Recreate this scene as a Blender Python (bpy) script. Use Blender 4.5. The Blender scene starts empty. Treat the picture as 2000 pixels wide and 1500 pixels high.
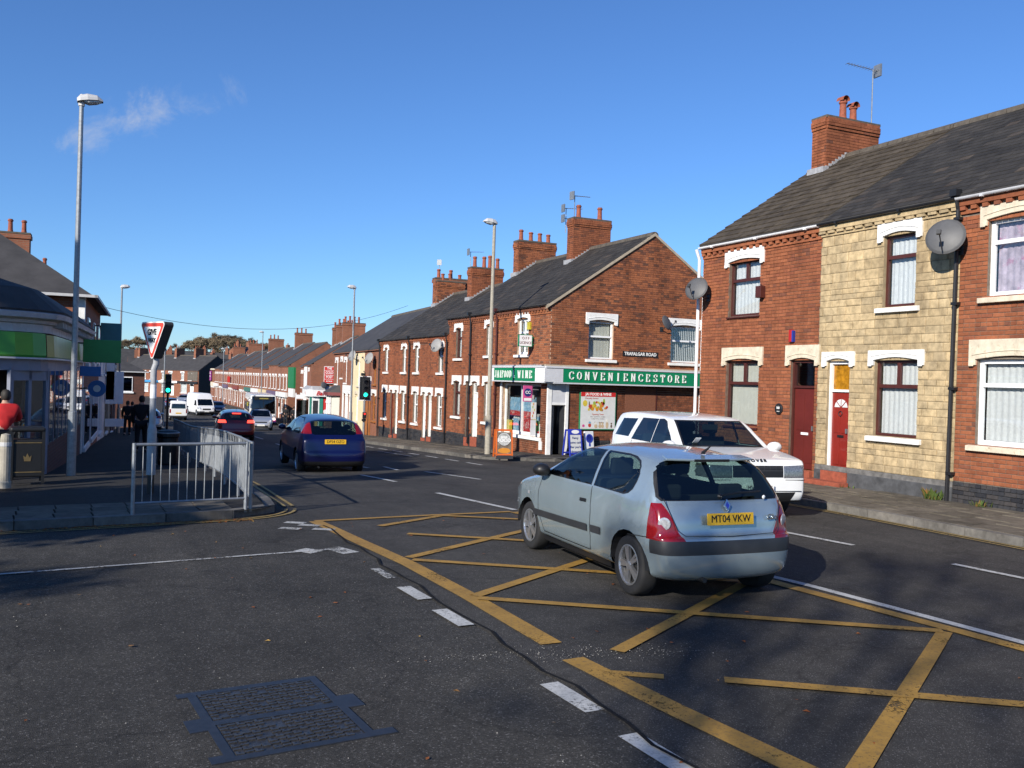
import bpy, bmesh, math, random
from math import sin, cos, tan, pi, radians, sqrt, atan2
from mathutils import Vector, Matrix
random.seed(7)
SC = bpy.context.scene
COL = SC.collection
# ------------------------------------------------------------------ camera
YAW, PITCH, ROLL, EYE = radians(25.017), radians(-0.2227), radians(1.7584), 2.05
fw = Vector((sin(YAW)*cos(PITCH), cos(YAW)*cos(PITCH), sin(PITCH)))
rt0 = Vector((cos(YAW), -sin(YAW), 0)); up0 = rt0.cross(fw)
rt = rt0*cos(ROLL) + up0*sin(ROLL); up = up0*cos(ROLL) - rt0*sin(ROLL)
cam = bpy.data.cameras.new('camera'); camo = bpy.data.objects.new('camera', cam); COL.objects.link(camo)
camo.matrix_world = Matrix(((rt.x, up.x, -fw.x, 0), (rt.y, up.y, -fw.y, 0), (rt.z, up.z, -fw.z, EYE), (0, 0, 0, 1)))
cam.sensor_fit = 'HORIZONTAL'; cam.sensor_width = 36; cam.lens = 32.4; cam.clip_start = .1; cam.clip_end = 3000
SC.camera = camo
# ------------------------------------------------------------------ light
SUN = Vector((.765, .485, -.43)).normalized()          # the way the sunlight travels
sl = bpy.data.lights.new('sun', 'SUN'); sl.energy = 5.0; sl.angle = radians(.5); sl.color = (1, .93, .82)
so = bpy.data.objects.new('sun', sl); COL.objects.link(so); so.rotation_euler = SUN.to_track_quat('-Z', 'Y').to_euler(); so.location = (-30, -15, 30)
W = bpy.data.worlds.new('World'); SC.world = W; W.use_nodes = True
nt = W.node_tree; nt.nodes.clear()
wo = nt.nodes.new('ShaderNodeOutputWorld'); bg = nt.nodes.new('ShaderNodeBackground'); sky = nt.nodes.new('ShaderNodeTexSky')
sky.sky_type = 'NISHITA'; sky.sun_disc = False; sky.sun_elevation = math.asin(-SUN.z); sky.sun_rotation = atan2(-SUN.x, -SUN.y)
sky.air_density = 1.0; sky.dust_density = 0; sky.ozone_density = 4.0; sky.altitude = 100
bg.inputs[1].default_value = .084
def N(tree, t, **kw):
    n = tree.nodes.new(t)
    for k, v in kw.items():
        if hasattr(n, k): setattr(n, k, v)
        else: n.inputs[k.replace('_', ' ')].default_value = v
    return n
# one thin wisp of cloud, part of the sky itself
tc = N(nt, 'ShaderNodeTexCoord')
az, el = radians(25.017-22.2), radians(14.1)
cd = Vector((sin(az)*cos(el), cos(az)*cos(el), sin(el)))
cr = Vector((cos(az), -sin(az), 0)); cu = cr.cross(cd)
def dotn(v):
    n = N(nt, 'ShaderNodeVectorMath', operation='DOT_PRODUCT'); nt.links.new(tc.outputs['Generated'], n.inputs[0]); n.inputs[1].default_value = v; return n.outputs['Value']
def mth(op, a, b=None, tree=nt):
    n = N(tree, 'ShaderNodeMath', operation=op)
    for i, x in enumerate((a, b)):
        if x is None: continue
        if isinstance(x, (int, float)): n.inputs[i].default_value = x
        else: tree.links.new(x, n.inputs[i])
    return n.outputs[0]
a_, b_, c_ = dotn(cr), dotn(cu), dotn(cd)
nz = N(nt, 'ShaderNodeTexNoise'); nz.inputs['Scale'].default_value = 17; nz.inputs['Detail'].default_value = 11; nz.inputs['Roughness'].default_value = .66; nz.inputs['Distortion'].default_value = .5; nt.links.new(tc.outputs['Generated'], nz.inputs['Vector'])
bb = mth('SUBTRACT', b_, mth('MULTIPLY', a_, .42))
rr = mth('SQRT', mth('ADD', mth('POWER', mth('DIVIDE', a_, .085), 2), mth('POWER', mth('DIVIDE', bb, .032), 2)))
msk = mth('MULTIPLY', mth('SUBTRACT', 1.0, rr), 1.0)
msk = mth('ADD', msk, mth('MULTIPLY', mth('SUBTRACT', nz.outputs['Fac'], .52), 3.2))
mr = N(nt, 'ShaderNodeMapRange'); mr.interpolation_type = 'SMOOTHSTEP'; nt.links.new(msk, mr.inputs[0]); mr.inputs[1].default_value = 0.0; mr.inputs[2].default_value = 1.1; mr.inputs[3].default_value = 0; mr.inputs[4].default_value = .62
rng = N(nt, 'ShaderNodeMapRange'); nt.links.new(rr, rng.inputs[0]); rng.inputs[1].default_value = .9; rng.inputs[2].default_value = 1.8; rng.inputs[3].default_value = 1; rng.inputs[4].default_value = 0
fac = mth('MULTIPLY', mth('MULTIPLY', mr.outputs[0], rng.outputs[0]), mth('GREATER_THAN', c_, 0))
mixc = N(nt, 'ShaderNodeMix', data_type='RGBA'); nt.links.new(fac, mixc.inputs[0]); tn = N(nt, 'ShaderNodeMix', data_type='RGBA', blend_type='MULTIPLY'); tn.inputs[0].default_value = 1; tn.inputs[7].default_value = (.70, .98, 1.36, 1); nt.links.new(sky.outputs[0], tn.inputs[6]); nt.links.new(tn.outputs[2], mixc.inputs[6]); mixc.inputs[7].default_value = (5.2, 5.6, 6.4, 1)
nt.links.new(mixc.outputs[2], bg.inputs[0]); nt.links.new(bg.outputs[0], wo.inputs[0])
vs = SC.view_settings; vs.view_transform = 'Standard'; vs.look = 'None'; vs.exposure = .38; vs.gamma = 1
SC.cycles.max_bounces = 6; SC.cycles.transparent_max_bounces = 12; SC.cycles.caustics_reflective = False; SC.cycles.caustics_refractive = False
SC.cycles.use_denoising = True

# ------------------------------------------------------------------ mesh helpers
class MB:
    def __init__(s): s.v = []; s.f = []; s.m = []
    def add(s, vs, fs, mi=0):
        o = len(s.v); s.v += [tuple(v) for v in vs]; s.f += [tuple(i+o for i in f) for f in fs]; s.m += [mi]*len(fs); return s
    def box(s, x0, x1, y0, y1, z0, z1, mi=0):
        return s.add([(x0,y0,z0),(x1,y0,z0),(x1,y1,z0),(x0,y1,z0),(x0,y0,z1),(x1,y0,z1),(x1,y1,z1),(x0,y1,z1)],
                     [(0,3,2,1),(4,5,6,7),(0,1,5,4),(1,2,6,5),(2,3,7,6),(3,0,4,7)], mi)
    def obox(s, M, sx, sy, sz, mi=0):
        vs = [M @ Vector((x*sx/2, y*sy/2, z*sz/2)) for x, y, z in ((-1,-1,-1),(1,-1,-1),(1,1,-1),(-1,1,-1),(-1,-1,1),(1,-1,1),(1,1,1),(-1,1,1))]
        return s.add(vs, [(0,3,2,1),(4,5,6,7),(0,1,5,4),(1,2,6,5),(2,3,7,6),(3,0,4,7)], mi)
    def prism(s, poly, a0, a1, ax='y', mi=0):
        # poly of 2D points (counter-clockwise seen against the axis) pushed from a0 to a1 along ax
        mk = {'y': lambda p, a: (p[0], a, p[1]), 'x': lambda p, a: (a, p[0], p[1]), 'z': lambda p, a: (p[0], p[1], a)}[ax]
        n = len(poly); vs = [mk(p, a0) for p in poly] + [mk(p, a1) for p in poly]
        fs = [tuple(range(n)), tuple(range(2*n-1, n-1, -1))] + [(i, i+n, (i+1) % n+n, (i+1) % n) for i in range(n)]
        return s.add(vs, fs, mi)
    def quad(s, a, b, c, d, mi=0): return s.add([a, b, c, d], [(0,1,2,3)], mi)
    def tube(s, pts, r, n=8, caps=True, mi=0):
        pts = [Vector(p) for p in pts]; rs = r if isinstance(r, (list, tuple)) else [r]*len(pts); vs = []; ref = None
        for i, p in enumerate(pts):
            d = (pts[min(i+1, len(pts)-1)]-pts[max(i-1, 0)]).normalized()
            if ref is None: ref = Vector((0, 0, 1)) if abs(d.z) < .9 else Vector((1, 0, 0))
            a = d.cross(ref).normalized(); b = d.cross(a); ref = -b if abs(d.dot(b)) < .9 else ref
            ref = a.cross(d)
            for k in range(n):
                t = 2*pi*k/n; vs.append(p+(a*cos(t)+b*sin(t))*rs[i])
        fs = [(i*n+k, i*n+(k+1) % n, (i+1)*n+(k+1) % n, (i+1)*n+k) for i in range(len(pts)-1) for k in range(n)]
        if caps: fs += [tuple(range(n-1, -1, -1)), tuple(range((len(pts)-1)*n, len(pts)*n))]
        return s.add(vs, fs, mi)
    def lathe(s, prof, n=16, c=(0,0,0), ax='z', mi=0, caps=True):
        vs = []
        for r, h in prof:
            for k in range(n):
                t = 2*pi*k/n; p = (r*cos(t), r*sin(t), h)
                if ax == 'y': p = (p[0], p[2], p[1])
                if ax == 'x': p = (p[2], p[0], p[1])
                vs.append((p[0]+c[0], p[1]+c[1], p[2]+c[2]))
        fs = [(i*n+k, i*n+(k+1) % n, (i+1)*n+(k+1) % n, (i+1)*n+k) for i in range(len(prof)-1) for k in range(n)]
        if caps and prof[0][0] > 1e-6: fs.append(tuple(range(n-1, -1, -1)))
        if caps and prof[-1][0] > 1e-6: fs.append(tuple(range((len(prof)-1)*n, len(prof)*n)))
        return s.add(vs, fs, mi)
    def mesh(s, name, mats, smooth=False):
        me = bpy.data.meshes.new(name); me.from_pydata(s.v, [], s.f)
        for m in (mats if isinstance(mats, (list, tuple)) else [mats]): me.materials.append(m)
        if any(s.m): me.polygons.foreach_set('material_index', s.m)
        if smooth: me.polygons.foreach_set('use_smooth', [True]*len(s.f))
        me.update(); return me
    def build(s, name, mats, parent=None, loc=None, rot=None, smooth=False, bevel=0):
        return obj(name, s.mesh(name, mats, smooth), parent, loc, rot, bevel)
def obj(name, me, parent=None, loc=None, rot=None, bevel=0):
    o = bpy.data.objects.new(name, me); COL.objects.link(o); o.parent = parent
    if loc: o.location = loc
    if rot: o.rotation_euler = rot
    if bevel:
        b = o.modifiers.new('bevel', 'BEVEL'); b.width = bevel; b.segments = 2; b.limit_method = 'ANGLE'
    return o
def fix_normals(me):
    bm = bmesh.new(); bm.from_mesh(me); bmesh.ops.recalc_face_normals(bm, faces=bm.faces); bm.to_mesh(me); bm.free()
def tag(o, label=None, cat=None, group=None, kind=None):
    for k, v in (('label', label), ('category', cat), ('group', group), ('kind', kind)):
        if v: o[k] = v
    return o
def thing(name, label, cat, loc=(0,0,0), rz=0, group=None):
    o = bpy.data.objects.new(name, None); COL.objects.link(o); o.location = loc; o.rotation_euler = (0,0,rz); o.empty_display_size = .2
    return tag(o, label, cat, group)
def copy_tree(o, parent=None):
    c = o.copy(); COL.objects.link(c); c.parent = parent
    for ch in o.children: copy_tree(ch, c)
    return c
_txt = {}
def text_mesh(txt, size=1, ext=.002, off=0, align='CENTER', shear=0):
    k = (txt, size, ext, off, align, shear)
    if k not in _txt:
        cu = bpy.data.curves.new('t', 'FONT'); cu.body = txt; cu.size = size; cu.extrude = ext; cu.offset = off; cu.align_x = align; cu.align_y = 'CENTER'; cu.shear = shear; cu.resolution_u = 3
        t = bpy.data.objects.new('t', cu); COL.objects.link(t); bpy.context.view_layer.update()
        _txt[k] = bpy.data.meshes.new_from_object(t.evaluated_get(bpy.context.evaluated_depsgraph_get()))
        bpy.data.objects.remove(t)
    return _txt[k].copy()
def text(name, txt, size, m, parent, loc, rot=(pi/2, 0, 0), ext=.002, off=0, sx=1, shear=0, align='CENTER'):
    me = text_mesh(txt, size, ext, off, align, shear); me.materials.clear(); me.materials.append(m)
    o = obj(name, me, parent, loc, rot); o.scale = (sx, 1, 1); return o

# ------------------------------------------------------------------ materials
def newmat(name):
    m = bpy.data.materials.new(name); m.use_nodes = True; t = m.node_tree; return m, t, t.nodes['Principled BSDF']
def ramp(t, fac, stops):
    r = N(t, 'ShaderNodeValToRGB'); e = r.color_ramp.elements
    while len(e) < len(stops): e.new(.5)
    for i, (p, c) in enumerate(stops): e[i].position = p; e[i].color = (*c, 1)
    if fac is not None: t.links.new(fac, r.inputs[0])
    return r.outputs[0]
def noise(t, scale, detail=4, rough=.6, vec=None, obj=True):
    n = N(t, 'ShaderNodeTexNoise'); n.inputs['Scale'].default_value = scale; n.inputs['Detail'].default_value = detail; n.inputs['Roughness'].default_value = rough
    if vec is None:
        c = N(t, 'ShaderNodeNewGeometry') if not obj else N(t, 'ShaderNodeTexCoord'); vec = c.outputs['Position' if not obj else 'Object']
    t.links.new(vec, n.inputs['Vector']); return n.outputs['Fac']
def mixrgb(t, fac, a, b, mode='MIX'):
    n = N(t, 'ShaderNodeMix', data_type='RGBA', blend_type=mode)
    for i, x in ((0, fac), (6, a), (7, b)):
        if isinstance(x, (int, float)): n.inputs[i].default_value = x
        elif isinstance(x, tuple): n.inputs[i].default_value = (*x, 1)
        else: t.links.new(x, n.inputs[i])
    return n.outputs[2]
def bump(t, p, h, strength=.3, dist=.01):
    b = N(t, 'ShaderNodeBump'); b.inputs['Strength'].default_value = strength; b.inputs['Distance'].default_value = dist; t.links.new(h, b.inputs['Height']); t.links.new(b.outputs[0], p.inputs['Normal'])
def mat(name, col, rough=.6, metal=0, var=.25, scale=6, bmp=0, bscale=60, coat=0, spec=None, emit=0, dirt=None):
    m, t, p = newmat(name); p.inputs['Roughness'].default_value = rough; p.inputs['Metallic'].default_value = metal; p.inputs['Coat Weight'].default_value = coat
    if spec is not None: p.inputs['Specular IOR Level'].default_value = spec
    if var:
        f = noise(t, scale, 5, .65, obj=False); lo = tuple(c*(1-var) for c in col); hi = tuple(min(1, c*(1+var*.6)) for c in col)
        c = ramp(t, f, [(.3, lo), (.7, hi)])
        if dirt:
            f2 = noise(t, dirt[1], 6, .7, obj=False); r2 = ramp(t, f2, [(dirt[2], (0,0,0)), (dirt[2]+.15, (1,1,1))]); c = mixrgb(t, r2, c, dirt[0])
        t.links.new(c, p.inputs['Base Color'])
    else: p.inputs['Base Color'].default_value = (*col, 1)
    if bmp: bump(t, p, noise(t, bscale, 4, .6, obj=False), bmp)
    if emit: p.inputs['Emission Color'].default_value = (*col, 1); p.inputs['Emission Strength'].default_value = emit
    return m
def pieces_mat(name, stops, rough=.85, nscale=14, nvar=.35, bmp=.3, pale=None):
    # colour differs from piece to piece: random per mesh island plus random per object
    m, t, p = newmat(name); p.inputs['Roughness'].default_value = rough; p.inputs['Specular IOR Level'].default_value = .3
    g = N(t, 'ShaderNodeNewGeometry'); oi = N(t, 'ShaderNodeObjectInfo')
    r = mth('FRACT', mth('ADD', g.outputs['Random Per Island'], oi.outputs['Random'], t), None, t)
    c = ramp(t, r, stops)
    f = noise(t, nscale, 6, .7, obj=False)
    c = mixrgb(t, nvar, c, ramp(t, f, [(.3, (.25, .25, .25)), (.55, (1, 1, 1)), (.75, (1.5, 1.5, 1.5))]), 'MULTIPLY')
    mp = N(t, 'ShaderNodeMapping'); mp.inputs['Scale'].default_value = (1.6, 1.6, .28); t.links.new(g.outputs['Position'], mp.inputs[0])
    c = mixrgb(t, .75, c, ramp(t, noise(t, 1.0, 6, .68, mp.outputs[0]), [(.32, (.55,.53,.52)), (.5, (1,1,1)), (.7, (1.22,1.2,1.16))]), 'MULTIPLY')
    if pale:
        f2 = noise(t, pale[1], 6, .65, obj=False); c = mixrgb(t, ramp(t, f2, [(pale[2], (0,0,0)), (pale[2]+.12, (pale[3],)*3)]), c, pale[0])
    t.links.new(c, p.inputs['Base Color'])
    if bmp: bump(t, p, noise(t, 90, 4, .6, obj=False), bmp, .004)
    return m
def glass_mat(name, tint=(.55, .6, .6), rough=.02, refl=1.0):
    m = bpy.data.materials.new(name); m.use_nodes = True; t = m.node_tree; t.nodes.clear()
    o = N(t, 'ShaderNodeOutputMaterial'); mx = N(t, 'ShaderNodeMixShader'); tr = N(t, 'ShaderNodeBsdfTransparent'); gl = N(t, 'ShaderNodeBsdfGlossy'); lw = N(t, 'ShaderNodeLayerWeight'); lw.inputs[0].default_value = .5
    tr.inputs[0].default_value = (*tint, 1); gl.inputs['Roughness'].default_value = rough; gl.inputs['Color'].default_value = (refl, refl, refl, 1)
    t.links.new(mth('ADD', mth('MULTIPLY', mth('POWER', lw.outputs['Facing'], 5, t), .92, t), .07, t), mx.inputs[0]); t.links.new(tr.outputs[0], mx.inputs[1]); t.links.new(gl.outputs[0], mx.inputs[2]); t.links.new(mx.outputs[0], o.inputs[0])
    return m
def worn_paint(name, col, wear=.42, scale=9):
    m, t, p = newmat(name); p.inputs['Roughness'].default_value = .75
    c = ramp(t, noise(t, 3.0, 6, .7, obj=False), [(.3, tuple(x*.62 for x in col)), (.65, col)])
    f = noise(t, 38, 7, .8, obj=False); f2 = noise(t, 1.3, 5, .65, obj=False)
    t.links.new(mixrgb(t, ramp(t, f, [(.35, (1,1,1)), (.5, (0,0,0))]), c, tuple(x*.35+.02 for x in col)), p.inputs['Base Color'])
    al = mth('ADD', mth('MULTIPLY', f, .55, t), mth('MULTIPLY', f2, .6, t), t)
    t.links.new(ramp(t, al, [(wear, (0,0,0)), (wear+.07, (1,1,1))]), p.inputs['Alpha'])
    return m
BR = {}
BR['A'] = pieces_mat('brick_red', [(0, (0.222,0.073,0.035)), (.35, (0.282,0.095,0.043)), (.7, (0.332,0.114,0.053)), (.93, (0.252,0.081,0.041)), (1, (0.151,0.066,0.043))], nvar=.35)
BR['S'] = pieces_mat('brick_shop', [(0, (0.132,0.055,0.036)), (.22, (0.264,0.092,0.044)), (.6, (0.353,0.124,0.054)), (.85, (0.275,0.094,0.045)), (1, (0.110,0.055,0.038))], nvar=.45, pale=((.40,.30,.20), 1.3, .60, .30))
BR['L'] = pieces_mat('brick_small', [(0, (.132,.048,.026)), (.5, (.246,.084,.040)), (1, (.114,.044,.026))], nvar=.5)
BR['T'] = pieces_mat('brick_terrace', [(0, (0.218,0.071,0.036)), (.4, (0.306,0.106,0.049)), (.75, (0.267,0.089,0.041)), (1, (0.148,0.059,0.036))], nvar=.4)
BR['B'] = pieces_mat('brick_blue', [(0, (.025,.026,.032)), (.5, (.044,.046,.053)), (1, (.062,.055,.053))], nvar=.5, rough=.6)
BR['N'] = pieces_mat('stone_cladding', [(0, (0.410,0.313,0.181)), (.3, (0.524,0.400,0.230)), (.7, (0.479,0.373,0.221)), (1, (0.376,0.292,0.176))], nvar=.6, nscale=6)
MO = mat('mortar', (.20,.16,.125), .95, var=.4, scale=9, bmp=.2)
MOD = mat('mortar_dark', (.17,.115,.085), .95, var=.4, scale=9)
MOS = mat('mortar_pale', (.42,.30,.21), .95, var=.45, scale=3)
WHITE = mat('white_paint', (.80,.80,.78), .55, var=.14, scale=5, dirt=((.46,.43,.38), 14, .62))
CREAM = mat('cream_stone', (.68,.60,.46), .75, var=.25, scale=6, dirt=((.38,.28,.17), 11, .58))
UPVC = mat('white_upvc', (.82,.83,.84), .35, var=.05)
GREYUP = mat('grey_panel', (.56,.57,.60), .5, var=.1)
BROWN = mat('brown_frame', (.075,.02,.016), .4, var=.2)
REDDOOR = mat('red_door', (.24,.022,.014), .38, var=.2, scale=2, coat=.25)
MAROON = mat('maroon_door', (.12,.018,.014), .42, var=.2, scale=2)
ORANGE = mat('orange_wood', (.36,.13,.03), .5, var=.3, scale=3)
BLACKP = mat('black_iron', (.016,.016,.018), .4, var=.2)
RUBBER = mat('rubber', (.018,.018,.019), .75, var=.2, bmp=.1)
DKPL = mat('dark_plastic', (.028,.030,.034), .5, var=.15)
STEEL = mat('galvanised_steel', (.30,.32,.34), .5, .6, var=.25, scale=14)
LAMPG = mat('lamp_housing', (.50,.50,.50), .5, var=.12)
CONC = mat('concrete_post', (.36,.33,.27), .85, var=.2, scale=12, bmp=.2)
SLATE = pieces_mat('roof_slate', [(0, (.030,.028,.026)), (.5, (.039,.036,.033)), (.92, (.048,.044,.040)), (1, (.075,.06,.048))], .8, nscale=5, nvar=.5)
TILE = pieces_mat('concrete_tile', [(0, (.055,.044,.032)), (.5, (.075,.060,.043)), (1, (.088,.072,.055))], .9, nscale=9, nvar=.6)
SLATEF = mat('slate_far', (.048,.046,.047), .8, var=.35, scale=1.5)
RIDGE = mat('ridge_clay', (.10,.085,.068), .85, var=.4, scale=8)
LEAD = mat('lead_flashing', (.40,.40,.41), .6, .2, var=.3, scale=12)
POT = mat('clay_pot', (.30,.085,.045), .8, var=.35, scale=12)
BRICKF = {}
def brick_far(name, c1, c2, mort):
    # far walls, too far to tell the bricks apart
    m, t, p = newmat(name); p.inputs['Roughness'].default_value = .9
    g = N(t, 'ShaderNodeTexCoord'); sp = N(t, 'ShaderNodeSeparateXYZ'); t.links.new(g.outputs['Object'], sp.inputs[0]); cb = N(t, 'ShaderNodeCombineXYZ')
    t.links.new(mth('ADD', sp.outputs[0], sp.outputs[1], t), cb.inputs[0]); t.links.new(sp.outputs[2], cb.inputs[1])
    b = N(t, 'ShaderNodeTexBrick'); t.links.new(cb.outputs[0], b.inputs['Vector']); b.inputs['Scale'].default_value = 1; b.inputs['Brick Width'].default_value = .225; b.inputs['Row Height'].default_value = .075; b.inputs['Mortar Size'].default_value = .006
    b.inputs['Color1'].default_value = (*c1, 1); b.inputs['Color2'].default_value = (*c2, 1); b.inputs['Mortar'].default_value = (*mort, 1)
    t.links.new(mixrgb(t, .5, b.outputs[0], ramp(t, noise(t, 1.2, 6, .7, obj=False), [(.3, (.55,.55,.55)), (.7, (1.25,1.25,1.25))]), 'MULTIPLY'), p.inputs['Base Color']); return m
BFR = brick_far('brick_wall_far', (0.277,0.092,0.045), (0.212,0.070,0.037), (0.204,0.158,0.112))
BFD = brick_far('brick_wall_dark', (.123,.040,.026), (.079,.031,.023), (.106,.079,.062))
GLASS = glass_mat('window_glass', (.96,.97,.97))
CARGL = glass_mat('car_glass', (.42,.53,.50))
CARGD = glass_mat('car_glass_dark', (.10,.12,.14))
DARK = mat('dark_interior', (.012,.012,.014), .8, var=0)
NET = mat('net_curtain', (.66,.68,.68), .9, var=.12, scale=20)
BLIND = mat('blind', (.55,.56,.50), .8, var=.08)
# ------------------------------------------------------------------ the lie of the land
def lerp_tab(tab):
    def f(y):
        if y <= tab[0][0]: return tab[0][1]
        for (a, b), (c, d) in zip(tab, tab[1:]):
            if y <= c: return b+(d-b)*(y-a)/(c-a)
        return tab[-1][1]
    return f
_g = lerp_tab([(12,0),(18,-.12),(24,-.42),(31,-.66),(40,-.98),(47,-1.25),(64,-1.9),(86,-2.85),(110,-3.05),(150,-3.15),(205,-3.2),(300,3.0),(420,11),(700,14),(1500,14)])
_gs = [(_g(i-1)+2*_g(i)+_g(i+1))/4 for i in range(-100, 1500)]
def gz(y):
    i = math.floor(y)+100
    if i < 0: return 0.
    if i > 1590: return 14.
    t = y-math.floor(y); return _gs[i]*(1-t)+_gs[i+1]*t
LX = lerp_tab([(15,2.75),(20,2.9),(25,3.0),(47,4.1),(100,7.1),(160,8.6)])
RX = lerp_tab([(40,11.65),(47,12.2),(60,13.0),(79,15.6),(90,17.2),(173,18.6)])
FL = lerp_tab([(19,-.65),(60,1.8),(75,3.4),(100,5.0),(160,6.4)])
FR = lerp_tab([(46,14),(60,15),(79,17.8),(90,19.3),(173,21)])
def asphalt(name, base, chip, cscale, spread, bstr):
    m, t, p = newmat(name); p.inputs['Roughness'].default_value = .9; p.inputs['Specular IOR Level'].default_value = .25
    g = N(t, 'ShaderNodeNewGeometry'); v = N(t, 'ShaderNodeTexVoronoi'); v.inputs['Scale'].default_value = cscale; t.links.new(g.outputs['Position'], v.inputs['Vector'])
    s = N(t, 'ShaderNodeSeparateColor'); t.links.new(v.outputs['Color'], s.inputs[0])
    c1 = ramp(t, s.outputs[0], [(0, tuple(b*(1-spread) for b in base)), (.6, base), (.93, tuple(b*(1+spread) for b in base)), (.985, chip)])
    big = ramp(t, noise(t, .55, 7, .68, obj=False), [(.3, (.68,.68,.68)), (.5, (1,1,1)), (.72, (1.4,1.38,1.32))])
    mid = ramp(t, noise(t, 7, 5, .7, obj=False), [(.3, (.8,.8,.8)), (.7, (1.18,1.18,1.18))])
    vc = N(t, 'ShaderNodeTexVoronoi'); vc.feature = 'DISTANCE_TO_EDGE'; vc.inputs['Scale'].default_value = .3; wv_ = N(t, 'ShaderNodeVectorMath', operation='ADD'); nn = N(t, 'ShaderNodeTexNoise'); nn.inputs['Scale'].default_value = 1.6; nn.inputs['Detail'].default_value = 6; t.links.new(g.outputs['Position'], nn.inputs['Vector']); t.links.new(g.outputs['Position'], wv_.inputs[0]); t.links.new(nn.outputs['Color'], wv_.inputs[1]); t.links.new(wv_.outputs[0], vc.inputs['Vector'])
    mid = mixrgb(t, 1, mid, ramp(t, vc.outputs[0], [(.0, (.66,.66,.66)), (.004, (.8,.8,.8)), (.008, (1,1,1))]), 'MULTIPLY')
    mp = N(t, 'ShaderNodeMapping'); mp.inputs['Scale'].default_value = (1.1, .07, 1); t.links.new(g.outputs['Position'], mp.inputs[0]); mid = mixrgb(t, 1, mid, ramp(t, noise(t, 1.0, 4, .6, mp.outputs[0]), [(.35, (.82,.82,.82)), (.65, (1.16,1.15,1.13))]), 'MULTIPLY')
    t.links.new(mixrgb(t, 1, mixrgb(t, 1, c1, big, 'MULTIPLY'), mid, 'MULTIPLY'), p.inputs['Base Color'])
    bump(t, p, v.outputs['Distance'], bstr, .006); return m
ROAD = asphalt('road_asphalt', (.044,.042,.040), (.16,.155,.15), 170, .30, .25)
COARSE = asphalt('coarse_asphalt', (.044,.042,.039), (.15,.145,.14), 120, .42, .55)
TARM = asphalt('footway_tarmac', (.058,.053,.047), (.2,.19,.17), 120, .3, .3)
EARTH = mat('ground_earth', (.07,.065,.05), .95, var=.4, scale=.3)
FLAG = pieces_mat('paving_flag', [(0, (.10,.088,.068)), (.5, (.13,.113,.088)), (1, (.16,.14,.11))], .9, nscale=5, nvar=.55)
KERB = pieces_mat('kerb_granite', [(0, (.11,.105,.098)), (.5, (.15,.143,.13)), (1, (.20,.185,.165))], .85, nscale=9, nvar=.5)
MWHITE = worn_paint('white_marking', (.56,.56,.54), .45)
MWORN = worn_paint('white_marking_worn', (.50,.50,.48), .50)
MYEL = worn_paint('yellow_marking', (.39,.22,.038), .43)
MYWORN = worn_paint('yellow_marking_worn', (.42,.25,.06), .50)
MDY = worn_paint('yellow_line_dirty', (.36,.25,.07), .47)
def sheet(name, x0f, x1f, ys, zf, m, nx=1, parent=None):
    b = MB()
    for j, y in enumerate(ys):
        for i in range(nx+1):
            x = x0f(y)+(x1f(y)-x0f(y))*i/nx; b.v.append((x, y, zf(x, y)))
    w = nx+1
    b.f = [(j*w+i, j*w+i+1, (j+1)*w+i+1, (j+1)*w+i) for j in range(len(ys)-1) for i in range(nx)]; b.m = [0]*len(b.f)
    return b.build(name, m, parent)
ysg = [-300, -120, -60, -30] + list(range(-20, 210)) + list(range(210, 420, 10)) + [500, 700, 1100, 1490]
ground = sheet('ground', lambda y: -1200, lambda y: 1200, ysg, lambda x, y: gz(y)-.03, EARTH, 2); tag(ground, kind='structure')
yr = list(range(-60, 216))
road = sheet('road', lambda y: min(LX(y)-.4, 3.2) if y > 13 else 2.2, lambda y: RX(y)+.4, yr, lambda x, y: gz(y), ROAD, 2); tag(road, kind='structure')
side = sheet('side_road', lambda y: -90, lambda y: 3.03+.02*sin(y*1.7)+.015*sin(y*4.1), [-14+i*.25 for i in range(int((13.9+14)*4)+1)], lambda x, y: gz(y)+.005, COARSE); tag(side, kind='structure')
traf = sheet('side_street', lambda y: 11.5, lambda y: 90, [18+i for i in range(11)], lambda x, y: gz(y)+.005, ROAD); tag(traf, kind='structure')
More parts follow.
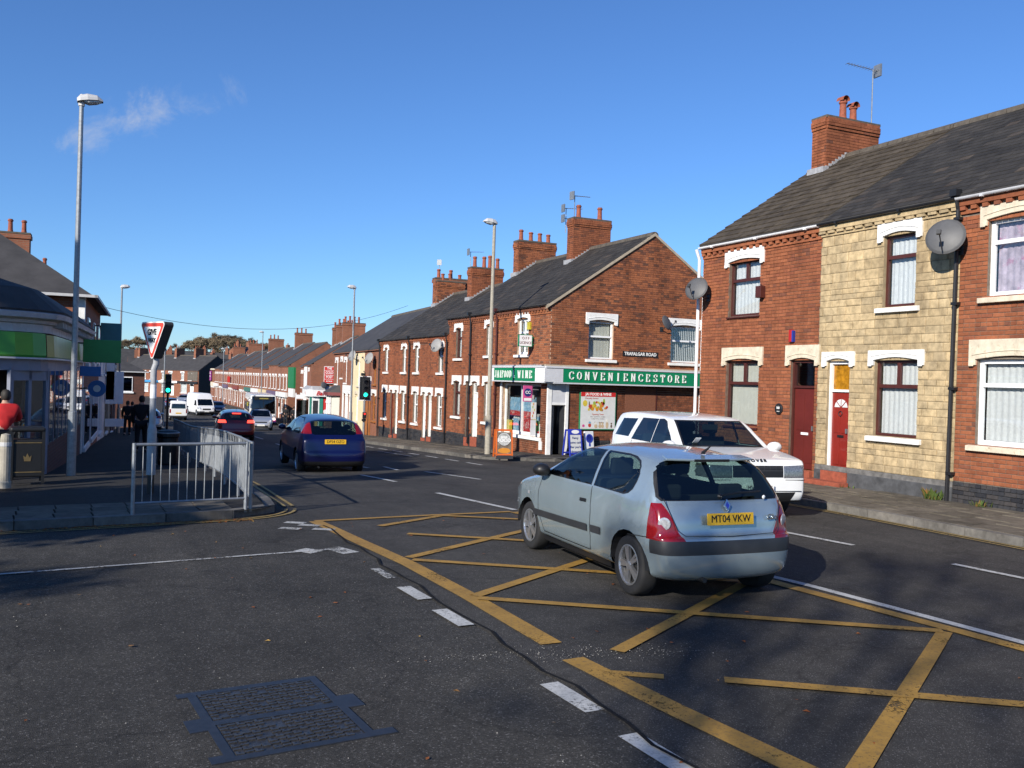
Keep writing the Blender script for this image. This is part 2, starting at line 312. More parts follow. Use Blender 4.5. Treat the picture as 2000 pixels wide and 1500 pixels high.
# pavements
def strip(name, outer, inner, zf, m, thick=True):
    b = MB(); n = len(outer)
    b.v = [(x, y, zf(y, 0)) for x, y in outer]+[(x, y, zf(y, 1)) for x, y in inner]
    b.f = [(i, i+1, n+i+1, n+i) for i in range(n-1)]; b.m = [0]*len(b.f)
    o = b.build(name, m); tag(o, kind='structure'); fix_normals(o.data)
    if o.data.polygons[0].normal.z < 0: o.data.flip_normals()
    return o
def kerb(parent, pts, m, L=.914, w=.15, h=.12, upto=60, side=1):
    # stones laid end to end along a line; beyond 'upto' metres they are joined
    P = [Vector(p) for p in pts]; seg = []; cur = 0.
    d = [0]
    for a, b in zip(P, P[1:]): d.append(d[-1]+(b-a).length)
    def at(s):
        for i in range(len(P)-1):
            if s <= d[i+1] or i == len(P)-2:
                t = (s-d[i])/max(1e-6, d[i+1]-d[i]); return P[i].lerp(P[i+1], min(t, 1.02))
    unit = MB().box(-.5,.5,-.5,.5,-.5,.5).mesh('kerb_stone', m); rest = MB(); s = 0.
    while s < d[-1]-.2:
        a, b = at(s), at(min(s+L-.012, d[-1])); v = b-a; nrm = Vector((-v.y, v.x)).normalized()*side
        c = (a+b)/2+nrm*w/2; z = (gz(a.y)+gz(b.y))/2+h/2-.045+random.uniform(-.004, .004); ang = atan2(v.y, v.x); pitch = -atan2(gz(b.y)-gz(a.y), v.length)
        M = Matrix.Translation((c.x, c.y, z)) @ Matrix.Rotation(ang, 4, 'Z') @ Matrix.Rotation(pitch, 4, 'Y')
        if c.length < upto:
            o = obj('kerb_stone', unit, parent); o.matrix_local = M @ Matrix.Diagonal((v.length, w, h+.09, 1))
        else: rest.obox(M, v.length, w, h+.09)
        s += L
    if rest.f: tag(rest.build('kerb_stone', m, parent), kind='stuff')
def arc(cx, cy, r, a0, a1, n=10): return [(cx+r*cos(radians(a0+(a1-a0)*i/n)), cy+r*sin(radians(a0+(a1-a0)*i/n))) for i in range(n+1)]
# left pavement: kerb runs along the side road, round the corner and up the main road
kl = [(-40, 12.1), (-10, 12.55), (-4, 12.78), (-.9, 13.0), (.6, 13.22), (1.7, 13.42)] + arc(1.75, 14.45, 1.02, -82, 0, 9) + [(LX(y), y) for y in [15.2]+list(range(16, 161, 2))]
il = []
for x, y in kl:
    if y < 15.2: il.append((min(x, -.7) if x > -1.2 else x-.3, 20.6))
    else: il.append((FL(y)-.1, max(y, 20.6)))
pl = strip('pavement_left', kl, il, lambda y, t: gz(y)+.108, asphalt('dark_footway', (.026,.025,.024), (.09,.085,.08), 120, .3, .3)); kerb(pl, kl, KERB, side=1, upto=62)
# slabs at the corner
unit_slab = MB().box(-.5,.5,-.5,.5,-.5,.5).mesh('paving_slab', FLAG)
def slab(parent, x, y, sx, sy, z, rz=0):
    o = obj('paving_slab', unit_slab, parent, (x, y, z), (0, 0, rz)); o.scale = (sx-.012, sy-.012, .05); return o
for i in range(9):
    for j in range(3):
        x = -1.9+i*.46; y = 13.32+j*.46+i*.055
        if x > 1.5 and j == 0: y += .1
        if x < 2.1: slab(pl, x, y, .45, .45, gz(y)+.094+random.uniform(-.003, .003), .08)
ks = [(-60, 7.2), (-12, 7.6), (-8, 6.6), (-6.2, 4.4), (-5.8, 1), (-5.8, -14)]
ps = strip('pavement_side', ks, [(-60, -14), (-12, -14), (-8, -14), (-7, -14), (-6.6, -14), (-6.4, -14)], lambda y, t: gz(y)+.108, TARM); kerb(ps, ks, KERB, side=-1, upto=0)
# right pavements, with the mouth of the side street between them
k1 = [(11.65, -30), (11.65, 0), (11.65, 15.4)] + arc(14.0, 15.4, 2.35, 180, 100, 8) + [(16, 17.75), (40, 17.75)]
k1 = [(x, y) for x, y in k1]
def inset(pts, f): return [f(x, y) for x, y in pts]
p1o = strip('pavement_right', k1, [(14.05, y) if x < 14 else (x, 18.9) for x, y in k1], lambda y, t: gz(y)+.108+.04*t, TARM); kerb(p1o, k1, KERB, side=-1)
k2 = [(40, 26.4), (16.2, 26.4)] + arc(14.4, 28.4, 2.75, 262, 180, 7) + [(RX(y), y) for y in range(29, 60, 1)] + [(RX(59.6), 59.6), (RX(60)+.6, 60.8), (60, 61.2)]
i2 = []
for x, y in k2:
    if y < 27.2 and x > 14.2: i2.append((x, 27.15))
    elif y > 59.8: i2.append((max(x, 15.0), 59.9))
    else: i2.append((FR(y)+.05, max(y, 27.1)))
p2o = strip('pavement_right', k2, i2, lambda y, t: gz(y)+.108+.05*t, TARM); kerb(p2o, k2, KERB, side=-1, upto=58)
k3 = [(60, 77.2), (18.5, 77.2), (16.2, 78.0)] + [(RX(y), y) for y in range(79, 174, 3)]
p3o = strip('pavement_right', k3, [(x, 78.6) if y < 77.9 else (FR(y)+.1, max(y, 78.8)) for x, y in k3], lambda y, t: gz(y)+.108+.05*t, TARM); kerb(p3o, k3, KERB, side=-1, upto=10)
for j in range(30):
    y0 = 2.2+j*.6
    if y0 > 16.8: break
    off = (j % 2)*.3
    for i in range(-1, 4):
        x0 = max(11.82, 11.82+i*.62+off-.31); x1 = min(13.98, 11.82+(i+1)*.62+off-.31)
        if x1-x0 > .1 and y0 > 5: slab(p1o, (x0+x1)/2, y0+.3, x1-x0, .6, gz(y0)+.096+random.uniform(-.003,.003)+.018*(x0-11.8))
for j in range(34):
    y0 = 29+j*.6
    for i in range(3):
        x0 = RX(y0)+.17+i*.7; x1 = min(x0+.7, 13.98)
        slab(p2o, (x0+x1)/2, y0+.3, x1-x0, .6, gz(y0+.3)+.098+random.uniform(-.003,.003)+.02*(x0-11.8)).rotation_euler = (atan2(gz(y0+.6)-gz(y0), .6), 0, 0)
# ------------------------------------------------------------------ painted markings, parts of the road
_lay = [0]
def mark(name, pts, w, m, parent=None, zo=.0095, dash=None):
    b = MB(); P = [Vector(p) for p in pts]; Q = []
    for a, c in zip(P, P[1:]):
        n = max(1, int((c-a).length/.5)); Q += [a.lerp(c, i/n) for i in range(n)]
    Q.append(P[-1]); _lay[0] = (_lay[0]+1) % 17; z = zo+_lay[0]*.0006
    for i, q in enumerate(Q):
        d = (Q[min(i+1, len(Q)-1)]-Q[max(i-1, 0)]).normalized(); n = Vector((-d.y, d.x))*w/2
        for s in (1, -1): r = q+n*s; b.v.append((r.x, r.y, gz(r.y)+z))
    b.f = [(2*i, 2*i+1, 2*i+3, 2*i+2) for i in range(len(Q)-1)]; b.m = [0]*len(b.f)
    return b.build(name, m, parent or road)
bx0, bx1 = (lambda y: 3.03+.055*(12.8-y) if y > 6 else 3.41+.06*(6-y)), (lambda y: 6.17+.085*(13.1-y))
mark('box_border', [(3.02,12.85),(3.14,11.2),(3.30,9.6),(3.36,8),(3.37,6.35)], .19, MYEL); mark('box_border', [(3.34,5.95),(3.44,4.8),(3.57,3.7),(3.75,2.0),(3.9,.6)], .19, MYEL)
mark('box_border', [(3.02,12.88),(4.6,13.02),(6.17,13.12)], .12, MYEL); mark('box_border', [(6.2,13.05),(6.5,9.6),(6.68,7.4),(6.9,5.5),(7.05,3.9),(7.25,1)], .16, MYEL)
def box_diag(y0, k, w, m=MYEL, x0=None, x1=None):
    f = lambda x: y0+k*(x-3.4); a, b = x0 or 3.4, x1 or 6.75
    xs = [a+(b-a)*i/60 for i in range(61)]; xs = [x for x in xs if bx0(f(x)) <= x <= bx1(f(x))-.02 and 0.7 < f(x) < 12.98+.1*(x-3)/3]
    if len(xs) > 2: mark('box_diagonal', [(xs[0], f(xs[0])), (xs[-1], f(xs[-1]))], w, m)
for y0, x0 in ((11.95, 3.75), (9.92, None), (7.98, None), (5.77, 3.75), (3.39, None), (1.2, None)): box_diag(y0, .645, .125, x0=x0)
for y0, x0 in ((14.0, None), (11.78, 3.9), (9.77, None), (7.88, None), (5.63, 4.1), (3.5, None)): box_diag(y0, -.69, .125, x0=x0)
mark('box_diagonal', [(3.37,5.62),(3.75,5.37)], .1, MYEL)
mark('centre_line', [(6.52,9.8),(6.93,7.35),(7.13,5.09),(7.45,1.5)], .11, MWHITE)
mark('centre_line', [(6.01,16.0),(6.33,13.3)], .11, MWHITE)
for a, b in (((5.95,20.9),(5.98,18.4)), ((7.85,21.8),(7.98,18.6)), ((9.02,10.9),(9.3,9.1)), ((9.53,7.75),(9.68,6.2)), ((7.55,24.3),(7.4,22.6)), ((9.15,14.6),(9.1,12.9)), ((6.3,26.8),(6.15,24.2)), ((6.9,33),(6.75,30)), ((7.6,40),(7.4,37)), ((8.4,50),(8.1,46)), ((9.1,58),(8.8,54)), ((9.9,67),(9.5,63))):
    mark('lane_dash', [a, b], .10, MWHITE)
mark('lane_arrow', [(6.9,25.2),(6.95,23.6)], .14, MWORN); mark('lane_arrow', [(6.75,25.7),(7.15,25.1)], .3, MWORN)
for i in range(11): mark('edge_dash', [(10.6+.02*i, 24.6+i*1.9), (10.62+.02*i, 25.8+i*1.9)], .10, MWHITE)
for y in (29.8, 31.2): mark('bay_mark', [(10.0,y),(10.55,y+.25)], .09, MWHITE)
mark('bay_mark', [(10.0,29.0),(10.0,33)], .09, MWORN)
# give-way dashes at the mouth of the side road, and the side road's own centre line
for i, (y0, y1) in enumerate(((9.42,8.92),(8.52,7.98),(7.58,7.02),(5.52,4.95),(4.55,3.95),(3.5,2.9))): mark('give_way_dash', [(2.86+.02*i, y0), (2.89+.02*i, y1)], .145 if i else .1, MWHITE if i > 1 else MWORN, side)
mark('give_way_dash', [(2.72,10.75),(2.86,10.35)], .22, MWORN, side); mark('give_way_dash', [(2.35,10.72),(2.5,10.5)], .22, MWORN, side)
for x, y in ((2.55,12.35),(2.72,12.85),(2.95,12.15),(2.85,12.55)): mark('give_way_dash', [(x-.12,y),(x+.12,y-.16)], .16, MWORN, side)
mark('centre_line', [(-12,9.4),(-2,10.05),(.0,10.28),(2.65,10.62)], .055, MWORN, side)
for o in (.14, .27):
    mark('yellow_line', [(x+o*.1, y-o-.02) for x, y in kl[:5]] + arc(1.75, 14.45, 1.02+o, -82, -8, 9), .05, MDY, side)
    mark('yellow_line', [(LX(y)+o+.05, y) for y in [14.6]+list(range(16, 44, 2))], .055, MDY)
    mark('yellow_line', [(11.65-o, -10), (11.65-o, 15.4)] + arc(14.0, 15.4, 2.35+o, 180, 105, 8), .05, MDY)
mark('tar_seam', [(3.02+.03*sin(i*1.3)+.02*sin(i*2.9), 12.4-i*.35) for i in range(34)], .028, mat('tar', (.016,.016,.017), .95, var=.4, scale=20, spec=.1), side, .0075)
# worn pale patch of gravel on the seam
def scatter(name, label, cat, n, fn, m, parent=None):
    b = MB()
    for _ in range(n):
        x, y, s, z = fn(); a = random.random()*6.28; t = random.uniform(-.35, .35)
        c, d = cos(a)*s, sin(a)*s; e = random.uniform(.4, .8)
        b.add([(x-c, y-d, z+t*s), (x+d*e, y-c*e, z+abs(t)*s*.6), (x+c, y+d, z+t*s*.4), (x-d*e, y+c*e, z+.004)], [(0,1,2,3)])
    o = b.build(name, m, parent); tag(o, label, cat, kind='stuff'); return o
LEAF = pieces_mat('dead_leaf', [(0, (.20,.06,.015)), (.4, (.30,.10,.025)), (.75, (.16,.07,.03)), (1, (.38,.24,.07))], .8, nvar=.2, bmp=0)
def leafpos():
    if random.random() < .88:
        x = min(2.2, random.gauss(1.1, .9)); y = 13.16+.09*(x-.2)-abs(random.gauss(0, .10)); return x, y, random.uniform(.014, .034), gz(y)+.012
    x = random.uniform(-3, 7); y = random.uniform(3.5, 13); return x, y, random.uniform(.012, .03), gz(y)+.014
scatter('fallen_leaves', 'brown dead leaves gathered along the kerb and strewn on the road', 'leaves', 900, leafpos, LEAF)
GRIT = pieces_mat('loose_grit', [(0, (.10,.095,.09)), (.6, (.26,.25,.23)), (1, (.5,.48,.45))], .9, nvar=.2, bmp=0)
def gritpos():
    if random.random() < .5:
        t = random.gauss(0, 1); x = 3.0+random.gauss(.35, .55); y = 6.15+.12*t-(x-3.0)*.25
    else: x = random.uniform(-1.5, 3.0); y = random.uniform(3.3, 9)
    return x, y, random.uniform(.0025, .006), gz(y)+.009
scatter('loose_grit', 'pale loose grit scattered across the worn road seam', 'gravel', 1100, gritpos, GRIT)
# ------------------------------------------------------------------ two-lid inspection cover
IRON = mat('cover_iron', (.062,.060,.060), .45, .45, var=.5, scale=30, bmp=.3); IRONB = mat('cover_frame_iron', (.034,.037,.046), .5, .4, var=.3, scale=14)
cov = thing('inspection_cover', 'twin-lid steel inspection cover set in the rough tarmac in the foreground', 'manhole cover', (1.11, 5.57, .006), radians(5))
fr = MB()
for x0, x1, y0, y1 in ((-.42,.42,-.575,-.515),(-.42,.42,.515,.58),(-.42,-.367,-.515,.515),(.367,.42,-.515,.515),(-.367,.367,-.035,.035),(-.52,-.42,-.1,.1),(.42,.53,-.08,.14),(.42,.54,-.575,-.49),(-.50,-.42,-.575,-.48),(-.48,-.42,.5,.58)): fr.box(x0, x1, y0, y1, -.02, .006)
fr.build('frame', IRONB, cov)
for s in (-1, 1):
    lid = MB().box(-.365, .365, s*.277-.237, s*.277+.237, -.02, .0015).build('lid', IRON, cov)
    st = MB()
    for i in range(14):
        for j in range(9):
            if random.random() < .06: continue
            x = -.335+i*.0515; y = s*.277-.21+j*.0525; l = (i+j) % 2
            st.box(x-.022, x+.022, y-.008 if l else y-.021, y+.008 if l else y-.006, .001, .009)
            if not l: st.box(x-.022, x-.006, y-.006, y+.018, .001, .009)
    tag(st.build('stud', IRON, lid), kind='stuff')
    for x in (-.22, .22): MB().box(x-.03, x+.03, s*.277-.012, s*.277+.012, .001, .0045).build('keyhole', IRONB, lid)
# ------------------------------------------------------------------ building kit
def cells(W, z0, z1, ops, x0=0):
    xs = sorted({x0, W, *[min(max(v, x0), W) for o in ops for v in o[:2]]}); zs = sorted({z0, z1, *[min(max(v, z0), z1) for o in ops for v in o[2:4]]}); out = []
    for a, b in zip(zs, zs[1:]):
        run = None
        for c, d in zip(xs, xs[1:]):
            hole = any(o[0] < (c+d)/2 < o[1] and o[2] < (a+b)/2 < o[3] for o in ops)
            if not hole: run = (run[0], d) if run else (c, d)
            if (hole or d == xs[-1]) and run: out.append((*run, a, b)); run = None
    return out
def brick_rects(W, z0, z1, ops, bond='stretcher', gable=None, x0=0, H=.075, L=.225, gap=.010):
    out = []; z = z0; r = 0
    while z+H*.6 < z1:
        za, zb = z+gap/2, min(z+H-gap/2, z1); lo, hi = x0, W
        if gable: lo, hi = gable((za+zb)/2)
        holes = sorted((o[0], o[1]) for o in ops if o[2] < (za+zb)/2 < o[3])
        spans = []; c = lo
        for a, b in holes:
            if a > c: spans.append((c, min(a, hi)))
            c = max(c, b)
        if c < hi: spans.append((c, hi))
        x = x0-(L/2 if r % 2 else 0); k = 0
        if bond == 'flemish': x = x0-(.17 if r % 2 else 0)
        while x < hi:
            l = L if bond == 'stretcher' or (bond == 'flemish' and k % 2 == 0) or (bond == 'garden' and r % 4) else L/2
            for a, b in spans:
                p, q = max(x, a), min(x+l-gap, b)
                if q-p > .03: out.append((p, q, za, zb))
            x += l; k += 1
        z += H; r += 1
    return out
_unit = {}
def unit_piece(name, m):
    k = (name, m.name)
    if k not in _unit:   # a block with softened front edges, open at the back
        b = MB(); e = .06; f = .13
        b.v = [(-.5,0,-.5),(.5,0,-.5),(.5,0,.5),(-.5,0,.5),(-.5+e*.45,-1,-.5+f),(.5-e*.45,-1,-.5+f),(.5-e*.45,-1,.5-f),(-.5+e*.45,-1,.5-f),(-.5,-.72,-.5),(.5,-.72,-.5),(.5,-.72,.5),(-.5,-.72,.5)]
        b.f = [(4,5,6,7),(8,9,5,4),(9,10,6,5),(10,11,7,6),(11,8,4,7),(0,1,9,8),(1,2,10,9),(2,3,11,10),(3,0,8,11)]; b.m = [0]*9
        _unit[k] = b.mesh(name, m)
    return _unit[k]
def lay(parent, rects, m, name='brick', proud=.012, y=.012, single=300, near=None, vis=None, jitter=.002, rest=True):
    me = unit_piece(name, m); R = list(rects)
    if near is not None and single:
        R.sort(key=lambda r: (0 if vis is None or vis(r) else 1, ((r[0]+r[1])/2-near[0])**2+near[1]**2+((r[2]+r[3])/2-near[2])**2))
    head, tail = R[:single], R[single:]
    for a, b, c, d in head:
        o = obj(name, me, parent, ((a+b)/2, y, (c+d)/2)); o.scale = (b-a, proud+random.uniform(-jitter, jitter), d-c)
    if tail:
        B = MB()
        for a, b, c, d in tail:
            p = y-proud+random.uniform(-jitter, jitter)
            B.add([(a,y,c),(b,y,c),(b,y,d),(a,y,d),(a,p,c),(b,p,c),(b,p,d),(a,p,d)], [(4,5,6,7),(0,1,5,4),(1,2,6,5),(2,3,7,6),(3,0,4,7)])
        tag(B.build(name, m, parent), kind='stuff')
def cam_local(loc, rz):
    v = Matrix.Rotation(-rz, 3, 'Z') @ (Vector((0, 0, EYE))-Vector(loc)); return v
def wall(parent, W, z0, z1, ops, m, thick=.22, y0=.012, at=None, gable=None, x0=0):
    b = MB()
    for a, c, e, f in cells(W, z0, z1, ops, x0): b.box(a, c, y0, thick, e, f)
    if gable: b.prism(gable, y0, thick, 'y')
    return b.build('wall', m, parent, *(at or (None, None)))
def bracket_lintel(parent, x0, x1, z1, top, m, ear=.14, drop=.10, proud=.045):
    b = MB(); n = 8; pts = [(x0-ear, z1-drop), (x0-.012, z1-drop), (x0-.012, z1+.0)]
    for i in range(1, n): t = i/n; pts.append((x0+(x1-x0)*t, z1+.055*sin(pi*t)))
    pts += [(x1+.012, z1), (x1+.012, z1-drop), (x1+ear, z1-drop), (x1+ear, top), (x0-ear, top)]
    b.prism(pts, -proud, .10, 'y')
    arcp = [(x0-ear*.45+(x1-x0+ear*.9)*i/12, -proud-.004, z1+.075+min(.07, (top-z1)*.3)*sin(pi*i/12)) for i in range(13)]
    b.tube(arcp, .012, 5)
    for s in (x0-ear*.55, x1+ear*.55): b.box(s-ear*.32, s+ear*.32, -proud-.02, -proud, z1-drop-.02, z1-drop+.06)
    o = b.build('lintel', m, parent, bevel=.006); fix_normals(o.data); return o
def sill(parent, x0, x1, z, m, ext=.12, h=.11, proud=.085):
    return MB().prism([(-proud, z-h), (.1, z-h), (.1, z), (-proud, z-.02)], x0-ext, x1+ext, 'x').build('sill', m, parent, bevel=.008)
def curtain(parent, x0, x1, z0, z1, m, y=.19, waves=9, amp=.008):
    b = MB(); n = 44
    if m.name.startswith('blind'): amp = .0015
    for i in range(n+1):
        t = i/n; w = amp*(sin(t*waves*6.28)+.5*sin(t*waves*2.3*6.28+1))
        for z in (z0, z1): b.v.append((x0+(x1-x0)*t, y+w, z))
    b.f = [(2*i, 2*i+2, 2*i+3, 2*i+1) for i in range(n)]; b.m = [0]*n
    return b.build('curtain', m, parent, smooth=True)
def window(parent, x0, x1, z0, z1, fm, style='sash', cur=NET, lint=None, sl=None, at=None, rec=.085, top=.3, fwid=.05, curz=None, far=False):
    b = MB(); f = fwid; y0, y1 = rec, rec+.055
    b.box(x0, x0+f, y0, y1, z0, z1); b.box(x1-f, x1, y0, y1, z0, z1); b.box(x0+f, x1-f, y0, y1, z0, z0+f*1.1); b.box(x0+f, x1-f, y0, y1, z1-f, z1)
    h = z1-z0; w = x1-x0; panes = []
    xi0, xi1, zi0, zi1 = x0+f, x1-f, z0+f*1.1, z1-f
    if style == 'sash':
        zm = z0+h*.60; b.box(xi0, xi1, y0-.012, y1, zm-.03, zm+.03); panes = [(xi0, xi1, zi0, zm-.03), (xi0, xi1, zm+.03, zi1)]
    elif style == 'toplights':
        zm = z0+h*.66; xm = (x0+x1)/2; b.box(xi0, xi1, y0-.006, y1, zm-.035, zm+.035); b.box(xm-.035, xm+.035, y0-.006, y1, zm+.035, zi1)
        panes = [(xi0, xi1, zi0, zm-.035), (xi0, xm-.035, zm+.035, zi1), (xm+.035, xi1, zm+.035, zi1)]
    elif style == 'toplight':
        zm = z0+h*.70; b.box(xi0, xi1, y0-.01, y1, zm-.035, zm+.035); panes = [(xi0, xi1, zi0, zm-.035), (xi0, xi1, zm+.035, zi1)]
    elif style == 'cross':
        zm = z0+h*.62; xm = (x0+x1)/2; b.box(xi0, xi1, y0-.01, y1, zm-.03, zm+.03); b.box(xm-.03, xm+.03, y0, y1, zi0, zi1)
        panes = [(a, c, d, e) for a, c in ((xi0, xm-.03), (xm+.03, xi1)) for d, e in ((zi0, zm-.03), (zm+.03, zi1))]
    else: panes = [(xi0, xi1, zi0, zi1)]
    o = b.build('window', fm, parent, *(at or (None, None)))
    for a, c, d, e in panes: MB().box(a-.004, c+.004, rec+.026, rec+.032, d-.004, e+.004).build('pane', GLASS, o)
    if cur is not None: curtain(o, xi0, xi1, zi0 if curz is None else curz, zi1, cur, rec+.10, waves=max(3, int(w*8)))
    MB().box(x0-.1, x1+.1, .52, .54, z0-.1, z1+.1).build('room_back', DARK, o)
    if lint is not None: bracket_lintel(o, x0, x1, z1, z1+top, lint)
    if sl is not None: sill(o, x0, x1, z0, sl)
    return o
def door(parent, x0, x1, z0, z1, fm, dm, style='panel', tz=None, lint=None, top=.32, rec=.10, at=None, tpane=None, fwid=.05):
    b = MB(); f = fwid; y0, y1 = rec-.03, rec+.06; tz = tz or z0+(z1-z0)*.80
    b.box(x0, x0+f, y0, y1, z0, z1); b.box(x1-f, x1, y0, y1, z0, z1); b.box(x0+f, x1-f, y0, y1, z1-f, z1); b.box(x0+f, x1-f, y0, y1, tz, tz+.05)
    o = b.build('door', fm, parent, *(at or (None, None)))
    a, c = x0+f, x1-f; y = rec+.01
    leaf = MB().box(a, c, y, y+.045, z0+.01, tz)
    w = c-a
    if style in ('panel', 'fan'):
        for p, q, r, s in ((.12,.46,.08,.42),(.54,.88,.08,.42),(.12,.46,.48,.72 if style == 'fan' else .92),(.54,.88,.48,.72 if style == 'fan' else .92)):
            leaf.box(a+w*p, a+w*q, y-.012, y, z0+(tz-z0)*r, z0+(tz-z0)*s)
    lo = leaf.build('leaf', dm, o, bevel=.004)
    if style == 'fan':   # five-light fan near the top of the leaf
        cx, cz = (a+c)/2, z0+(tz-z0)*.80; R = w*.36
        for i in range(4):
            t0, t1 = pi*(i+.08)/4, pi*(i+.92)/4
            MB().prism([(cx+.03*cos((t0+t1)/2), cz+.03*sin((t0+t1)/2)), (cx+R*cos(t0), cz+R*sin(t0)), (cx+R*cos((t0+t1)/2), cz+R*sin((t0+t1)/2)), (cx+R*cos(t1), cz+R*sin(t1))], y-.008, y-.002).build('fan_light', NET, o)
        MB().tube([(cx+.05*cos(t*.7), y-.02, cz-.12+.05*sin(t*.7)) for t in range(10)], .008, 6).build('knocker', BLACKP, o)
    MB().box(a+w*.36, a+w*.68, y-.02, y-.001, z0+(tz-z0)*.425, z0+(tz-z0)*.455).build('letterbox', UPVC if style != 'fan' else BLACKP, o)
    MB().box(c-.07, c-.05, y-.05, y-.001, z0+(tz-z0)*.48, z0+(tz-z0)*.54).build('handle', STEEL, o)
    MB().box(a-.004, c+.004, y+.02, y+.028, tz+.05, z1-f).build('transom_pane', tpane or GLASS, o)
    if lint is not None: bracket_lintel(o, x0, x1, z1, z1+top, lint)
    return o
def slope_matrix(y0, z0, pitch, s, x): return Matrix.Translation((x, y0+cos(pitch)*s, z0+sin(pitch)*s)) @ Matrix.Rotation(pitch, 4, 'X')
def roof(parent, x0, x1, ez, D, R, m, base=SLATEF, kind=None, ov=.11, w=.3, g=.22, single=0, near=None, vis=None, verge=0, back=True, rm=RIDGE):
    # two slopes over a ridge at depth D and rise R; the front slope is laid with slates or tiles
    pitch = atan2(R, D); y0, z0 = -ov, ez-ov*tan(pitch); t = .05; L = (D+ov)/cos(pitch)
    b = MB(); b.prism([(y0, z0-.04), (D, ez+R-.04), (2*D+ov, z0-.04), (2*D+ov, z0+.02), (D, ez+R+.02), (y0, z0+.02)], x0-verge, x1+verge, 'x')
    ro = b.build('roof', base, parent); fix_normals(ro.data)
    if kind:
        rows = int(L/g)+1; thick = .034 if kind == 'tile' else .010; P = []
        for r in range(rows):
            s = r*g; x = x0-verge-(w/2 if r % 2 and kind == 'slate' else 0)
            while x < x1+verge-.02:
                a, c = max(x, x0-verge), min(x+w-.006, x1+verge)
                if c-a > .04: P.append((a, c, s, min(g*1.25, L-s+.02)))
                x += w
        if near is not None: P.sort(key=lambda p: (0 if vis is None or vis(p) else 1, ((p[0]+p[1])/2-near[0])**2+(y0+cos(pitch)*p[2]-near[1])**2+(z0+sin(pitch)*p[2]-near[2])**2))
        nm = 'roof_tile' if kind == 'tile' else 'slate'
        k = (nm, m.name, 'unit')
        if k not in _unit: _unit[k] = MB().add([(-.5,0,0),(.5,0,0),(.5,1,0),(-.5,1,0),(-.5,0,1),(.5,0,1),(.5,1,.15),(-.5,1,.15)], [(4,5,6,7),(0,1,5,4),(1,2,6,5),(3,0,4,7)]).mesh(nm, m)
        tail = MB()
        for i, (a, c, s, l) in enumerate(P):
            M = slope_matrix(y0, z0+.021, pitch, s, (a+c)/2) @ Matrix.Rotation(random.uniform(-.008, .008), 4, 'Z')
            th = thick*random.uniform(.8, 1.25)
            if i < single: o = obj(nm, _unit[k], ro); o.matrix_local = M @ Matrix.Diagonal((c-a, l, th, 1))
            else:
                vs = [M @ Vector(v) for v in ((-(c-a)/2,0,0),((c-a)/2,0,0),((c-a)/2,l,0),(-(c-a)/2,l,0),(-(c-a)/2,0,th),((c-a)/2,0,th),((c-a)/2,l,th*.15),(-(c-a)/2,l,th*.15))]
                tail.add(vs, [(4,5,6,7),(0,1,5,4),(1,2,6,5),(3,0,4,7)])
        if tail.f: tag(tail.build(nm, m, ro), kind='stuff')
    x = x0-verge
    while x < x1+verge-.05:   # ridge tiles
        e = min(x+.44, x1+verge); MB().prism([(D-.15, ez+R-.08), (D, ez+R+.0), (D+.15, ez+R-.08), (D+.13, ez+R+.02), (D+.05, ez+R+.075), (D-.05, ez+R+.075), (D-.13, ez+R+.02)], x, e-.008, 'x').build('ridge_tile', rm, ro); x += .45
    return ro
def gutter(parent, x0, x1, z, m, y=-.125, r=.05):
    b = MB(); n = 7
    for x in (x0, x1):
        for i in range(n+1): t = pi+pi*i/n; b.v.append((x, y+r*cos(t), z+r*sin(t)))
    b.f = [(i, i+1, n+2+i, n+1+i) for i in range(n)]; b.m = [0]*n
    b.box(x0, x1, y+r-.004, y+r+.02, z-.06, z+.02); x = x0+.5
    while x < x1: b.box(x, x+.05, y-r-.006, y+r, z-r-.008, z-r*.4); x += 1.6
    return b.build('gutter', m, parent)
def downpipe(parent, x, z0, z1, m, y=-.07, r=.036, hop=True, lean=0):
    b = MB().tube([(x-lean, y, z0), (x, y, z1-.25), (x, y-.02, z1-.18), (x, -.12, z1)], r, 8)
    z = z0+.5
    while z < z1-.4: b.box(x-.06, x+.06, y-.045, y+.06, z, z+.05); z += 1.5
    if hop: b.box(x-.07, x+.07, -.22, -.07, z1-.02, z1+.10)
    return b.build('downpipe', m, parent)
def dentils(parent, x0, x1, z, m, m2, step=.225, w=.11, h=.075, single=True):
    # corbelled eaves: a projecting course carried on a row of dentil bricks
    MB().box(x0, x1, -.085, .0115, z+h, z+h*2+.09).build('eaves_course', m2, parent); MB().box(x0, x1, -.03, .0115, z-h*.9, z-.004).build('eaves_course', m2, parent)
    x = x0+.06; me = MB().box(-w/2, w/2, -.07, .0112, 0, h-.002).mesh('dentil', m); B = MB()
    while x < x1-.03:
        if single: obj('dentil', me, parent, (x, 0, z))
        else: B.box(x-w/2, x+w/2, -.07, .0112, z, z+h-.002)
        x += step
    if B.f: tag(B.build('dentil', m, parent), kind='stuff')
def pot(parent, x, y, z, h=.5, r=.12, hood=False, m=POT):
    pr = [(r*.95, 0), (r*.92, h*.1), (r*.8, h*.25), (r*.72, h*.8), (r*.95, h*.86), (r*.95, h*.93), (r*.74, h*.94), (r*.74, h), (r*.58, h), (r*.5, h*.7)]
    o = MB().lathe(pr, 14, (x, y, z)).build('chimney_pot', m, parent, smooth=False)
    if hood:
        b = MB(); n = 8
        for i in range(n+1):
            t = pi*i/n
            for dx in (-r*1.1, r*1.1): b.v.append((x+dx, y-cos(t)*r, z+h-.02+sin(t)*r*1.1))
        b.f = [(2*i, 2*i+1, 2*i+3, 2*i+2) for i in range(n)]; b.m = [0]*n; b.build('cowl', m, o)
    return o
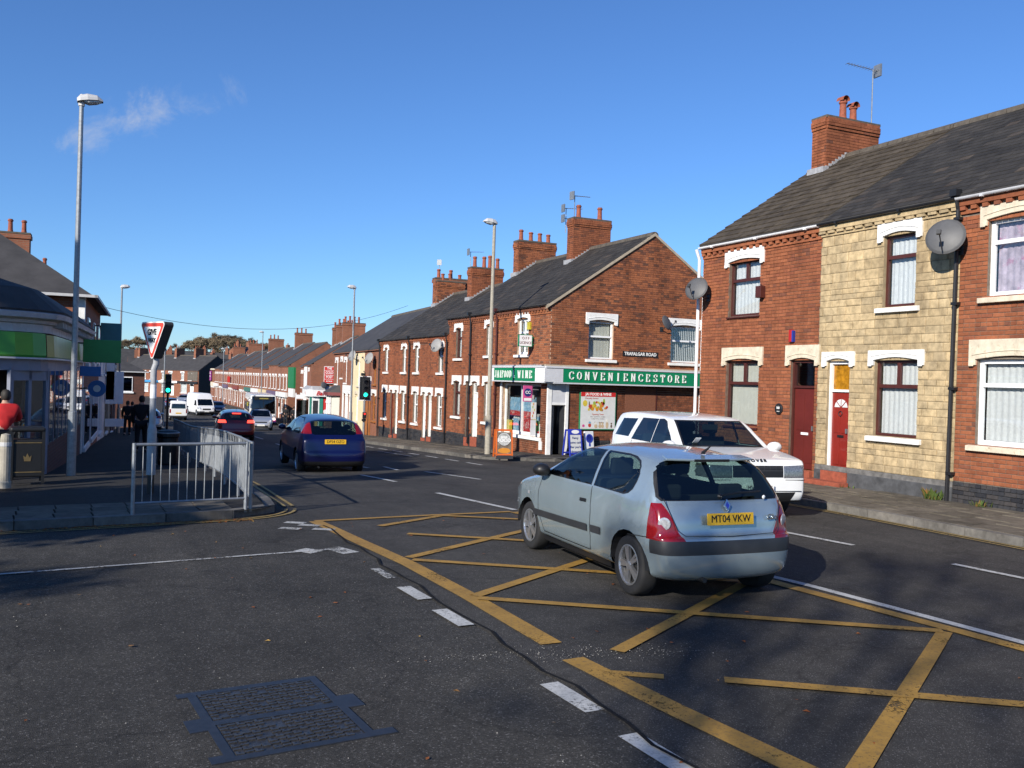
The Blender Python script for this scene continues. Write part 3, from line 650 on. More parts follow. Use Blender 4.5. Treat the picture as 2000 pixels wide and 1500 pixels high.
def chimney(parent, x, w, y0, y1, z0, z1, m, mo, pots=(), bricks=True, corb=True, flash=True, slope=None, hood=False, ph=.45):
    # w along the terrace, y0..y1 front to back; bricks laid on the street and both end faces
    c = MB().box(x-w/2, x+w/2, y0, y1, z0, z1); L = []
    if corb: L = [(z1-.34, .03), (z1-.265, .055), (z1-.19, .055), (z1-.115, .03)]
    co = c.build('chimney', mo, parent)
    B = MB()
    def face(org, ux, nrm, length):
        z = z0; r = 0
        while z < z1-.02:
            pr = .012+next((p for q, p in L if abs(q-z) < .04), 0); x_ = -(.1125 if r % 2 else 0)
            while x_ < length:
                a, b = max(x_, 0), min(x_+.215, length)
                if b-a > .03:
                    vs = []
                    for d in (0, pr):
                        for p, q in ((a, z+.005), (b, z+.005), (b, z+.07), (a, z+.07)): vs.append(Vector(org)+Vector(ux)*p+Vector(nrm)*d+Vector((0, 0, q)))
                    B.add(vs, [(4,5,6,7),(0,1,5,4),(1,2,6,5),(2,3,7,6),(3,0,4,7)])
                x_ += .225
            z += .075; r += 1
    if bricks:
        face((x-w/2, y0, 0), (1,0,0), (0,-1,0), w); face((x+w/2, y0, 0), (0,1,0), (1,0,0), y1-y0); face((x-w/2, y1, 0), (0,-1,0), (-1,0,0), y1-y0); face((x+w/2, y1, 0), (-1,0,0), (0,1,0), w)
        tag(B.build('brick', m, co), kind='stuff')
    else: co.data.materials[0] = m; MB().box(x-w/2-.05, x+w/2+.05, y0-.05, y1+.05, z1-.22, z1-.05).build('cap', m, co)
    MB().box(x-w/2-.03, x+w/2+.03, y0-.03, y1+.03, z1-.03, z1+.04).build('flaunching', RIDGE, co)
    for p in pots:
        fy = p if not isinstance(p, tuple) else p[0]
        pot(co, x+random.uniform(-.03,.03), y0+(y1-y0)*fy, z1+.03, ph*random.uniform(.85, 1.15), .115, hood)
    if flash and slope:
        ez, D, R = slope; n = 7
        for s, xx in ((1, x+w/2), (-1, x-w/2)):
            f = MB()
            for i in range(n):
                ya = y0-.02+(min(D, y1)-y0)*i/n; yb = y0+(min(D, y1)-y0)*(i+1)/n; zz = ez+R*ya/D
                f.box(min(xx, xx+s*.03), max(xx, xx+s*.03), ya, yb, zz-.05, zz+.16)
            f.build('flashing', LEAD, co)
        f = MB(); zz = ez+R*y0/D; f.box(x-w/2-.04, x+w/2+.04, y0-.12, y0-.013, zz-.08, zz+.12); f.build('flashing', LEAD, co)
    return co
def rear_box(parent, W, H, D, m, z0=-.4, R=2.6, x0=0, front=.22):
    # the other walls of the house, gables included
    g = [(front, z0), (2*D, z0), (2*D, H-.045), (D, H+R-.05), (front, H+R*front/D-.05)]
    b = MB(); b.prism(g, x0+.001, x0+.2, 'x'); b.prism(g, W-.2, W-.001, 'x'); b.box(x0+.2, W-.2, 2*D-.2, 2*D, z0, H-.05)
    o = b.build('wall', m, parent); fix_normals(o.data); return o
def dish(label, loc, rz, r=.4, tilt=.35, m=None, arm=.25, cat_m=None):
    # loc is the wall point, rz the facade heading; the dish looks out and up
    t = thing('satellite_dish', label, 'satellite dish', loc, rz)
    n = 24; b = MB(); prof = [(r*k/6, .11*r*(k/6)**2*2) for k in range(7)]; b.lathe([(x, -h) for x, h in prof]+[(r*1.0, -.22*r-.012), (r*.98, -.22*r+.01)], n)
    d = b.build('reflector', m or DISHM, t, (0, -arm-.12, .12), (pi/2-tilt, 0, .45), smooth=True)
    MB().tube([(0, 0, -.12), (0, -arm*.6, -.10), (0, -arm-.06, .10)], .018, 8).build('bracket', DKPL, t)
    MB().tube([(0, 0, .0), (0, -.18*r, -.9*r*.35)], .01, 6)
    a = MB().tube([(0, -r*.92, .03), (0, -r*.3, r*1.0)], .011, 6); a.box(-.035, .035, -r*.3-.05, -r*.3+.03, r*.95, r*1.1); a.build('feed_arm', DKPL, t, (0, -arm-.12, .12), (pi/2-tilt, 0, .45))
    MB().box(-.06, .06, -.02, .001, -.2, -.04).build('wall_plate', DKPL, t); return t
DISHM = mat('dish_grey', (.095,.096,.10), .55, var=.15); DISHW = mat('dish_pale', (.27,.27,.265), .55, var=.15)
def aerial(label, x, y, z, h=1.4, rz=0, length=.9, double=False):
    t = thing('roof_aerial', label, 'aerial', (x, y, z), rz); MB().tube([(0,0,0),(0,0,h)], .016, 6).build('mast', STEEL, t)
    for k, zz in enumerate((h,) if not double else (h, h-.42)):
        b = MB().tube([(-length*.15,0,zz),(length*.85,0,zz+.06)], .010, 5)
        for i in range(11): q = i/10; b.tube([(-length*.1+length*.93*q, -.11+.03*q, zz+.055*q), (-length*.1+length*.93*q, .11-.03*q, zz+.055*q)], .006, 4)
        b.box(-length*.18, -length*.13, -.13, .13, zz-.16, zz+.16); b.build('antenna', STEEL, t)
    return t
# ------------------------------------------------------------------ the near terrace (right of the side street)
RZ = -pi/2
EA, DA, RA = 5.60, 3.9, 2.55
def brick_house(label, loc, rz, W, z0, H, ops, wm, mo, D, R, rm, rkind, plinth=None, single=0, bond='garden', roofp=None, group=None, vis=None, den=True, denm=None, rsingle=0, verge=0, name='terraced_house', gut=None, gm=UPVC, rw=.3, rg=.22, rearm=None, dsingle=False):
    h = thing(name, label, 'house', loc, rz, group); near = cam_local(loc, rz)
    holes = [(o[1], o[2], o[3], o[4]) for o in ops]
    w = wall(h, W, z0-.5, H-.04, holes, mo)
    top = H-.39 if den else H-.05
    zp = plinth if plinth else z0-.3
    lay(w, brick_rects(W, zp, top, holes, bond), wm, single=single, near=near, vis=vis)
    if plinth: lay(w, brick_rects(W, z0-.3, plinth, holes, bond), BR['B'], proud=.022, single=0)
    for o in ops:
        k, x0, x1, a, b, kw = o
        (window if k == 'w' else door)(h, x0, x1, a, b, **kw)
        if k == 'd' and kw.get('dm') is not None: MB().box(x0-.02, x1+.02, -.10 if z0 > 0 else -.035, .16, a-.42, a).build('step', STEPR, h, bevel=.01)
    if den: dentils(h, 0, W, H-.32, denm or wm, denm or wm, single=dsingle)
    rear_box(h, W, H, D, rearm or BFR, z0-.5, R)
    roof(h, 0, W, H, D, R, rm, kind=rkind, single=rsingle, near=near, vis=roofp, w=rw, g=rg, verge=verge)
    if gut is not None: gutter(h, -.02, W+.0, H-.02 if not gut else gut, gm)
    return h
STEPR = mat('red_step', (.30,.075,.04), .8, var=.35, scale=10)
AMBER = mat('amber_glass', (.40,.18,.012), .2, var=.6, scale=9)
visA = lambda r: r[3] < 5.3
win_b = dict(fm=BROWN, lint=CREAM, top=.32)
hA = brick_house('red brick end terrace with dark maroon door and brown framed windows', (14, 18.9, 0), RZ, 4.07, .12, EA,
    [('w', 1.03, 2.15, 3.73, 5.02, dict(fm=BROWN, style='toplights', lint=WHITE, top=.29, cur=NET)), ('w', 1.02, 2.2, 1.15, 2.67, dict(fm=BROWN, style='toplights', lint=CREAM, top=.32, cur=BLIND)),
     ('d', 3.24, 3.98, .33, 2.67, dict(fm=BROWN, dm=MAROON, style='panel', tz=2.08, lint=CREAM, top=.33))],
    BR['A'], MOD, DA, RA, TILE, 'tile', single=300, dsingle=True, rsingle=300, verge=.04, gut=EA-.10, rw=.30, rg=.31, vis=lambda r: True)
sill(hA, 1.03, 2.15, 3.73, BROWN, .02, .05, .05); sill(hA, 1.02, 2.2, 1.15, BROWN, .02, .06, .05)
MB().tube([(-.06, -.08, -.2), (-.06, -.08, 5.2), (-.04, -.2, 5.45)], .04, 8).build('downpipe', UPVC, hA)
chimney(hA, .52, .5, 3.15, 4.95, 6.9, 9.08, BR['A'], MOD, (.42, .62), slope=(EA, DA, RA), hood=True, ph=.5)
al = thing('alarm_box', 'small red and blue burglar alarm box above the maroon door', 'alarm box', (13.999, 15.62, 3.2), RZ)
MB().box(-.06, .03, -.07, .01, -.13, .14).build('cover', mat('alarm_red', (.42,.02,.02), .4, var=0), al, bevel=.01); MB().box(.031, .075, -.07, .01, -.13, .12).build('cover', mat('alarm_blue', (.02,.04,.25), .4, var=0), al, bevel=.008)
pq = thing('wall_plaque', 'round black plaque with a white emblem beside the maroon door', 'plaque', (13.999, 15.98, 1.60), RZ)
MB().lathe([(.125, 0), (.125, -.02), (.11, -.028), (.0, -.028)], 24, ax='y').build('disc', BLACKP, pq); PLW = mat('plaque_white', (.6,.6,.58), .5, var=0)
e = MB(); e.prism([(-.045,.0),(.045,.0),(.055,.06),(.02,.035),(0,.07),(-.02,.035),(-.055,.06)], -.033, -.029); e.build('emblem', PLW, pq); MB().box(-.045, .045, -.031, -.0285, -.06, -.045).build('emblem', PLW, pq)
bx_ = thing('bird_box', 'small rusty brown metal box fixed beside the upper window', 'box', (13.999, 16.62, 4.22), RZ); MB().box(-.12, .06, -.14, .01, -.12, .15).build('case', BROWN, bx_, bevel=.01); MB().tube([(-.03,-.06,.15),(-.03,-.06,.2)], .02, 6).build('vent', BROWN, bx_)
# stone-clad middle house
hB = thing('terraced_house', 'yellow stone-clad terraced house with bright red front door', 'house', (14, 14.83, 0), RZ); WB = 3.38; nearB = cam_local((14, 14.83, 0), RZ)
opsB = [(.27, .88, .40, 2.65), (1.66, 2.43, 3.68, 5.05), (1.52, 2.56, 1.2, 2.66)]
wB = wall(hB, WB, -.4, EA-.04, opsB, mat('mortar_tan', (.33,.26,.16), .95, var=.3))
def stones(W, z0, z1, ops):
    out = []; z = z0
    while z < z1-.03:
        hh = min(random.choice((.11, .14, .17, .17, .20)), z1-z)
        if z1-z-hh < .08: hh = z1-z
        x = -random.uniform(0, .25)
        while x < W:
            l = random.choice((.19, .24, .28, .33, .40)); a, b = max(x, 0), min(x+l-.012, W); segs = [(a, b, z+.006, z+hh-.006)]
            for o in ops:
                ns = []
                for p, q, c, d in segs:
                    if o[0] < q and o[1] > p and o[2] < d and o[3] > c:
                        if p < o[0]: ns.append((p, o[0], c, d))
                        if q > o[1]: ns.append((o[1], q, c, d))
                        p2, q2 = max(p, o[0]), min(q, o[1])
                        if c < o[2]-.02: ns.append((p2, q2, c, o[2]))
                        if d > o[3]+.02: ns.append((p2, q2, o[3], d))
                    else: ns.append((p, q, c, d))
                segs = ns
            out += [s for s in segs if s[1]-s[0] > .03 and s[3]-s[2] > .03]; x += l
        z += hh
    return out
lay(wB, stones(WB, .50, EA-.36, opsB), BR['N'], name='stone', proud=.014, y=.012, single=300, near=nearB, jitter=.006)
MB().box(0, WB, -.03, .0115, -.35, .40).build('plinth', mat('grey_plinth', (.075,.078,.085), .8, var=.5, scale=5, bmp=.3), hB, bevel=.01)
MB().box(0, WB, -.012, .0113, .40, .50).build('plinth', mat('plinth_band', (.16,.155,.15), .85, var=.5, scale=7), hB)
dentils(hB, 0, WB, EA-.30, BR['N'], BR['N'], single=True, step=.25, w=.18, h=.06)
window(hB, 1.66, 2.43, 3.68, 5.05, BROWN, 'toplight', NET, WHITE, WHITE, top=.25); window(hB, 1.52, 2.56, 1.2, 2.66, BROWN, 'toplights', NET, WHITE, WHITE, top=.19)
door(hB, .27, .88, .40, 2.65, UPVC, REDDOOR, 'fan', tz=2.02, lint=WHITE, top=.19, tpane=AMBER, fwid=.06)
MB().box(.22, .93, -.06, .14, -.3, .395).build('step', STEPR, hB); MB().box(.0, 1.0, -.30, -.062, -.3, .20).build('step', STEPR, hB, bevel=.008)
rear_box(hB, WB, EA, DA, BFR, -.4, RA)
roof(hB, 0, WB, EA, DA, RA, SLATE, kind='slate', single=300, near=nearB, w=.28, g=.20)
gutter(hB, 0, WB, EA-.09, BLACKP)
# third house, cut by the picture's edge
hC = brick_house('red brick terraced house with white windows and cream stone sills', (14, 11.44, 0), RZ, 4.0, .14, EA,
    [('w', .54, 1.75, 3.73, 5.05, dict(fm=UPVC, style='toplight', lint=CREAM, sl=CREAM, top=.24, fwid=.075, cur=mat('floral_curtain', (.5,.42,.5), .9, var=.5, scale=5, dirt=((.42,.08,.2), 4, .56)))),
     ('w', .40, 1.75, 1.19, 2.66, dict(fm=UPVC, style='toplight', lint=CREAM, sl=CREAM, top=.34, fwid=.075, cur=NET)), ('d', 2.8, 3.55, .33, 2.66, dict(fm=UPVC, dm=REDDOOR, style='panel', lint=CREAM, top=.33))],
    BR['A'], MO, DA, RA, SLATE, 'slate', plinth=.52, single=300, dsingle=True, rsingle=300, gut=EA-.10, gm=GREYUP, rw=.28, rg=.20, vis=lambda r: r[0] < 1.5, roofp=lambda p: p[0] < 2.5)
downpipe(hC, -.02, .12, EA-.05, BLACKP, lean=.05)
dish('big grey satellite dish beside the black downpipe', (13.98, 11.42, 4.70), RZ, .335, .3, arm=.30)
dish('small grey satellite dish on the corner of the end terrace', (13.985, 18.62, 4.35), RZ, .30, .35, arm=.3)
dish('grey satellite dish on the shop gable above the street name', (18.35, 27.10, 4.12), 0, .27, .35, arm=.3)
aerial('tall thin roof aerial on the end terrace chimney', 18.75, 18.2, 9.0, 1.55, radians(175), 1.0)
# weeds at the foot of the wall
WEED = pieces_mat('weed', [(0, (.05,.09,.02)), (.6, (.09,.13,.03)), (1, (.22,.10,.03))], .8, nvar=.2, bmp=0)
def weed(label, x, y, n, h):
    b = MB()
    for _ in range(n):
        a = random.random()*6.28; l = h*random.uniform(.4, 1); w = l*.13; d = random.uniform(.2, .8)*l; q = random.uniform(-.08, .08); p = random.uniform(-.14, .14)
        c, s = cos(a), sin(a); z = gz(y)+.12
        b.add([(x+q, y+p, z), (x+q+c*d*.5-s*w, y+p+s*d*.5+c*w, z+l*.6), (x+q+c*d, y+p+s*d, z+l), (x+q+c*d*.5+s*w, y+p+s*d*.5-c*w, z+l*.6)], [(0,1,2,3)])
    t = thing('weed', label, 'plant', (0,0,0)); b.build('leaves', WEED, t)
weed('green and rusty weed tuft at the foot of the black downpipe', 13.86, 11.75, 90, .26); weed('low green weed by the dark plinth of the third house', 13.88, 10.75, 26, .16); weed('tiny weed at the step of the red door', 13.8, 13.7, 14, .1)
# ------------------------------------------------------------------ corner shop
SH = (14, 31.4, 0); shop = thing('corner_shop', 'brick corner convenience shop with green fascia signs', 'shop', SH, RZ)
nS = cam_local(SH, RZ); ES, DS, RS, WS = 4.70, 3.95, 2.60, 4.3
SIDE = ((WS, 0, 0), (0, 0, pi/2))       # the gable wall facing the side street
GREEN = mat('fascia_green', (.005,.20,.085), .38, var=.06, scale=2); 
opsF = [(1.72, 2.62, 2.98, 4.22), (.62, 3.72, .15, 1.98)]
w1 = wall(shop, WS-.03, -.9, ES-.04, opsF, MOS)
lay(w1, brick_rects(WS, 2.5, ES-.39, opsF, 'garden'), BR['S'], single=140, near=nS); lay(w1, brick_rects(WS, -.75, 2.1, opsF, 'garden'), BR['L'], single=0)
dentils(shop, 0, WS, ES-.32, BR['S'], BR['S'], single=True)
gab = lambda z: (.03, 7.87) if z < ES else (.03+(z-ES)*DS/RS, 7.87-(z-ES)*DS/RS)
opsS = [(1.45, 2.42, 2.86, 4.14), (4.78, 5.98, 2.86, 4.14), (.10, .68, -.40, 1.98)]
w2 = wall(shop, 7.9, -.9, ES, opsS, MOS, at=SIDE, gable=[(0, ES), (7.9, ES), (DS, ES+RS)], x0=.02)
nSd = cam_local((14, 27.1, 0), 0)
lay(w2, brick_rects(7.87, 2.5, ES+RS-.05, opsS, 'garden', gab, x0=.03), BR['S'], single=160, near=nSd, vis=lambda r: r[0] < 5)
lay(w2, brick_rects(7.87, .10, 2.1, opsS, 'garden', x0=.03), BR['L'], single=0); lay(w2, brick_rects(7.87, -.8, .10, opsS, 'garden', x0=.03), BR['B'], single=0, proud=.02)
MB().box(2.95, 4.2, -.008, .0005, .25, 1.9).build('infill_panel', mat('infill_brick', (.20,.075,.04), .9, var=.4, scale=22), shop, *SIDE)
MB().box(4.22, 4.25, -.02, .0, .2, 1.95).build('infill_panel', BROWN, shop, *SIDE)
b = MB(); g = [(.02, -.9), (.02, ES-.05), (DS, ES+RS-.05), (7.9, ES-.05), (7.9, -.9)]; b.prism([(y, z) for y, z in g], .001, .2, 'x'); b.box(.2, WS-.23, 7.7, 7.9, -.9, ES-.05); fix_normals(b.build('wall', BFR, shop).data)
roof(shop, 0, WS, ES, DS, RS, SLATE, kind='slate', w=.30, g=.24, single=120, near=nS, verge=.05)
VERGE = mat('verge_mortar', (.42,.35,.26), .9, var=.25, scale=10)
for s in (0, 1):
    a, c = ((-.2, ES-.17), (DS, ES+RS)) if s == 0 else ((8.1, ES-.17), (DS, ES+RS))
    MB().add([(WS+.055, a[0], a[1]-.07), (WS+.055, c[0], c[1]-.07), (WS+.055, c[0], c[1]+.03), (WS+.055, a[0], a[1]+.03), (WS-.02, a[0], a[1]-.07), (WS-.02, c[0], c[1]-.07), (WS-.02, c[0], c[1]+.03), (WS-.02, a[0], a[1]+.03)], [(0,1,2,3),(4,7,6,5),(0,4,5,1),(3,2,6,7)]).build('verge', VERGE, shop)
gutter(shop, 0, WS, ES-.09, BLACKP); downpipe(shop, .06, -.5, ES-.1, BROWN); MB().tube([(6.05, -.06, -.3), (6.07, -.06, 5.85), (6.09, -.06, 6.3)], .042, 8).build('downpipe', UPVC, shop, *SIDE)
window(shop, 1.72, 2.62, 2.98, 4.22, UPVC, 'cross', BLIND, WHITE, WHITE, top=.26, fwid=.07)
window(shop, 1.45, 2.42, 2.86, 4.14, UPVC, 'sash', BLIND, WHITE, WHITE, top=.28, at=SIDE, fwid=.06)
wv = window(shop, 4.78, 5.98, 2.86, 4.14, UPVC, 'sash', None, WHITE, WHITE, top=.28, at=SIDE, fwid=.06)
for i in range(14): MB().box(4.85+i*.079, 4.885+i*.079, .17, .175, 2.93, 4.08).build('blind_slat', NET, wv)
# shop window, with posters stuck inside and out
sw = window(shop, .62, 3.72, .15, 1.98, WHITE, 'plain', None, None, None, rec=.10, fwid=.11)
for x in (2.05,): MB().box(x-.04, x+.04, .07, .17, .25, 1.9).build('mullion', WHITE, sw)
MB().box(.45, 3.85, -.06, .1, .04, .149).build('sill', WHITE, sw); MB().box(.48, .60, -.05, .1, .04, 1.99).build('pilaster', WHITE, shop)
MB().box(3.76, 3.92, -.05, .08, -.25, .039).build('sill', WHITE, sw)
def pmat(n, c, c2, s=9): return mat(n, c, .5, var=.35, scale=s, dirt=(c2, s*.8, .52))
PO = [pmat('poster_blue', (.22,.42,.58), (.55,.62,.62)), pmat('poster_red', (.45,.03,.03), (.6,.5,.45), 14), pmat('poster_yellow', (.50,.42,.04), (.45,.5,.1)), pmat('poster_green', (.12,.30,.08), (.5,.55,.4)), mat('poster_white', (.62,.63,.62), .5, var=.1), mat('poster_pink', (.55,.08,.25), .5, var=.1)]
for i, (x0, x1, z0, z1, k) in enumerate(((1.0,1.95,.98,1.45,0),(1.0,1.95,.80,.98,1),(2.1,3.0,.98,1.42,0),(2.12,3.0,.78,.98,1),(.75,1.2,.22,.62,2),(1.3,1.75,.25,.70,0),(2.12,2.75,.28,.76,1),(2.8,3.15,.22,.74,2),(3.1,3.4,.2,.7,3),(2.15,2.4,1.44,1.58,2))):
    MB().box(x0, x1, .145, .15, z0, z1).build('poster', PO[k], sw)
MB().box(1.1, 3.6, .19, .6, .62, .66).build('shelf', NET, sw)
RD = random.Random(3)
for i in range(14): MB().box(1.1+i*.17, 1.22+i*.17, .25, .4, .66, .74+RD.random()*.2).build('packet', PO[RD.randrange(5)], sw)
text('lettering', '£1', .28, PO[4], sw, (2.45, .143, .5))
# corner post, door and transom on the side street
dr = MB()
for x0, x1 in ((-.06, .085), (.62, .72)): dr.box(x0, x1, -.06, .03, -.42, 1.99)
dr.box(.085, .62, -.05, .02, 1.28, 1.36)
do = dr.build('door', WHITE, shop, *SIDE); MB().box(.08, .63, -.04, -.034, 1.36, 1.985).build('transom_pane', GREYUP, do)
MB().box(.55, .60, .0, .5, -.36, 1.28).build('leaf', DKPL, do)
MB().box(-.05, .75, -.25, .3, -.55, -.40).build('step', GREYUP, do)
inn = MB()
for i in range(5): inn.box(.2, 1.6, 2.0, 2.3, -.3+i*.38, -.27+i*.38)
inn.build('shelf', DKPL, do)
for i in range(36): 
    q = RD.randrange(5); x = .2+RD.random()*1.3; MB().box(x, x+.1, 1.95, 2.1, -.27+q*.38, -.05+q*.38+RD.random()*.08).build('packet', PO[RD.randrange(6)], do)
for i in range(5): MB().box(.12, .24, .25+.22*i, .42+.22*i, -.3, .1+.25*((i*7) % 4)).build('packet', PO[(1, 1, 4, 1, 5)[i]], do)
# fascia: aluminium tray with applied letters
fs = MB(); fs.box(.22, WS+.30, -.36, .005, 2.0, 2.04); fs.box(.22, WS+.30, -.37, .005, 2.50, 2.56); fs.box(.22, WS+.29, -.33, -.30, 2.04, 2.5)
fa = fs.build('fascia', GREYUP, shop)
MB().box(.56, 3.92, -.345, -.331, 2.045, 2.495).build('sign_panel', GREEN, fa); MB().box(.23, .555, -.343, -.331, 2.045, 2.495).build('sign_panel', UPVC, fa); MB().box(3.925, WS+.31, -.343, -.331, 2.045, 2.495).build('sign_panel', UPVC, fa)
MB().box(.25, WS+.2, -.3, .02, 2.56, 2.60).build('capping', LEAD, fa)
fs = MB(); fs.box(.0, 6.15, -.36, .0, 1.99, 2.035); fs.box(-.31, 6.15, -.37, .0, 2.50, 2.56); fs.box(-.33, 6.12, -.33, -.30, 2.036, 2.5)
fb = fs.build('fascia', GREYUP, shop, *SIDE)
MB().box(.34, 6.13, -.345, -.331, 2.04, 2.495).build('sign_panel', GREEN, fb); MB().box(-.345, .335, -.343, -.331, 2.04, 2.495).build('sign_panel', GREYUP, fb)
MB().box(-.3, 6.1, -.3, .0, 2.56, 2.61).build('capping', VERGE, fb)
# slab-serif letters drawn as strokes
GL = {'C': [((.95,.78),(.8,.95),(.5,1),(.2,.85),(.08,.5),(.2,.15),(.5,0),(.8,.05),(.95,.22))], 'O': [((.5,1),(.2,.85),(.08,.5),(.2,.15),(.5,0),(.8,.15),(.92,.5),(.8,.85),(.5,1))], 'N': [((.18,0),(.18,1)),((.18,1),(.82,0)),((.82,0),(.82,1))], 'V': [((.12,1),(.5,0)),((.5,0),(.88,1))],
      'E': [((.2,0),(.2,1)),((.2,.97),(.82,.97)),((.2,.52),(.65,.52)),((.2,.03),(.85,.03)),((.82,.97),(.82,.78)),((.85,.03),(.85,.24))], 'I': [((.5,0),(.5,1))], 'S': [((.85,.75),(.8,.95),(.5,1),(.22,.9),(.2,.68),(.5,.52),(.8,.36),(.82,.12),(.5,0),(.2,.05),(.12,.27))], 'T': [((.5,0),(.5,1)),((.08,.97),(.92,.97)),((.08,.97),(.08,.75)),((.92,.97),(.92,.75))],
      'R': [((.2,0),(.2,1)),((.2,.97),(.6,.97),(.82,.85),(.82,.65),(.6,.5),(.2,.5)),((.5,.5),(.9,0))], 'J': [((.65,1),(.65,.2),(.5,.02),(.25,.03),(.15,.2))], 'A': [((.1,0),(.5,1)),((.5,1),(.9,0)),((.28,.34),(.72,.34))], 'F': [((.2,0),(.2,1)),((.2,.97),(.85,.97)),((.2,.52),(.65,.52)),((.85,.97),(.85,.76))], 'D': [((.2,0),(.2,1)),((.2,.97),(.55,.97),(.85,.78),(.9,.5),(.85,.22),(.55,.03),(.2,.03))],
      'W': [((.05,1),(.28,0)),((.28,0),(.5,.8)),((.5,.8),(.72,0)),((.72,0),(.95,1))], '&': [((.9,.3),(.6,.02),(.3,.0),(.15,.2),(.25,.45),(.6,.7),(.62,.92),(.45,1),(.3,.88),(.35,.65),(.9,0))]}
SER = {'N': ((.18,0),(.18,1),(.82,1)), 'V': ((.12,1),(.88,1)), 'E': ((.2,0),(.2,1)), 'I': ((.5,0),(.5,1)), 'T': ((.5,0),), 'R': ((.2,0),(.9,0),(.2,1)), 'J': ((.65,1),), 'A': ((.1,0),(.9,0)), 'F': ((.2,0),(.2,1)), 'D': ((.2,0),(.2,1)), 'W': ((.05,1),(.95,1),(.5,.8))}
LETW = mat('letter_white', (.82,.82,.80), .4, var=.05)
def letters(parent, s, x0, pitch, z, w, h, y, st=.14):
    for i, ch in enumerate(s):
        if ch == ' ': continue
        b = MB(); k = 0
        for pl in GL[ch]:
            for (a, c), (d, e) in zip(pl, pl[1:]):
                p, q = Vector((a*w, c*h)), Vector((d*w, e*h)); L = (q-p).length; v = (q-p)/L; ang = atan2(v.y, v.x); k += 1
                th = st*w*(1.25 if abs(v.y) > .75 else .62) if ch != 'I' else st*w*1.7
                b.obox(Matrix.Translation(((p.x+q.x)/2, -.012-.0004*k, (p.y+q.y)/2)) @ Matrix.Rotation(-ang, 4, 'Y'), L+th*.7, .024, th)
        for n, (a, c) in enumerate(SER.get(ch, ())): b.box(a*w-.17*w, a*w+.17*w, -.0255-.0003*n, 0, c*h-.03*h, c*h+.03*h)
        b.build('letter', LETW, parent, (x0+i*pitch, y, z))
letters(fb, 'CONVENIENCESTORE', .55, .300, 2.15, .175, .245, -.345, .15)
for s, x in (('JAI', .66), ('FOOD', 1.28), ('&', 2.20), ('WINE', 2.62)): letters(fa, s, x, .215 if s != 'WINE' else .30, 2.15, .15 if s != 'WINE' else .20, .24, -.345, .13)
# things fixed to the shop
sg = thing('projecting_sign', 'white OFF LICENCE sign projecting from the shop corner', 'sign', (13.99, 28.3, 3.42)); sg.scale = (.8, .8, .85)
MB().box(-.72, -.12, -.04, .04, -.22, .22).build('panel', UPVC, sg, bevel=.01); SR = mat('sign_darkred', (.12,.02,.02), .5, var=0)
text('lettering', 'O F F', .15, SR, sg, (-.42, -.044, .09)); text('lettering', 'LICENCE', .145, SR, sg, (-.42, -.044, -.09)); MB().box(-.13, .02, -.015, .015, .12, .15).box(-.13, .02, -.015, .015, -.15, -.12).build('bracket', GREEN, sg)
fr = MB(); 
for a in ((-.745,-.72,-.24,.24),(-.12,-.095,-.24,.24),(-.745,-.095,.22,.245),(-.745,-.095,-.245,-.22)): fr.box(a[0], a[1], -.045, .045, a[2], a[3])
fr.build('rim', GREEN, sg)
ys = thing('alarm_box', 'small yellow alarm box under the shop eaves', 'alarm box', (13.99, 28.65, 3.95)); MB().box(-.07, .01, -.1, .1, -.13, .13).build('cover', PO[2], ys, bevel=.01)
sp = thing('street_sign', 'white lettered TRAFALGAR ROAD name plate on the gable wall', 'street sign', (17.52, 27.095, 3.09))
MB().box(-.72, .72, -.012, .0, -.09, .09).build('plate', BLACKP, sp); text('lettering', 'TRAFALGAR ROAD', .155, LETW, sp, (0, -.014, 0), off=.004, sx=.98)
po = thing('poster_board', 'framed JAI FOOD & WINE poster with fruit and dogs', 'poster', (15.15, 27.09, .46))
MB().box(0, 1.42, -.05, 0, 0, 1.32).build('frame', GREEN, po, bevel=.008); MB().box(.035, 1.385, -.056, -.051, .035, 1.285).build('sheet', PO[4], po); MB().box(.035, 1.385, -.060, -.0565, 1.13, 1.285).build('banner', mat('banner_red', (.5,.02,.02), .5, var=0), po)
text('lettering', 'JAI FOOD & WINE', .125, LETW, po, (.71, -.062, 1.205), off=.003); REDT = mat('red_text', (.42,.08,.05), .6, var=0); GREYT = mat('grey_text', (.30,.28,.28), .6, var=0)
text('lettering', 'Everyday Service', .075, REDT, po, (.45, -.058, 1.07), shear=.3); text('lettering', 'Opening Times', .075, REDT, po, (.71, -.058, .53)); text('lettering', 'Mon - Sat 8.00 to 10.00pm', .055, GREYT, po, (.71, -.058, .45)); text('lettering', 'Sunday 9.00 to 10.00pm', .055, GREYT, po, (.71, -.058, .38))
FR_ = [mat('fruit_%s' % n, c, .6, var=.15) for n, c in (('orange', (.55,.22,.02)), ('red', (.45,.05,.03)), ('yellow', (.58,.45,.05)), ('green', (.28,.38,.06)), ('tan', (.5,.38,.25)), ('white', (.7,.68,.62)), ('brown', (.12,.07,.04)))]
R2 = random.Random(5)
def blob(x, z, r, m, nm='print', sz=1, k=[0]):
    k[0] += 1; n = 10; MB().prism([(x+r*cos(6.283*i/n), z+r*sz*sin(6.283*i/n)) for i in range(n)], -.0575-.0002*(k[0] % 12), -.0562).build(nm, m, po)
for i in range(30):
    x = R2.uniform(.34, 1.08); top = .27*(1-((x-.7)/.45)**2)+.03; blob(x, .66+R2.uniform(0, max(.03, top)), R2.uniform(.035, .065), FR_[R2.choice((0, 0, 1, 2, 2, 3))])
for x, z, r, k, s in ((.2,.9,.09,2,1.2),(.93,.96,.045,3,2.4),(.36,.86,.022,6,5)): blob(x, z, r, FR_[k], sz=s)
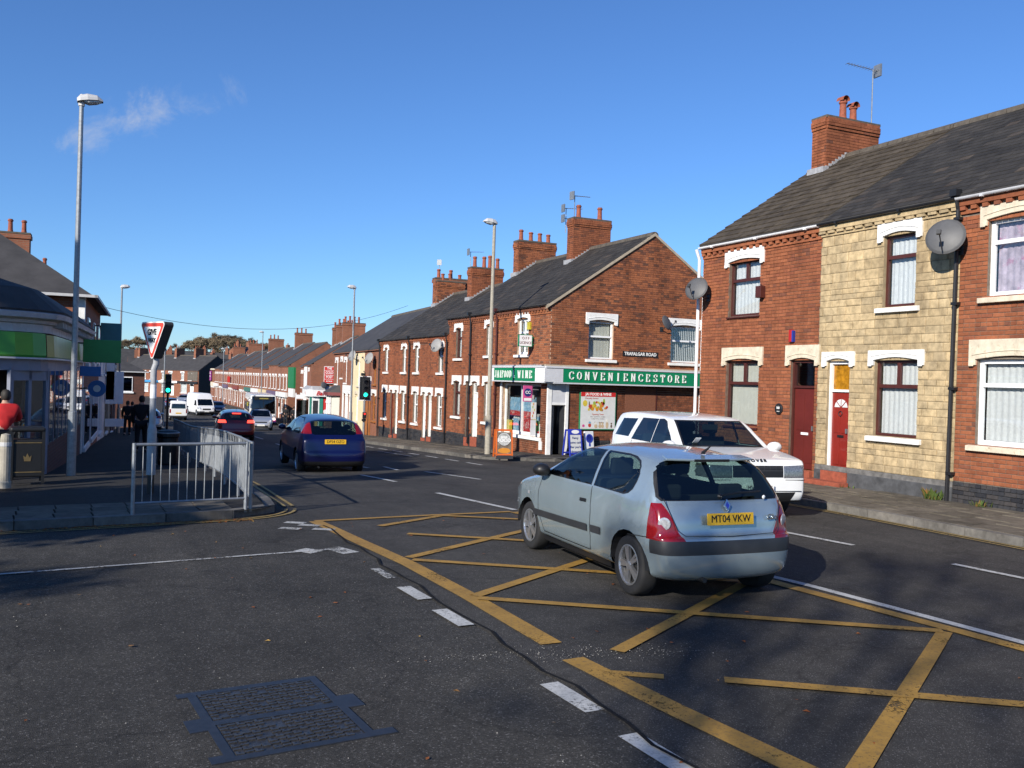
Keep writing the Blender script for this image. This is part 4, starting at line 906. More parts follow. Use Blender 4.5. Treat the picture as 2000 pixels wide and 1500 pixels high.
for x, r in ((.64,.055),(.80,.05),(.90,.05)): blob(x, .13, r*1.2, FR_[4], sz=1.1); blob(x, .23, r*.8, FR_[5 if x < .8 else 4]); blob(x-.03, .26, r*.35, FR_[6]); blob(x+.03, .25, r*.3, FR_[6])
blob(1.08, .17, .055, FR_[4], sz=2.2); blob(1.08, .31, .05, FR_[5]); blob(1.25, .13, .035, FR_[6], sz=1.6); blob(1.25, .22, .03, FR_[6]); blob(.16, .14, .05, PO[5]); blob(.40, .16, .06, FR_[1], sz=1.2); blob(.40, .25, .05, PO[0], sz=.8)
pk = thing('projecting_sign', 'small pink and blue square sign beside the shop door', 'sign', (13.66, 28.0, 1.55)); MB().box(-.17, .17, -.02, .02, -.2, .34).build('panel', PO[5], pk, bevel=.008); MB().lathe([(.14, -.003), (.14, .004), (0, .004)], 20, (0, -.022, .11), 'y').build('roundel', mat('roundel_blue', (.01,.03,.16), .4, var=0), pk); text('lettering', 'CC', .14, LETW, pk, (0, -.03, .11), off=.004); MB().box(-.14, .14, -.024, -.021, -.17, -.08).build('band', LETW, pk); MB().box(.16, .42, -.01, .01, .2, .23).build('bracket', STEEL, pk)
np_ = thing('notice_board', 'narrow white and grey notice panels at the shop corner', 'notice board', (13.9, 28.0, .35)); MB().box(-.09, .09, -.03, .0, .4, .98).build('panel', PO[4], np_); MB().box(-.10, .09, -.028, .0, -.15, .38).build('panel', GREYUP, np_); 
for i in range(5): MB().box(-.06+.03*(i % 3), -.03+.03*(i % 3), -.034, -.031, .48+.1*i, .56+.1*i).build('print', FR_[i % 4], np_)
# free-standing boards
def aboard(label, x, y, rz, w, h, fm, pm, leg=True):
    t = thing('pavement_board', label, 'pavement sign', (x, y, gz(y)+.125), rz); b = MB(); 
    for s in (-1, 1):
        M = Matrix.Translation((0, s*.16, h/2)) @ Matrix.Rotation(s*.16, 4, 'X')
        for dx in (-w/2, w/2): b.obox(M @ Matrix.Translation((dx, 0, 0)), .045, .04, h)
        b.obox(M @ Matrix.Translation((0, 0, h/2-.02)), w, .04, .05); b.obox(M @ Matrix.Translation((0, 0, -h/2+.10)), w, .04, .05)
    b.build('frame', fm, t)
    p = MB(); M = Matrix.Translation((0, -.16, h/2)) @ Matrix.Rotation(-.16, 4, 'X'); p.obox(M, w-.05, .025, h-.16); p.build('panel', pm, t)
    return t, M
OR_ = mat('orange_frame', (.62,.13,.02), .45, var=.1); BLU = mat('board_blue', (.03,.05,.42), .4, var=.05)
ab, M = aboard('orange framed pavement board with a round black food advert', 12.05, 26.35, radians(-12), .50, .88, OR_, mat('ad_food', (.16,.12,.085), .5, var=.5, scale=7, dirt=((.42,.36,.29), 5, .52)))
def onboard(t, M, name, bmesh_, m, z, y=-.016): o = bmesh_.build(name, m, t); o.matrix_local = M @ Matrix.Translation((0, y, z)); return o
onboard(ab, M, 'roundel', MB().lathe([(.215, .0), (.215, .006), (0, .006)][::-1], 24, ax='y'), BLACKP, .14); onboard(ab, M, 'ring', MB().lathe([(.20, -.001), (.195, -.003), (.185, -.001)], 24, ax='y'), PO[4], .14)
for s, z, q in (('FOOD', .10, .15), ('GOOD', .20, .07)): o = text('lettering', s, q, LETW, ab, (0,0,0), off=.004); o.matrix_local = M @ Matrix.Translation((0, -.020, z)) @ Matrix.Rotation(pi/2, 4, 'X')
onboard(ab, M, 'print', MB().lathe([(.17, .0), (.14, -.002), (0, -.003)], 18, ax='y'), FR_[0], -.22).scale = (1.2, 1, .5); onboard(ab, M, 'base_weight', MB().box(-.27,.27,-.03,.03,-.05,.05), DKPL, -.43)
ab2, M2 = aboard('blue pavement board with a white handwritten cash notice', 14.75, 26.72, radians(4), .46, .88, BLU, PO[4])
onboard(ab2, M2, 'header', MB().box(-.24,.24,-.012,.0,-.09,.09), BLU, .37); onboard(ab2, M2, 'badge', MB().lathe([(.15, -.001), (.15, -.004), (0, -.004)], 18, ax='y'), LETW, .37, -.03).scale = (1, 1, .42)
for i, s in enumerate(('Fancy', 'some cash', 'after you\'ve', 'shopped')): o = text('lettering', s, .105, mat('pen_blue', (.03,.05,.2), .6, var=0), ab2, (0,0,0)); o.matrix_local = M2 @ Matrix.Translation((-.01, -.02, .17-.15*i)) @ Matrix.Rotation(pi/2, 4, 'X')
ab3 = thing('pavement_board', 'small white pavement board with a blue ring emblem', 'pavement sign', (15.42, 26.75, gz(26.7)+.125), radians(10)); MB().box(-.2, .2, -.03, .03, .0, .82).build('panel', UPVC, ab3, (0,0,0), (-.12,0,0), bevel=.02); MB().lathe([(.15, 0), (.15, -.01), (.11, -.01), (.11, 0)], 20, (0, -.032, .58), 'y').build('ring', BLU, ab3, None, (-.12,0,0)); MB().box(-.03,.03,-.042,-.03,.32,.42).build('print', BLU, ab3, None, (-.12,0,0))
# ------------------------------------------------------------------ the terrace beyond the shop
def small(o, y0, y1, z0, z1): return (o-y1, o-y0, z0, z1)
def th(label, yl, yr, eave, base, win_u, win_g, dr_, wst, dmat, dfm=WHITE, wfm=UPVC, lm=WHITE, chim=True, group='terraced houses beyond the corner shop', rsl=True, gu=True, pots=3, ch=None):
    W = yl-yr; S = lambda a, b: (yl-a, yl-b)
    ops = []
    for (a, b, z0, z1) in win_u: x0, x1 = S(a, b); ops.append(('w', x0, x1, z0, z1, dict(fm=wfm, style=wst, lint=lm, sl=lm, top=.24)))
    for (a, b, z0, z1) in win_g: x0, x1 = S(a, b); ops.append(('w', x0, x1, z0, z1, dict(fm=wfm, style=wst, lint=lm, sl=lm, top=.27)))
    for (a, b, z0, z1) in dr_: x0, x1 = S(a, b); ops.append(('d', x0, x1, z0, z1, dict(fm=dfm, dm=dmat, style='panel', lint=lm, top=.27)))
    h = brick_house(label, (14, yl, 0), RZ, W, base, eave, ops, BR['T'], MO, 3.95, 2.6, SLATE, 'slate' if rsl else None, plinth=base+.45, single=0, group=group, rw=.3, rg=.25)
    if gu: gutter(h, 0, W, eave-.09, BLACKP)
    return h
# (given as street distances, left edge first)
p = small
h1b = th('terraced house with white door, joined to the corner shop', 33.87, 31.42, 4.65, -.55, [(32.45,31.92,2.98,4.12)], [(32.5,31.9,.45,1.92)], [(33.72,33.12,-.22,1.92)], 'sash', WHITE)
h1a = th('terraced house with brown window frames, second from the corner shop', 36.4, 33.87, 4.65, -.62, [(35.62,34.98,2.90,4.10)], [(35.72,35.0,.52,1.92)], [(34.38,33.95,-.28,1.92)], 'toplight', BROWN, dfm=BROWN, wfm=BROWN)
downpipe(h1a, 2.5, -.5, 4.6, BLACKP)
chimney(h1b, 2.2, .5, 3.1, 4.75, 6.6, 8.42, BR['T'], MO, (.2, .78), slope=(4.65, 3.95, 2.6), ph=.62)
chimney(h1a, .0, .5, 3.0, 4.8, 6.5, 8.12, BR['S'], MOS, (.12, .38, .62, .86), slope=(4.65, 3.95, 2.6))
E2 = 3.98
Z2 = [(2.30, 3.48), (-.05, 1.36)]
T2 = [('with white sash windows, third from the corner shop', 39.0, 36.42, (37.62,37.05), (37.68,37.05), (38.82,38.32), WHITE), ('with white door, fourth from the corner shop', 41.42, 39.0, (40.75,40.2), (40.85,40.2), (39.55,39.08), WHITE),
      ('with white narrow door, fifth from the corner shop', 43.8, 41.42, (42.58,42.05), (42.6,42.0), (43.6,43.15), WHITE), ('with maroon door, sixth from the corner shop', 46.2, 43.8, (45.45,44.9), (45.55,44.95), (44.35,43.92), MAROON)]
HH = []
for i, (lb, yl, yr, u, g_, d_, dm) in enumerate(T2):
    HH.append(th('brick terraced house '+lb, yl, yr, E2, gz((yl+yr)/2)+.2, [(*u, *Z2[0])], [(*g_, *Z2[1])], [(*d_, gz((yl+yr)/2)+.33, 1.36)], 'sash', dm, dfm=WHITE if dm is WHITE else MAROON))
downpipe(HH[1], .02, -.9, E2-.1, BLACKP); downpipe(HH[3], .0, -1.1, E2-.1, BLACKP); downpipe(HH[0], 2.5, -.8, E2-.1, BLACKP)
chimney(HH[1], .0, .5, 2.9, 4.55, 5.8, 7.45, BR['T'], MO, (.15, .45, .62, .88), slope=(E2, 3.95, 2.6), ph=.55); chimney(HH[3], .0, .5, 2.9, 4.5, 5.8, 7.2, BR['S'], MOS, (.25, .5, .85), slope=(E2, 3.95, 2.6)); 
dish('pale satellite dish between upper windows of the brick terrace', (13.98, 37.05, 3.35), RZ, .30, .3, DISHW, .25)
aerial('double-array roof aerial behind the four-pot chimney', 17.9, 33.6, 8.2, 1.0, radians(0), .9, True); aerial('roof aerial beside the tall shop chimney', 17.2, 31.6, 8.2, 1.1, radians(10), .9); aerial('roof aerial on the stack over the white-door houses', 16.9, 41.4, 7.3, .9, 0, .8); aerial('crooked roof aerial behind the street lamp', 18.5, 38.9, 7.2, .9, radians(120), .6)
# ------------------------------------------------------------------ farther right-hand terrace; bricks too far to pick apart
def far_house(label, P, rz, W, z0, H, ops, wm=BFR, D=3.9, R=2.55, lm=WHITE, chim=None, group=None, cat='house', name='terraced_house', band=None, shop=None, rm=SLATEF, roofon=True):
    h = thing(name, label, cat, (P[0], P[1], 0), rz, group)
    holes = [o[1:5] for o in ops]; wall(h, W, z0-.6, H-.03, holes, wm)
    for o in ops:
        kw = dict(o[5]) if len(o) > 5 else {}
        if o[0] == 'w': window(h, *o[1:5], kw.get('fm', UPVC), kw.get('style', 'sash'), kw.get('cur', NET), kw.get('lint', lm), kw.get('sl', lm), top=.24, fwid=.07)
        else: door(h, *o[1:5], kw.get('fm', WHITE), kw.get('dm', WHITE), 'panel', lint=kw.get('lint', lm), top=.24)
    rear_box(h, W, H, D, wm if wm in (BFR, BFD) else BFR, z0-.6, R)
    if roofon: roof(h, 0, W, H, D, R, None, rm)
    MB().box(0, W, -.10, .0, H-.16, H-.05).build('eaves_course', wm if wm in (BFR, BFD) else BFR, h)
    if chim:
        for cx, n in chim: chimney(h, cx, .55, D-1.0, D+1.0, H+R-1.2, H+R+1.25, BFR, MO, [i/(n+1)+.12 for i in range(n)], bricks=False, flash=True, slope=(H, D, R), ph=.55)
    return h
def along(P0, P1):    # far end first, looking from the street: local x runs towards the camera
    d = Vector(P1)-Vector(P0); return atan2(d.y, d.x), d.length, d.normalized()
a3, L3, d3 = along((15.0, 60.0), (14.0, 46.25)); at3 = lambda s: (15.0+d3.x*s, 60.0+d3.y*s); E3 = 3.57
far_house('far red brick terrace house with a slate-topped bay', at3(0), a3, 3.4, -1.55, E3, [('w', .9, 1.55, 1.5, 2.95), ('w', 2.75, 3.15, 1.9, 3.0)])
far_house('brick terrace house with white painted ground floor', at3(3.4), a3, 3.2, -1.5, E3, [('w', .6, 1.2, 1.6, 2.95), ('w', .5, 1.3, -.7, .9), ('d', 1.9, 2.6, -1.3, .9)])
hcr = far_house('cream painted terrace house behind the traffic light', at3(6.6), a3, 3.25, -1.35, E3, [('w', 1.3, 1.95, 1.5, 2.95), ('w', 1.0, 1.7, -.55, .95)], wm=mat('cream_render', (.72,.60,.38), .85, var=.12, scale=2), lm=CREAM)
hbr = far_house('narrow brick terrace house with orange-brown woodwork', at3(9.85), a3, 4.0, -1.15, E3, [('w', 2.3, 3.0, 1.65, 2.95, dict(fm=ORANGE, lint=None, sl=ORANGE)), ('w', 2.2, 3.1, -.3, 1.1, dict(fm=ORANGE, lint=WHITE, sl=ORANGE)), ('d', .5, 1.5, -1.0, 1.1, dict(fm=ORANGE, dm=ORANGE, lint=None))], chim=[(3.5, 2)])
MB().box(.2, 1.9, -.03, .0, -1.3, 1.3).build('wood_panel', ORANGE, hbr)
wg = [c for c in bpy.data.objects if c.get('label') == 'brick terrace house with white painted ground floor'][0]
MB().box(.02, .495, -.012, .0119, -1.6, 1.45).box(1.305, 1.895, -.012, .0119, -1.6, 1.45).box(2.605, 3.2, -.012, .0119, -1.6, 1.45).box(.495, 1.305, -.012, .0119, 1.16, 1.45).box(1.895, 2.605, -.012, .0119, 1.16, 1.45).build('painted_band', WHITE, wg)
bay = [c for c in bpy.data.objects if c.get('label') == 'far red brick terrace house with a slate-topped bay'][0]
bo = MB().prism([(.5,.0),(.8,-.55),(2.3,-.55),(2.6,.0)], -1.7, -.9, 'z').build('bay', BFD, bay); bw = MB()
for x0, x1 in ((.85,.97),(1.5,1.6),(2.13,2.25)): bw.box(x0, x1, -.56, -.5, -.9, .75)
bw.box(.85, 2.25, -.56, -.5, -.9, -.8); bw.box(.85, 2.25, -.56, -.5, .65, .75); bw.box(.85, 2.25, -.555, -.5, .2, .28); bw.build('bay_frame', UPVC, bay); MB().box(.87, 2.2, -.50, -.49, -.8, .65).build('bay_pane', GLASS, bay)
MB().prism([(.35,.011),(.7,-.75),(2.4,-.75),(2.75,.011)], .75, .95, 'z').build('bay_cornice', mat('maroon_wood', (.16,.03,.03), .6, var=.2), bay); MB().add([(.35,.011,.95),(.7,-.75,.95),(2.4,-.75,.95),(2.75,.011,.95),(.6,.011,1.4),(2.5,.011,1.4)], [(0,1,4),(1,2,5,4),(2,3,5)]).build('bay_roof', SLATEF, bay); MB().prism([(.6,.0),(.9,-.5),(2.2,-.5),(2.5,.0)], -.88, .74, 'z').build('bay_inside', BLIND, bay)
dish('satellite dish on the cream painted house', (at3(7.9)[0]-.03, at3(7.9)[1], 3.1), a3, .32, .3, DISHW, .25); dish('satellite dish on the orange-brown woodwork house', (at3(12.6)[0]-.03, at3(12.6)[1], 2.9), a3, .32, .3, DISHW, .25)
aerial('tall roof aerial beside the first chimney past the lamp', 18.2, 49.2, 7.2, 1.4, radians(60), .6)
# Gold Post corner
a4, L4, d4 = along((19.3, 90.0), (17.8, 79.0)); at4 = lambda s: (19.3+d4.x*s, 90.0+d4.y*s); E4 = 2.95
gp = far_house('corner pet food shop with curved white fascia', at4(7.1), a4, 4.0, -2.35, E4, [('w', 1.6, 2.3, .9, 2.4)], chim=[(1.2, 4)], name='corner_shop', cat='shop')
TEAL = mat('teal_paint', (.03,.22,.16), .5, var=.2); GSIDE = ((4.0, 0, 0), (0, 0, pi/2)); FW = mat('fascia_white', (.74,.74,.72), .5, var=.08); REDS = mat('sign_red', (.55,.03,.025), .5, var=.12)
ff = MB(); pts = [(-.9, -.10)]+[(4.0+.75*cos(t)-.35, -.25+.6*sin(t)) for t in [radians(-95+20*i) for i in range(6)]]
path = [(-.6,-.32),(2.6,-.34),(3.6,-.34),(4.1,-.22),(4.32,.15),(4.34,.6),(4.34,3.6)]
for (x0, y0), (x1, y1) in zip(path, path[1:]): ff.add([(x0,y0,.15),(x1,y1,.15),(x1,y1,.72),(x0,y0,.72)], [(0,1,2,3)])
ff.build('fascia', FW, gp); rf_ = MB()
for (x0, y0), (x1, y1) in zip(path, path[1:]): rf_.add([(x0,y0,.72),(x1,y1,.72),(min(x1,4.02),max(y1,.0),1.05),(min(x0,4.02),max(y0,.0),1.05)], [(0,1,2,3)])
rf_.build('fascia_roof', LEAD, gp)
text('lettering', 'Barkers', .52, REDS, gp, (4.37, 1.25, .42), (pi/2, 0, pi/2), .006, .01, shear=.35); text('lettering', '@', .3, REDS, gp, (3.0, -.36, .42))
s_ = MB().box(-.05, .12, -.1, 0, -2.5, .15).box(.78, 1.08, -.1, 0, -2.5, .15).build('shopfront', TEAL, gp, *GSIDE); MB().box(.125, .775, -.08, .0, -2.5, .15).build('door', WHITE, gp, *GSIDE); MB().box(.23, .67, -.09, -.081, -2.4, -.2).build('door_pane', DKPL, gp, *GSIDE); MB().box(.25, .43, -.12, -.10, -2.4, -1.35).box(.47, .65, -.12, -.10, -2.4, -1.35).build('door_panel', mat('tan_panel', (.6,.36,.12), .6, var=.1), gp, *GSIDE)
MB().box(3.2, 3.9, -.06, 0, -2.5, .1).build('shop_window', WHITE, gp); MB().box(1.13, 2.3, -.06, -.0, -1.55, .1).build('sign_panel', REDS, gp, *GSIDE); text('lettering', 'Barkers', .3, FW, gp, (4.07, 1.72, -.25), (pi/2, 0, pi/2), .004, .01, shear=.35); text('lettering', 'the corner', .2, FW, gp, (4.07, 1.85, -1.15), (pi/2, 0, pi/2), .004, .01); MB().lathe([(.2, 0), (.2, -.01), (0, -.01)], 14, (1.32, -.065, -1.15), 'y').build('emblem', FW, gp, *GSIDE)
gs = thing('wall_sign', 'red THE GOLD POST sign on the far gable wall', 'sign', (19.32, 78.70, 2.0), a4+pi/2); gs.scale = (.46, 1, .62); MB().box(-1.0, 1.0, -.06, 0, -1.15, 1.25).build('frame', FW, gs); 
for z0, z1 in ((.72, 1.18), (.08, .66), (-.5, .02), (-1.08, -.56)): MB().box(-.92, .92, -.075, -.061, z0, z1).build('panel', REDS, gs)
for s, z, q in (('THE', .95, .5), ('GOLD', .37, .52), ('POST', -.24, .52), ('est. Corner', -.8, .24)): text('lettering', s, q, FW, gs, (0, -.078, z), off=.012)
dish('pale satellite dish above the pet shop fascia', (18.9, 78.82, 1.05), a4+pi/2, .3, .3, DISHM, .3)
far_house('white painted terrace house with red trim posts', at4(3.5), a4, 3.6, -2.45, E4, [('w', 1.4, 2.1, .8, 2.2), ('d', .4, 1.3, -2.3, .1), ('w', 1.9, 3.0, -1.6, .1)], wm=WHITE, chim=[(.2, 4)])
far_house('brick terrace house with tall white arched window', at4(0), a4, 3.5, -2.5, E4-.1, [('w', .6, 1.2, .8, 2.2), ('w', 2.1, 2.8, .8, 2.2), ('w', .5, 1.6, -1.7, .0), ('d', 2.2, 3.0, -2.4, 0)], chim=[(.2, 3)])
# the long far row
a5, L5, d5 = along((21.0, 173.0), (19.35, 90.4)); at5 = lambda s: (21.0+d5.x*s, 173.0+d5.y*s); s = 0; i = 0; W5 = 6.35
SHOPF = [mat('shop_teal', (.05,.16,.13), .6, var=.2), FW, mat('shop_cream', (.62,.5,.3), .7, var=.15), mat('shop_purple', (.14,.10,.17), .6, var=.2), FW, mat('shop_maroon', (.22,.05,.04), .6, var=.2), CREAM]
LB = ['with a teal shopfront', 'with a tall green end sign', 'with twin narrow doors', 'with a plain white shopfront', 'with a projecting red sign', 'with cream painted surrounds', 'with a small purple shopfront', 'with three white upper windows', 'with white and black timbering', 'with pale stone bands', 'with a white hanging sign', 'next to the flat-roofed block']
while s < L5-W5*.8 and i < 12:
    k = 11-i; zb = -3.0
    ops = [('w', .7, 1.5, .35, 1.75), ('w', 2.8, 3.6, .35, 1.75), ('w', 4.6, 5.4, .35, 1.75), ('d', .5, 1.4, -2.85, -.6), ('w', 2.0, 3.4, -2.2, -.6), ('d', 4.4, 5.3, -2.85, -.6)]
    if i == 0: ops = [('w', .7, 1.5, -2.3, -.7), ('w', 2.2, 3.0, -2.3, -.7), ('w', 3.6, 4.3, -2.3, -.7), ('w', 4.9, 5.6, -2.3, -.7)]
    h = far_house('far brick row house '+LB[k], at5(s), a5, W5, zb, 2.2+.05*i+.18*((i*5) % 3), ops, chim=[(.2, 3)] if i % 3 == 1 else None, group='far brick row', roofon=i > 0)
    if i == 0: MB().box(-.1, W5+.1, -.12, 8, 2.3, 2.55).build('parapet', CREAM, h); MB().box(0, W5, -.05, .0, -.55, .15).build('stone_band', CREAM, h)
    elif i % 2 or i > 6: MB().box(.2, W5-.2, -.25, .0, -.45, .05).build('fascia', SHOPF[i % 7], h)
    s += W5; i += 1
fsn = thing('wall_sign', 'purple to-let board on the flat-roofed brick block', 'sign', (at5(1.0)[0]-.15, at5(1.0)[1], 1.2), a5); MB().box(-.9, 1.2, -.1, 0, -.8, .9).build('panel', mat('board_purple', (.35,.06,.30), .5, var=.1), fsn); text('lettering', 'FOR SALE', .42, FW, fsn, (.15, -.11, .5), off=.01); text('lettering', 'SHOP TO LET', .3, FW, fsn, (.15, -.11, -.05), off=.01)
gsn = thing('wall_sign', 'tall green sign board on the far brick row', 'sign', (19.35, 94.0, .3), a5); MB().box(-1.6, 1.6, -.2, 0, .3, 2.4).build('panel', mat('board_green', (.01,.16,.05), .5, var=.1), gsn); MB().box(-1.1, 1.4, -.22, 0, -.6, .25).build('panel', FW, gsn)
rsn = thing('wall_sign', 'small red sign on the far brick row', 'sign', (at5(28)[0]-.1, at5(28)[1], .9), a5); MB().box(-.35, .35, -.3, 0, -.45, .45).build('panel', REDS, rsn)
# ------------------------------------------------------------------ cross terrace closing the street
C_ = Vector((19.7, 180.6)); dx_ = Vector((.6, -.8)); a6 = atan2(dx_.y, dx_.x); W6 = 5.2
for i in range(4):
    o = C_-dx_*(W6*(i+1)); cap = i == 0
    h = far_house(['cross terrace house at the dark gable end', 'cross terrace house with a yellow sign', 'cross terrace house beside the blue shop', 'cross terrace house behind the traffic signal'][i], (o.x, o.y), a6, W6, -3.0, 2.1, [('w', .6, 1.4, .2, 1.6), ('w', 2.6, 3.4, .2, 1.6), ('w', .6, 2.2, -2.2, -.5), ('d', 3.0, 4.0, -2.8, -.5)], wm=BFR, chim=[(.2, 3)], group='terrace closing the street', D=4.6, R=2.9)
    MB().box(.1, W6-.1, -.3, 0, -.4, .0).build('fascia', [BLACKP, FW, mat('shop_blue', (.05,.28,.55), .5, var=.1), FW][i], h)
    if i == 0: MB().prism([(.1, -3.5), (9.2, -3.5), (9.2, 2.05), (4.6, 4.95), (.1, 2.05)], W6+.002, W6+.05, 'x').build('slate_hung_gable', mat('slate_hanging', (.03,.028,.028), .8, var=.3), h); MB().box(2.4, 5.0, -.06, 0, .1, 1.9).build('sign_panel', mat('pub_sign', (.12,.10,.08), .6, var=.4, scale=3), h)
    if i == 1: MB().box(1.6, 2.5, -.2, -.1, .2, 1.2).build('sign_panel', PO[2], h)
# ------------------------------------------------------------------ left side of the street
def sweep(path, prof, m, name, parent, closed=False):
    b = MB(); P = [Vector(p) for p in path]; n = len(prof)
    for i, q in enumerate(P):
        d1 = (P[i]-P[i-1]).normalized() if i else (P[1]-P[0]).normalized(); d2 = (P[i+1]-P[i]).normalized() if i < len(P)-1 else d1
        d = (d1+d2).normalized(); nr = Vector((d.y, -d.x)); k = 1/max(.5, d.dot(d1))
        for o, z in prof: r = q+nr*o*k; b.v.append((r.x, r.y, z))
    b.f = [(i*n+j, (i+1)*n+j, (i+1)*n+j+1, i*n+j+1) for i in range(len(P)-1) for j in range(n-1)]; b.m = [0]*len(b.f)
    return b.build(name, m, parent)
CORN = mat('cornice_paint', (.50,.50,.52), .6, var=.2, scale=4, dirt=((.2,.2,.2), 5, .6)); PALEB = mat('pale_blue_paint', (.22,.24,.31), .6, var=.15, scale=3); COOPG = mat('fascia_bright_green', (.08,.36,.035), .35, var=.12, scale=1.5); COOPL = mat('fascia_lime', (.30,.36,.08), .35, var=.2, scale=2)
CX, CY = -.6, 20.4
cp = thing('corner_store', 'single-storey corner store with curved green fascia and white cornice', 'shop', (CX, CY, 0))
P0 = [(-13, 0), (-1.35, 0)] + [(-1.35+.98*sin(radians(a))*1.0+.37*0, .98-.98*cos(radians(a))) for a in (18, 36, 54, 72, 88)] + [(-.34, 1.6)]
P0 = [(-13, 0), (-1.3, 0), (-.98, .05), (-.66, .17), (-.38, .36), (-.17, .62), (-.05, .95), (0, 1.3), (.62, 9.6)]
PW = [p for p in P0]
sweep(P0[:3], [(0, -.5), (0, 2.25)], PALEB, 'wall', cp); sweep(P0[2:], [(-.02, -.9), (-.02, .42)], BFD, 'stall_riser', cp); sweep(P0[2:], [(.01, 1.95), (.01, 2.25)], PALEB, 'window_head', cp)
sweep(P0[5:], [(-.35, -.9), (-.35, 2.2)], DARK, 'window_back', cp)
fg = sweep(P0[:6], [(0, 2.22), (.10, 2.22), (.14, 2.26), (.10, 2.70), (.0, 2.72)], COOPG, 'fascia', cp); sweep(P0[5:], [(0, 2.20), (.10, 2.20), (.13, 2.24), (.10, 2.68), (.0, 2.70)], COOPL, 'fascia', cp)
sweep(P0, [(0, 2.18), (.16, 2.18), (.16, 2.215), (0, 2.215)], GREYUP, 'fascia_trim', cp)
sweep(P0, [(0, 2.72), (.03, 2.72), (.03, 2.88), (.1, 2.90), (.12, 2.96), (.30, 3.0), (.33, 3.10), (.2, 3.14), (0, 3.15)], CORN, 'cornice', cp)
sweep(P0, [(.26, 3.10), (.30, 3.16), (-.25, 3.62), (-1.4, 3.95), (-5.5, 4.4)], SLATEF, 'roof', cp)
for i in range(26):   # cornice brackets
    t = i/25; a, c = Vector(P0[7]), Vector(P0[8]); q = a.lerp(c, t); o = MB().box(-.05, .05, -.22, .0, 2.86, 2.985).build('cornice_bracket', CORN, cp, (q.x, q.y, 0), (0, 0, atan2(c.y-a.y, c.x-a.x)))
for x in [-1.5-.45*i for i in range(12)]: MB().box(-.05, .05, -.22, .0, 2.86, 2.985).build('cornice_bracket', CORN, cp, (x, 0, 0))
BLUG = mat('mullion_bluegrey', (.16,.18,.23), .5, var=.1); a, c = Vector(P0[7]), Vector(P0[8]); ang = atan2(c.y-a.y, c.x-a.x)
for i in range(9):
    q = a.lerp(c, i/9.0); MB().box(-.03, .03, .0, .05, .4, 1.96).build('mullion', BLUG, cp, (q.x, q.y, 0), (0, 0, ang))
    L_ = (c-a).length/9; MB().box(.06, L_-.06, .01, .016, .42, 1.95).build('shop_window', GLASS, cp, (q.x, q.y, 0), (0, 0, ang))
    if i in (3, 4, 6): MB().box(.1, L_-.1, .04, .05, .5, 1.7).build('poster', [PO[4], PO[0], PO[3]][i % 3], cp, (q.x, q.y, 0), (0, 0, ang))
# corner entrance
d_a = Vector(P0[3]); d_b = Vector(P0[6]); dang = atan2(d_b.y-d_a.y, d_b.x-d_a.x); dl = (d_b-d_a).length
eo = MB().box(-.04, .05, -.02, .06, -.4, 2.0).box(dl*.5-.04, dl*.5+.04, -.02, .06, -.4, 2.0).box(dl-.05, dl+.04, -.02, .06, -.4, 2.0).box(0, dl, -.02, .06, 1.75, 1.95).build('entrance', PALEB, cp, (d_a.x, d_a.y, 0), (0, 0, dang))
for x in (.05, dl*.5+.04): MB().box(x, x+dl*.5-.09, .015, .02, -.35, 1.75).build('door_pane', GLASS, eo)
MB().box(-.2, dl+.2, .6, .62, -.4, 2.0).build('entrance_back', mat('store_inside', (.10,.075,.06), .8, var=.6, scale=6), eo)
# cash machine in the pale wall
BLUE = mat('cash_blue', (.02,.14,.42), .45, var=.1); 
at_ = MB().box(-2.35, -1.38, -.02, .0, .2, 1.62).build('cash_machine', mat('cash_surround', (.28,.25,.18), .6, var=.1), cp); MB().box(-2.25, -1.48, -.06, -.021, .5, .72).build('keypad', DKPL, at_); MB().box(-2.3, -1.43, -.04, -.021, .72, 1.12).build('screen', BLUE, at_); MB().box(-2.2, -1.5, -.045, -.041, .78, 1.05).build('screen_glass', BLACKP, at_)
MB().prism([(-2.18,1.58),(-1.52,1.58),(-1.85,1.22)], -.03, -.021).build('sign_triangle', BLUE, at_); text('lettering', 'cash', .17, mat('cash_text', (.25,.5,.75), .5, var=0), at_, (-1.85, -.033, 1.49), off=.004)
# store's projecting and hanging signs
def hang(label, x, y, z, w, h, m, rz=0, t=.08):
    s = thing('hanging_sign', label, 'sign', (x, y, z), rz); MB().box(0, w, -t/2, t/2, -h/2, h/2).build('panel', m, s, bevel=.01); MB().box(-.15, 0, -.02, .02, h*.3, h*.36).build('bracket', BLACKP, s); return s
hang('bright green projecting sign of the corner store', FL(27.5)+.15, 27.5, 2.5, .95, .62, mat('sign_green', (.02,.26,.05), .4, var=.1)); hang('blue projecting sign under the green one', FL(26.5)+.15, 26.5, 1.95, .5, .26, BLUE); hang('teal hanging sign on the two-storey house', FL(37)+.15, 37, 3.35, .7, .7, mat('sign_teal', (.06,.22,.24), .5, var=.1))
rs = thing('hanging_sign', 'small round blue sign on the left shopfronts', 'sign', (FL(29)+.45, 29, 1.45)); MB().lathe([(.24, -.03), (.24, .03)], 20, ax='y').build('disc', BLUE, rs); MB().lathe([(.1, -.035), (.1, .035)], 14, ax='y').build('hub', FW, rs); MB().box(-.45, -.2, -.02, .02, -.02, .02).build('bracket', BLACKP, rs)
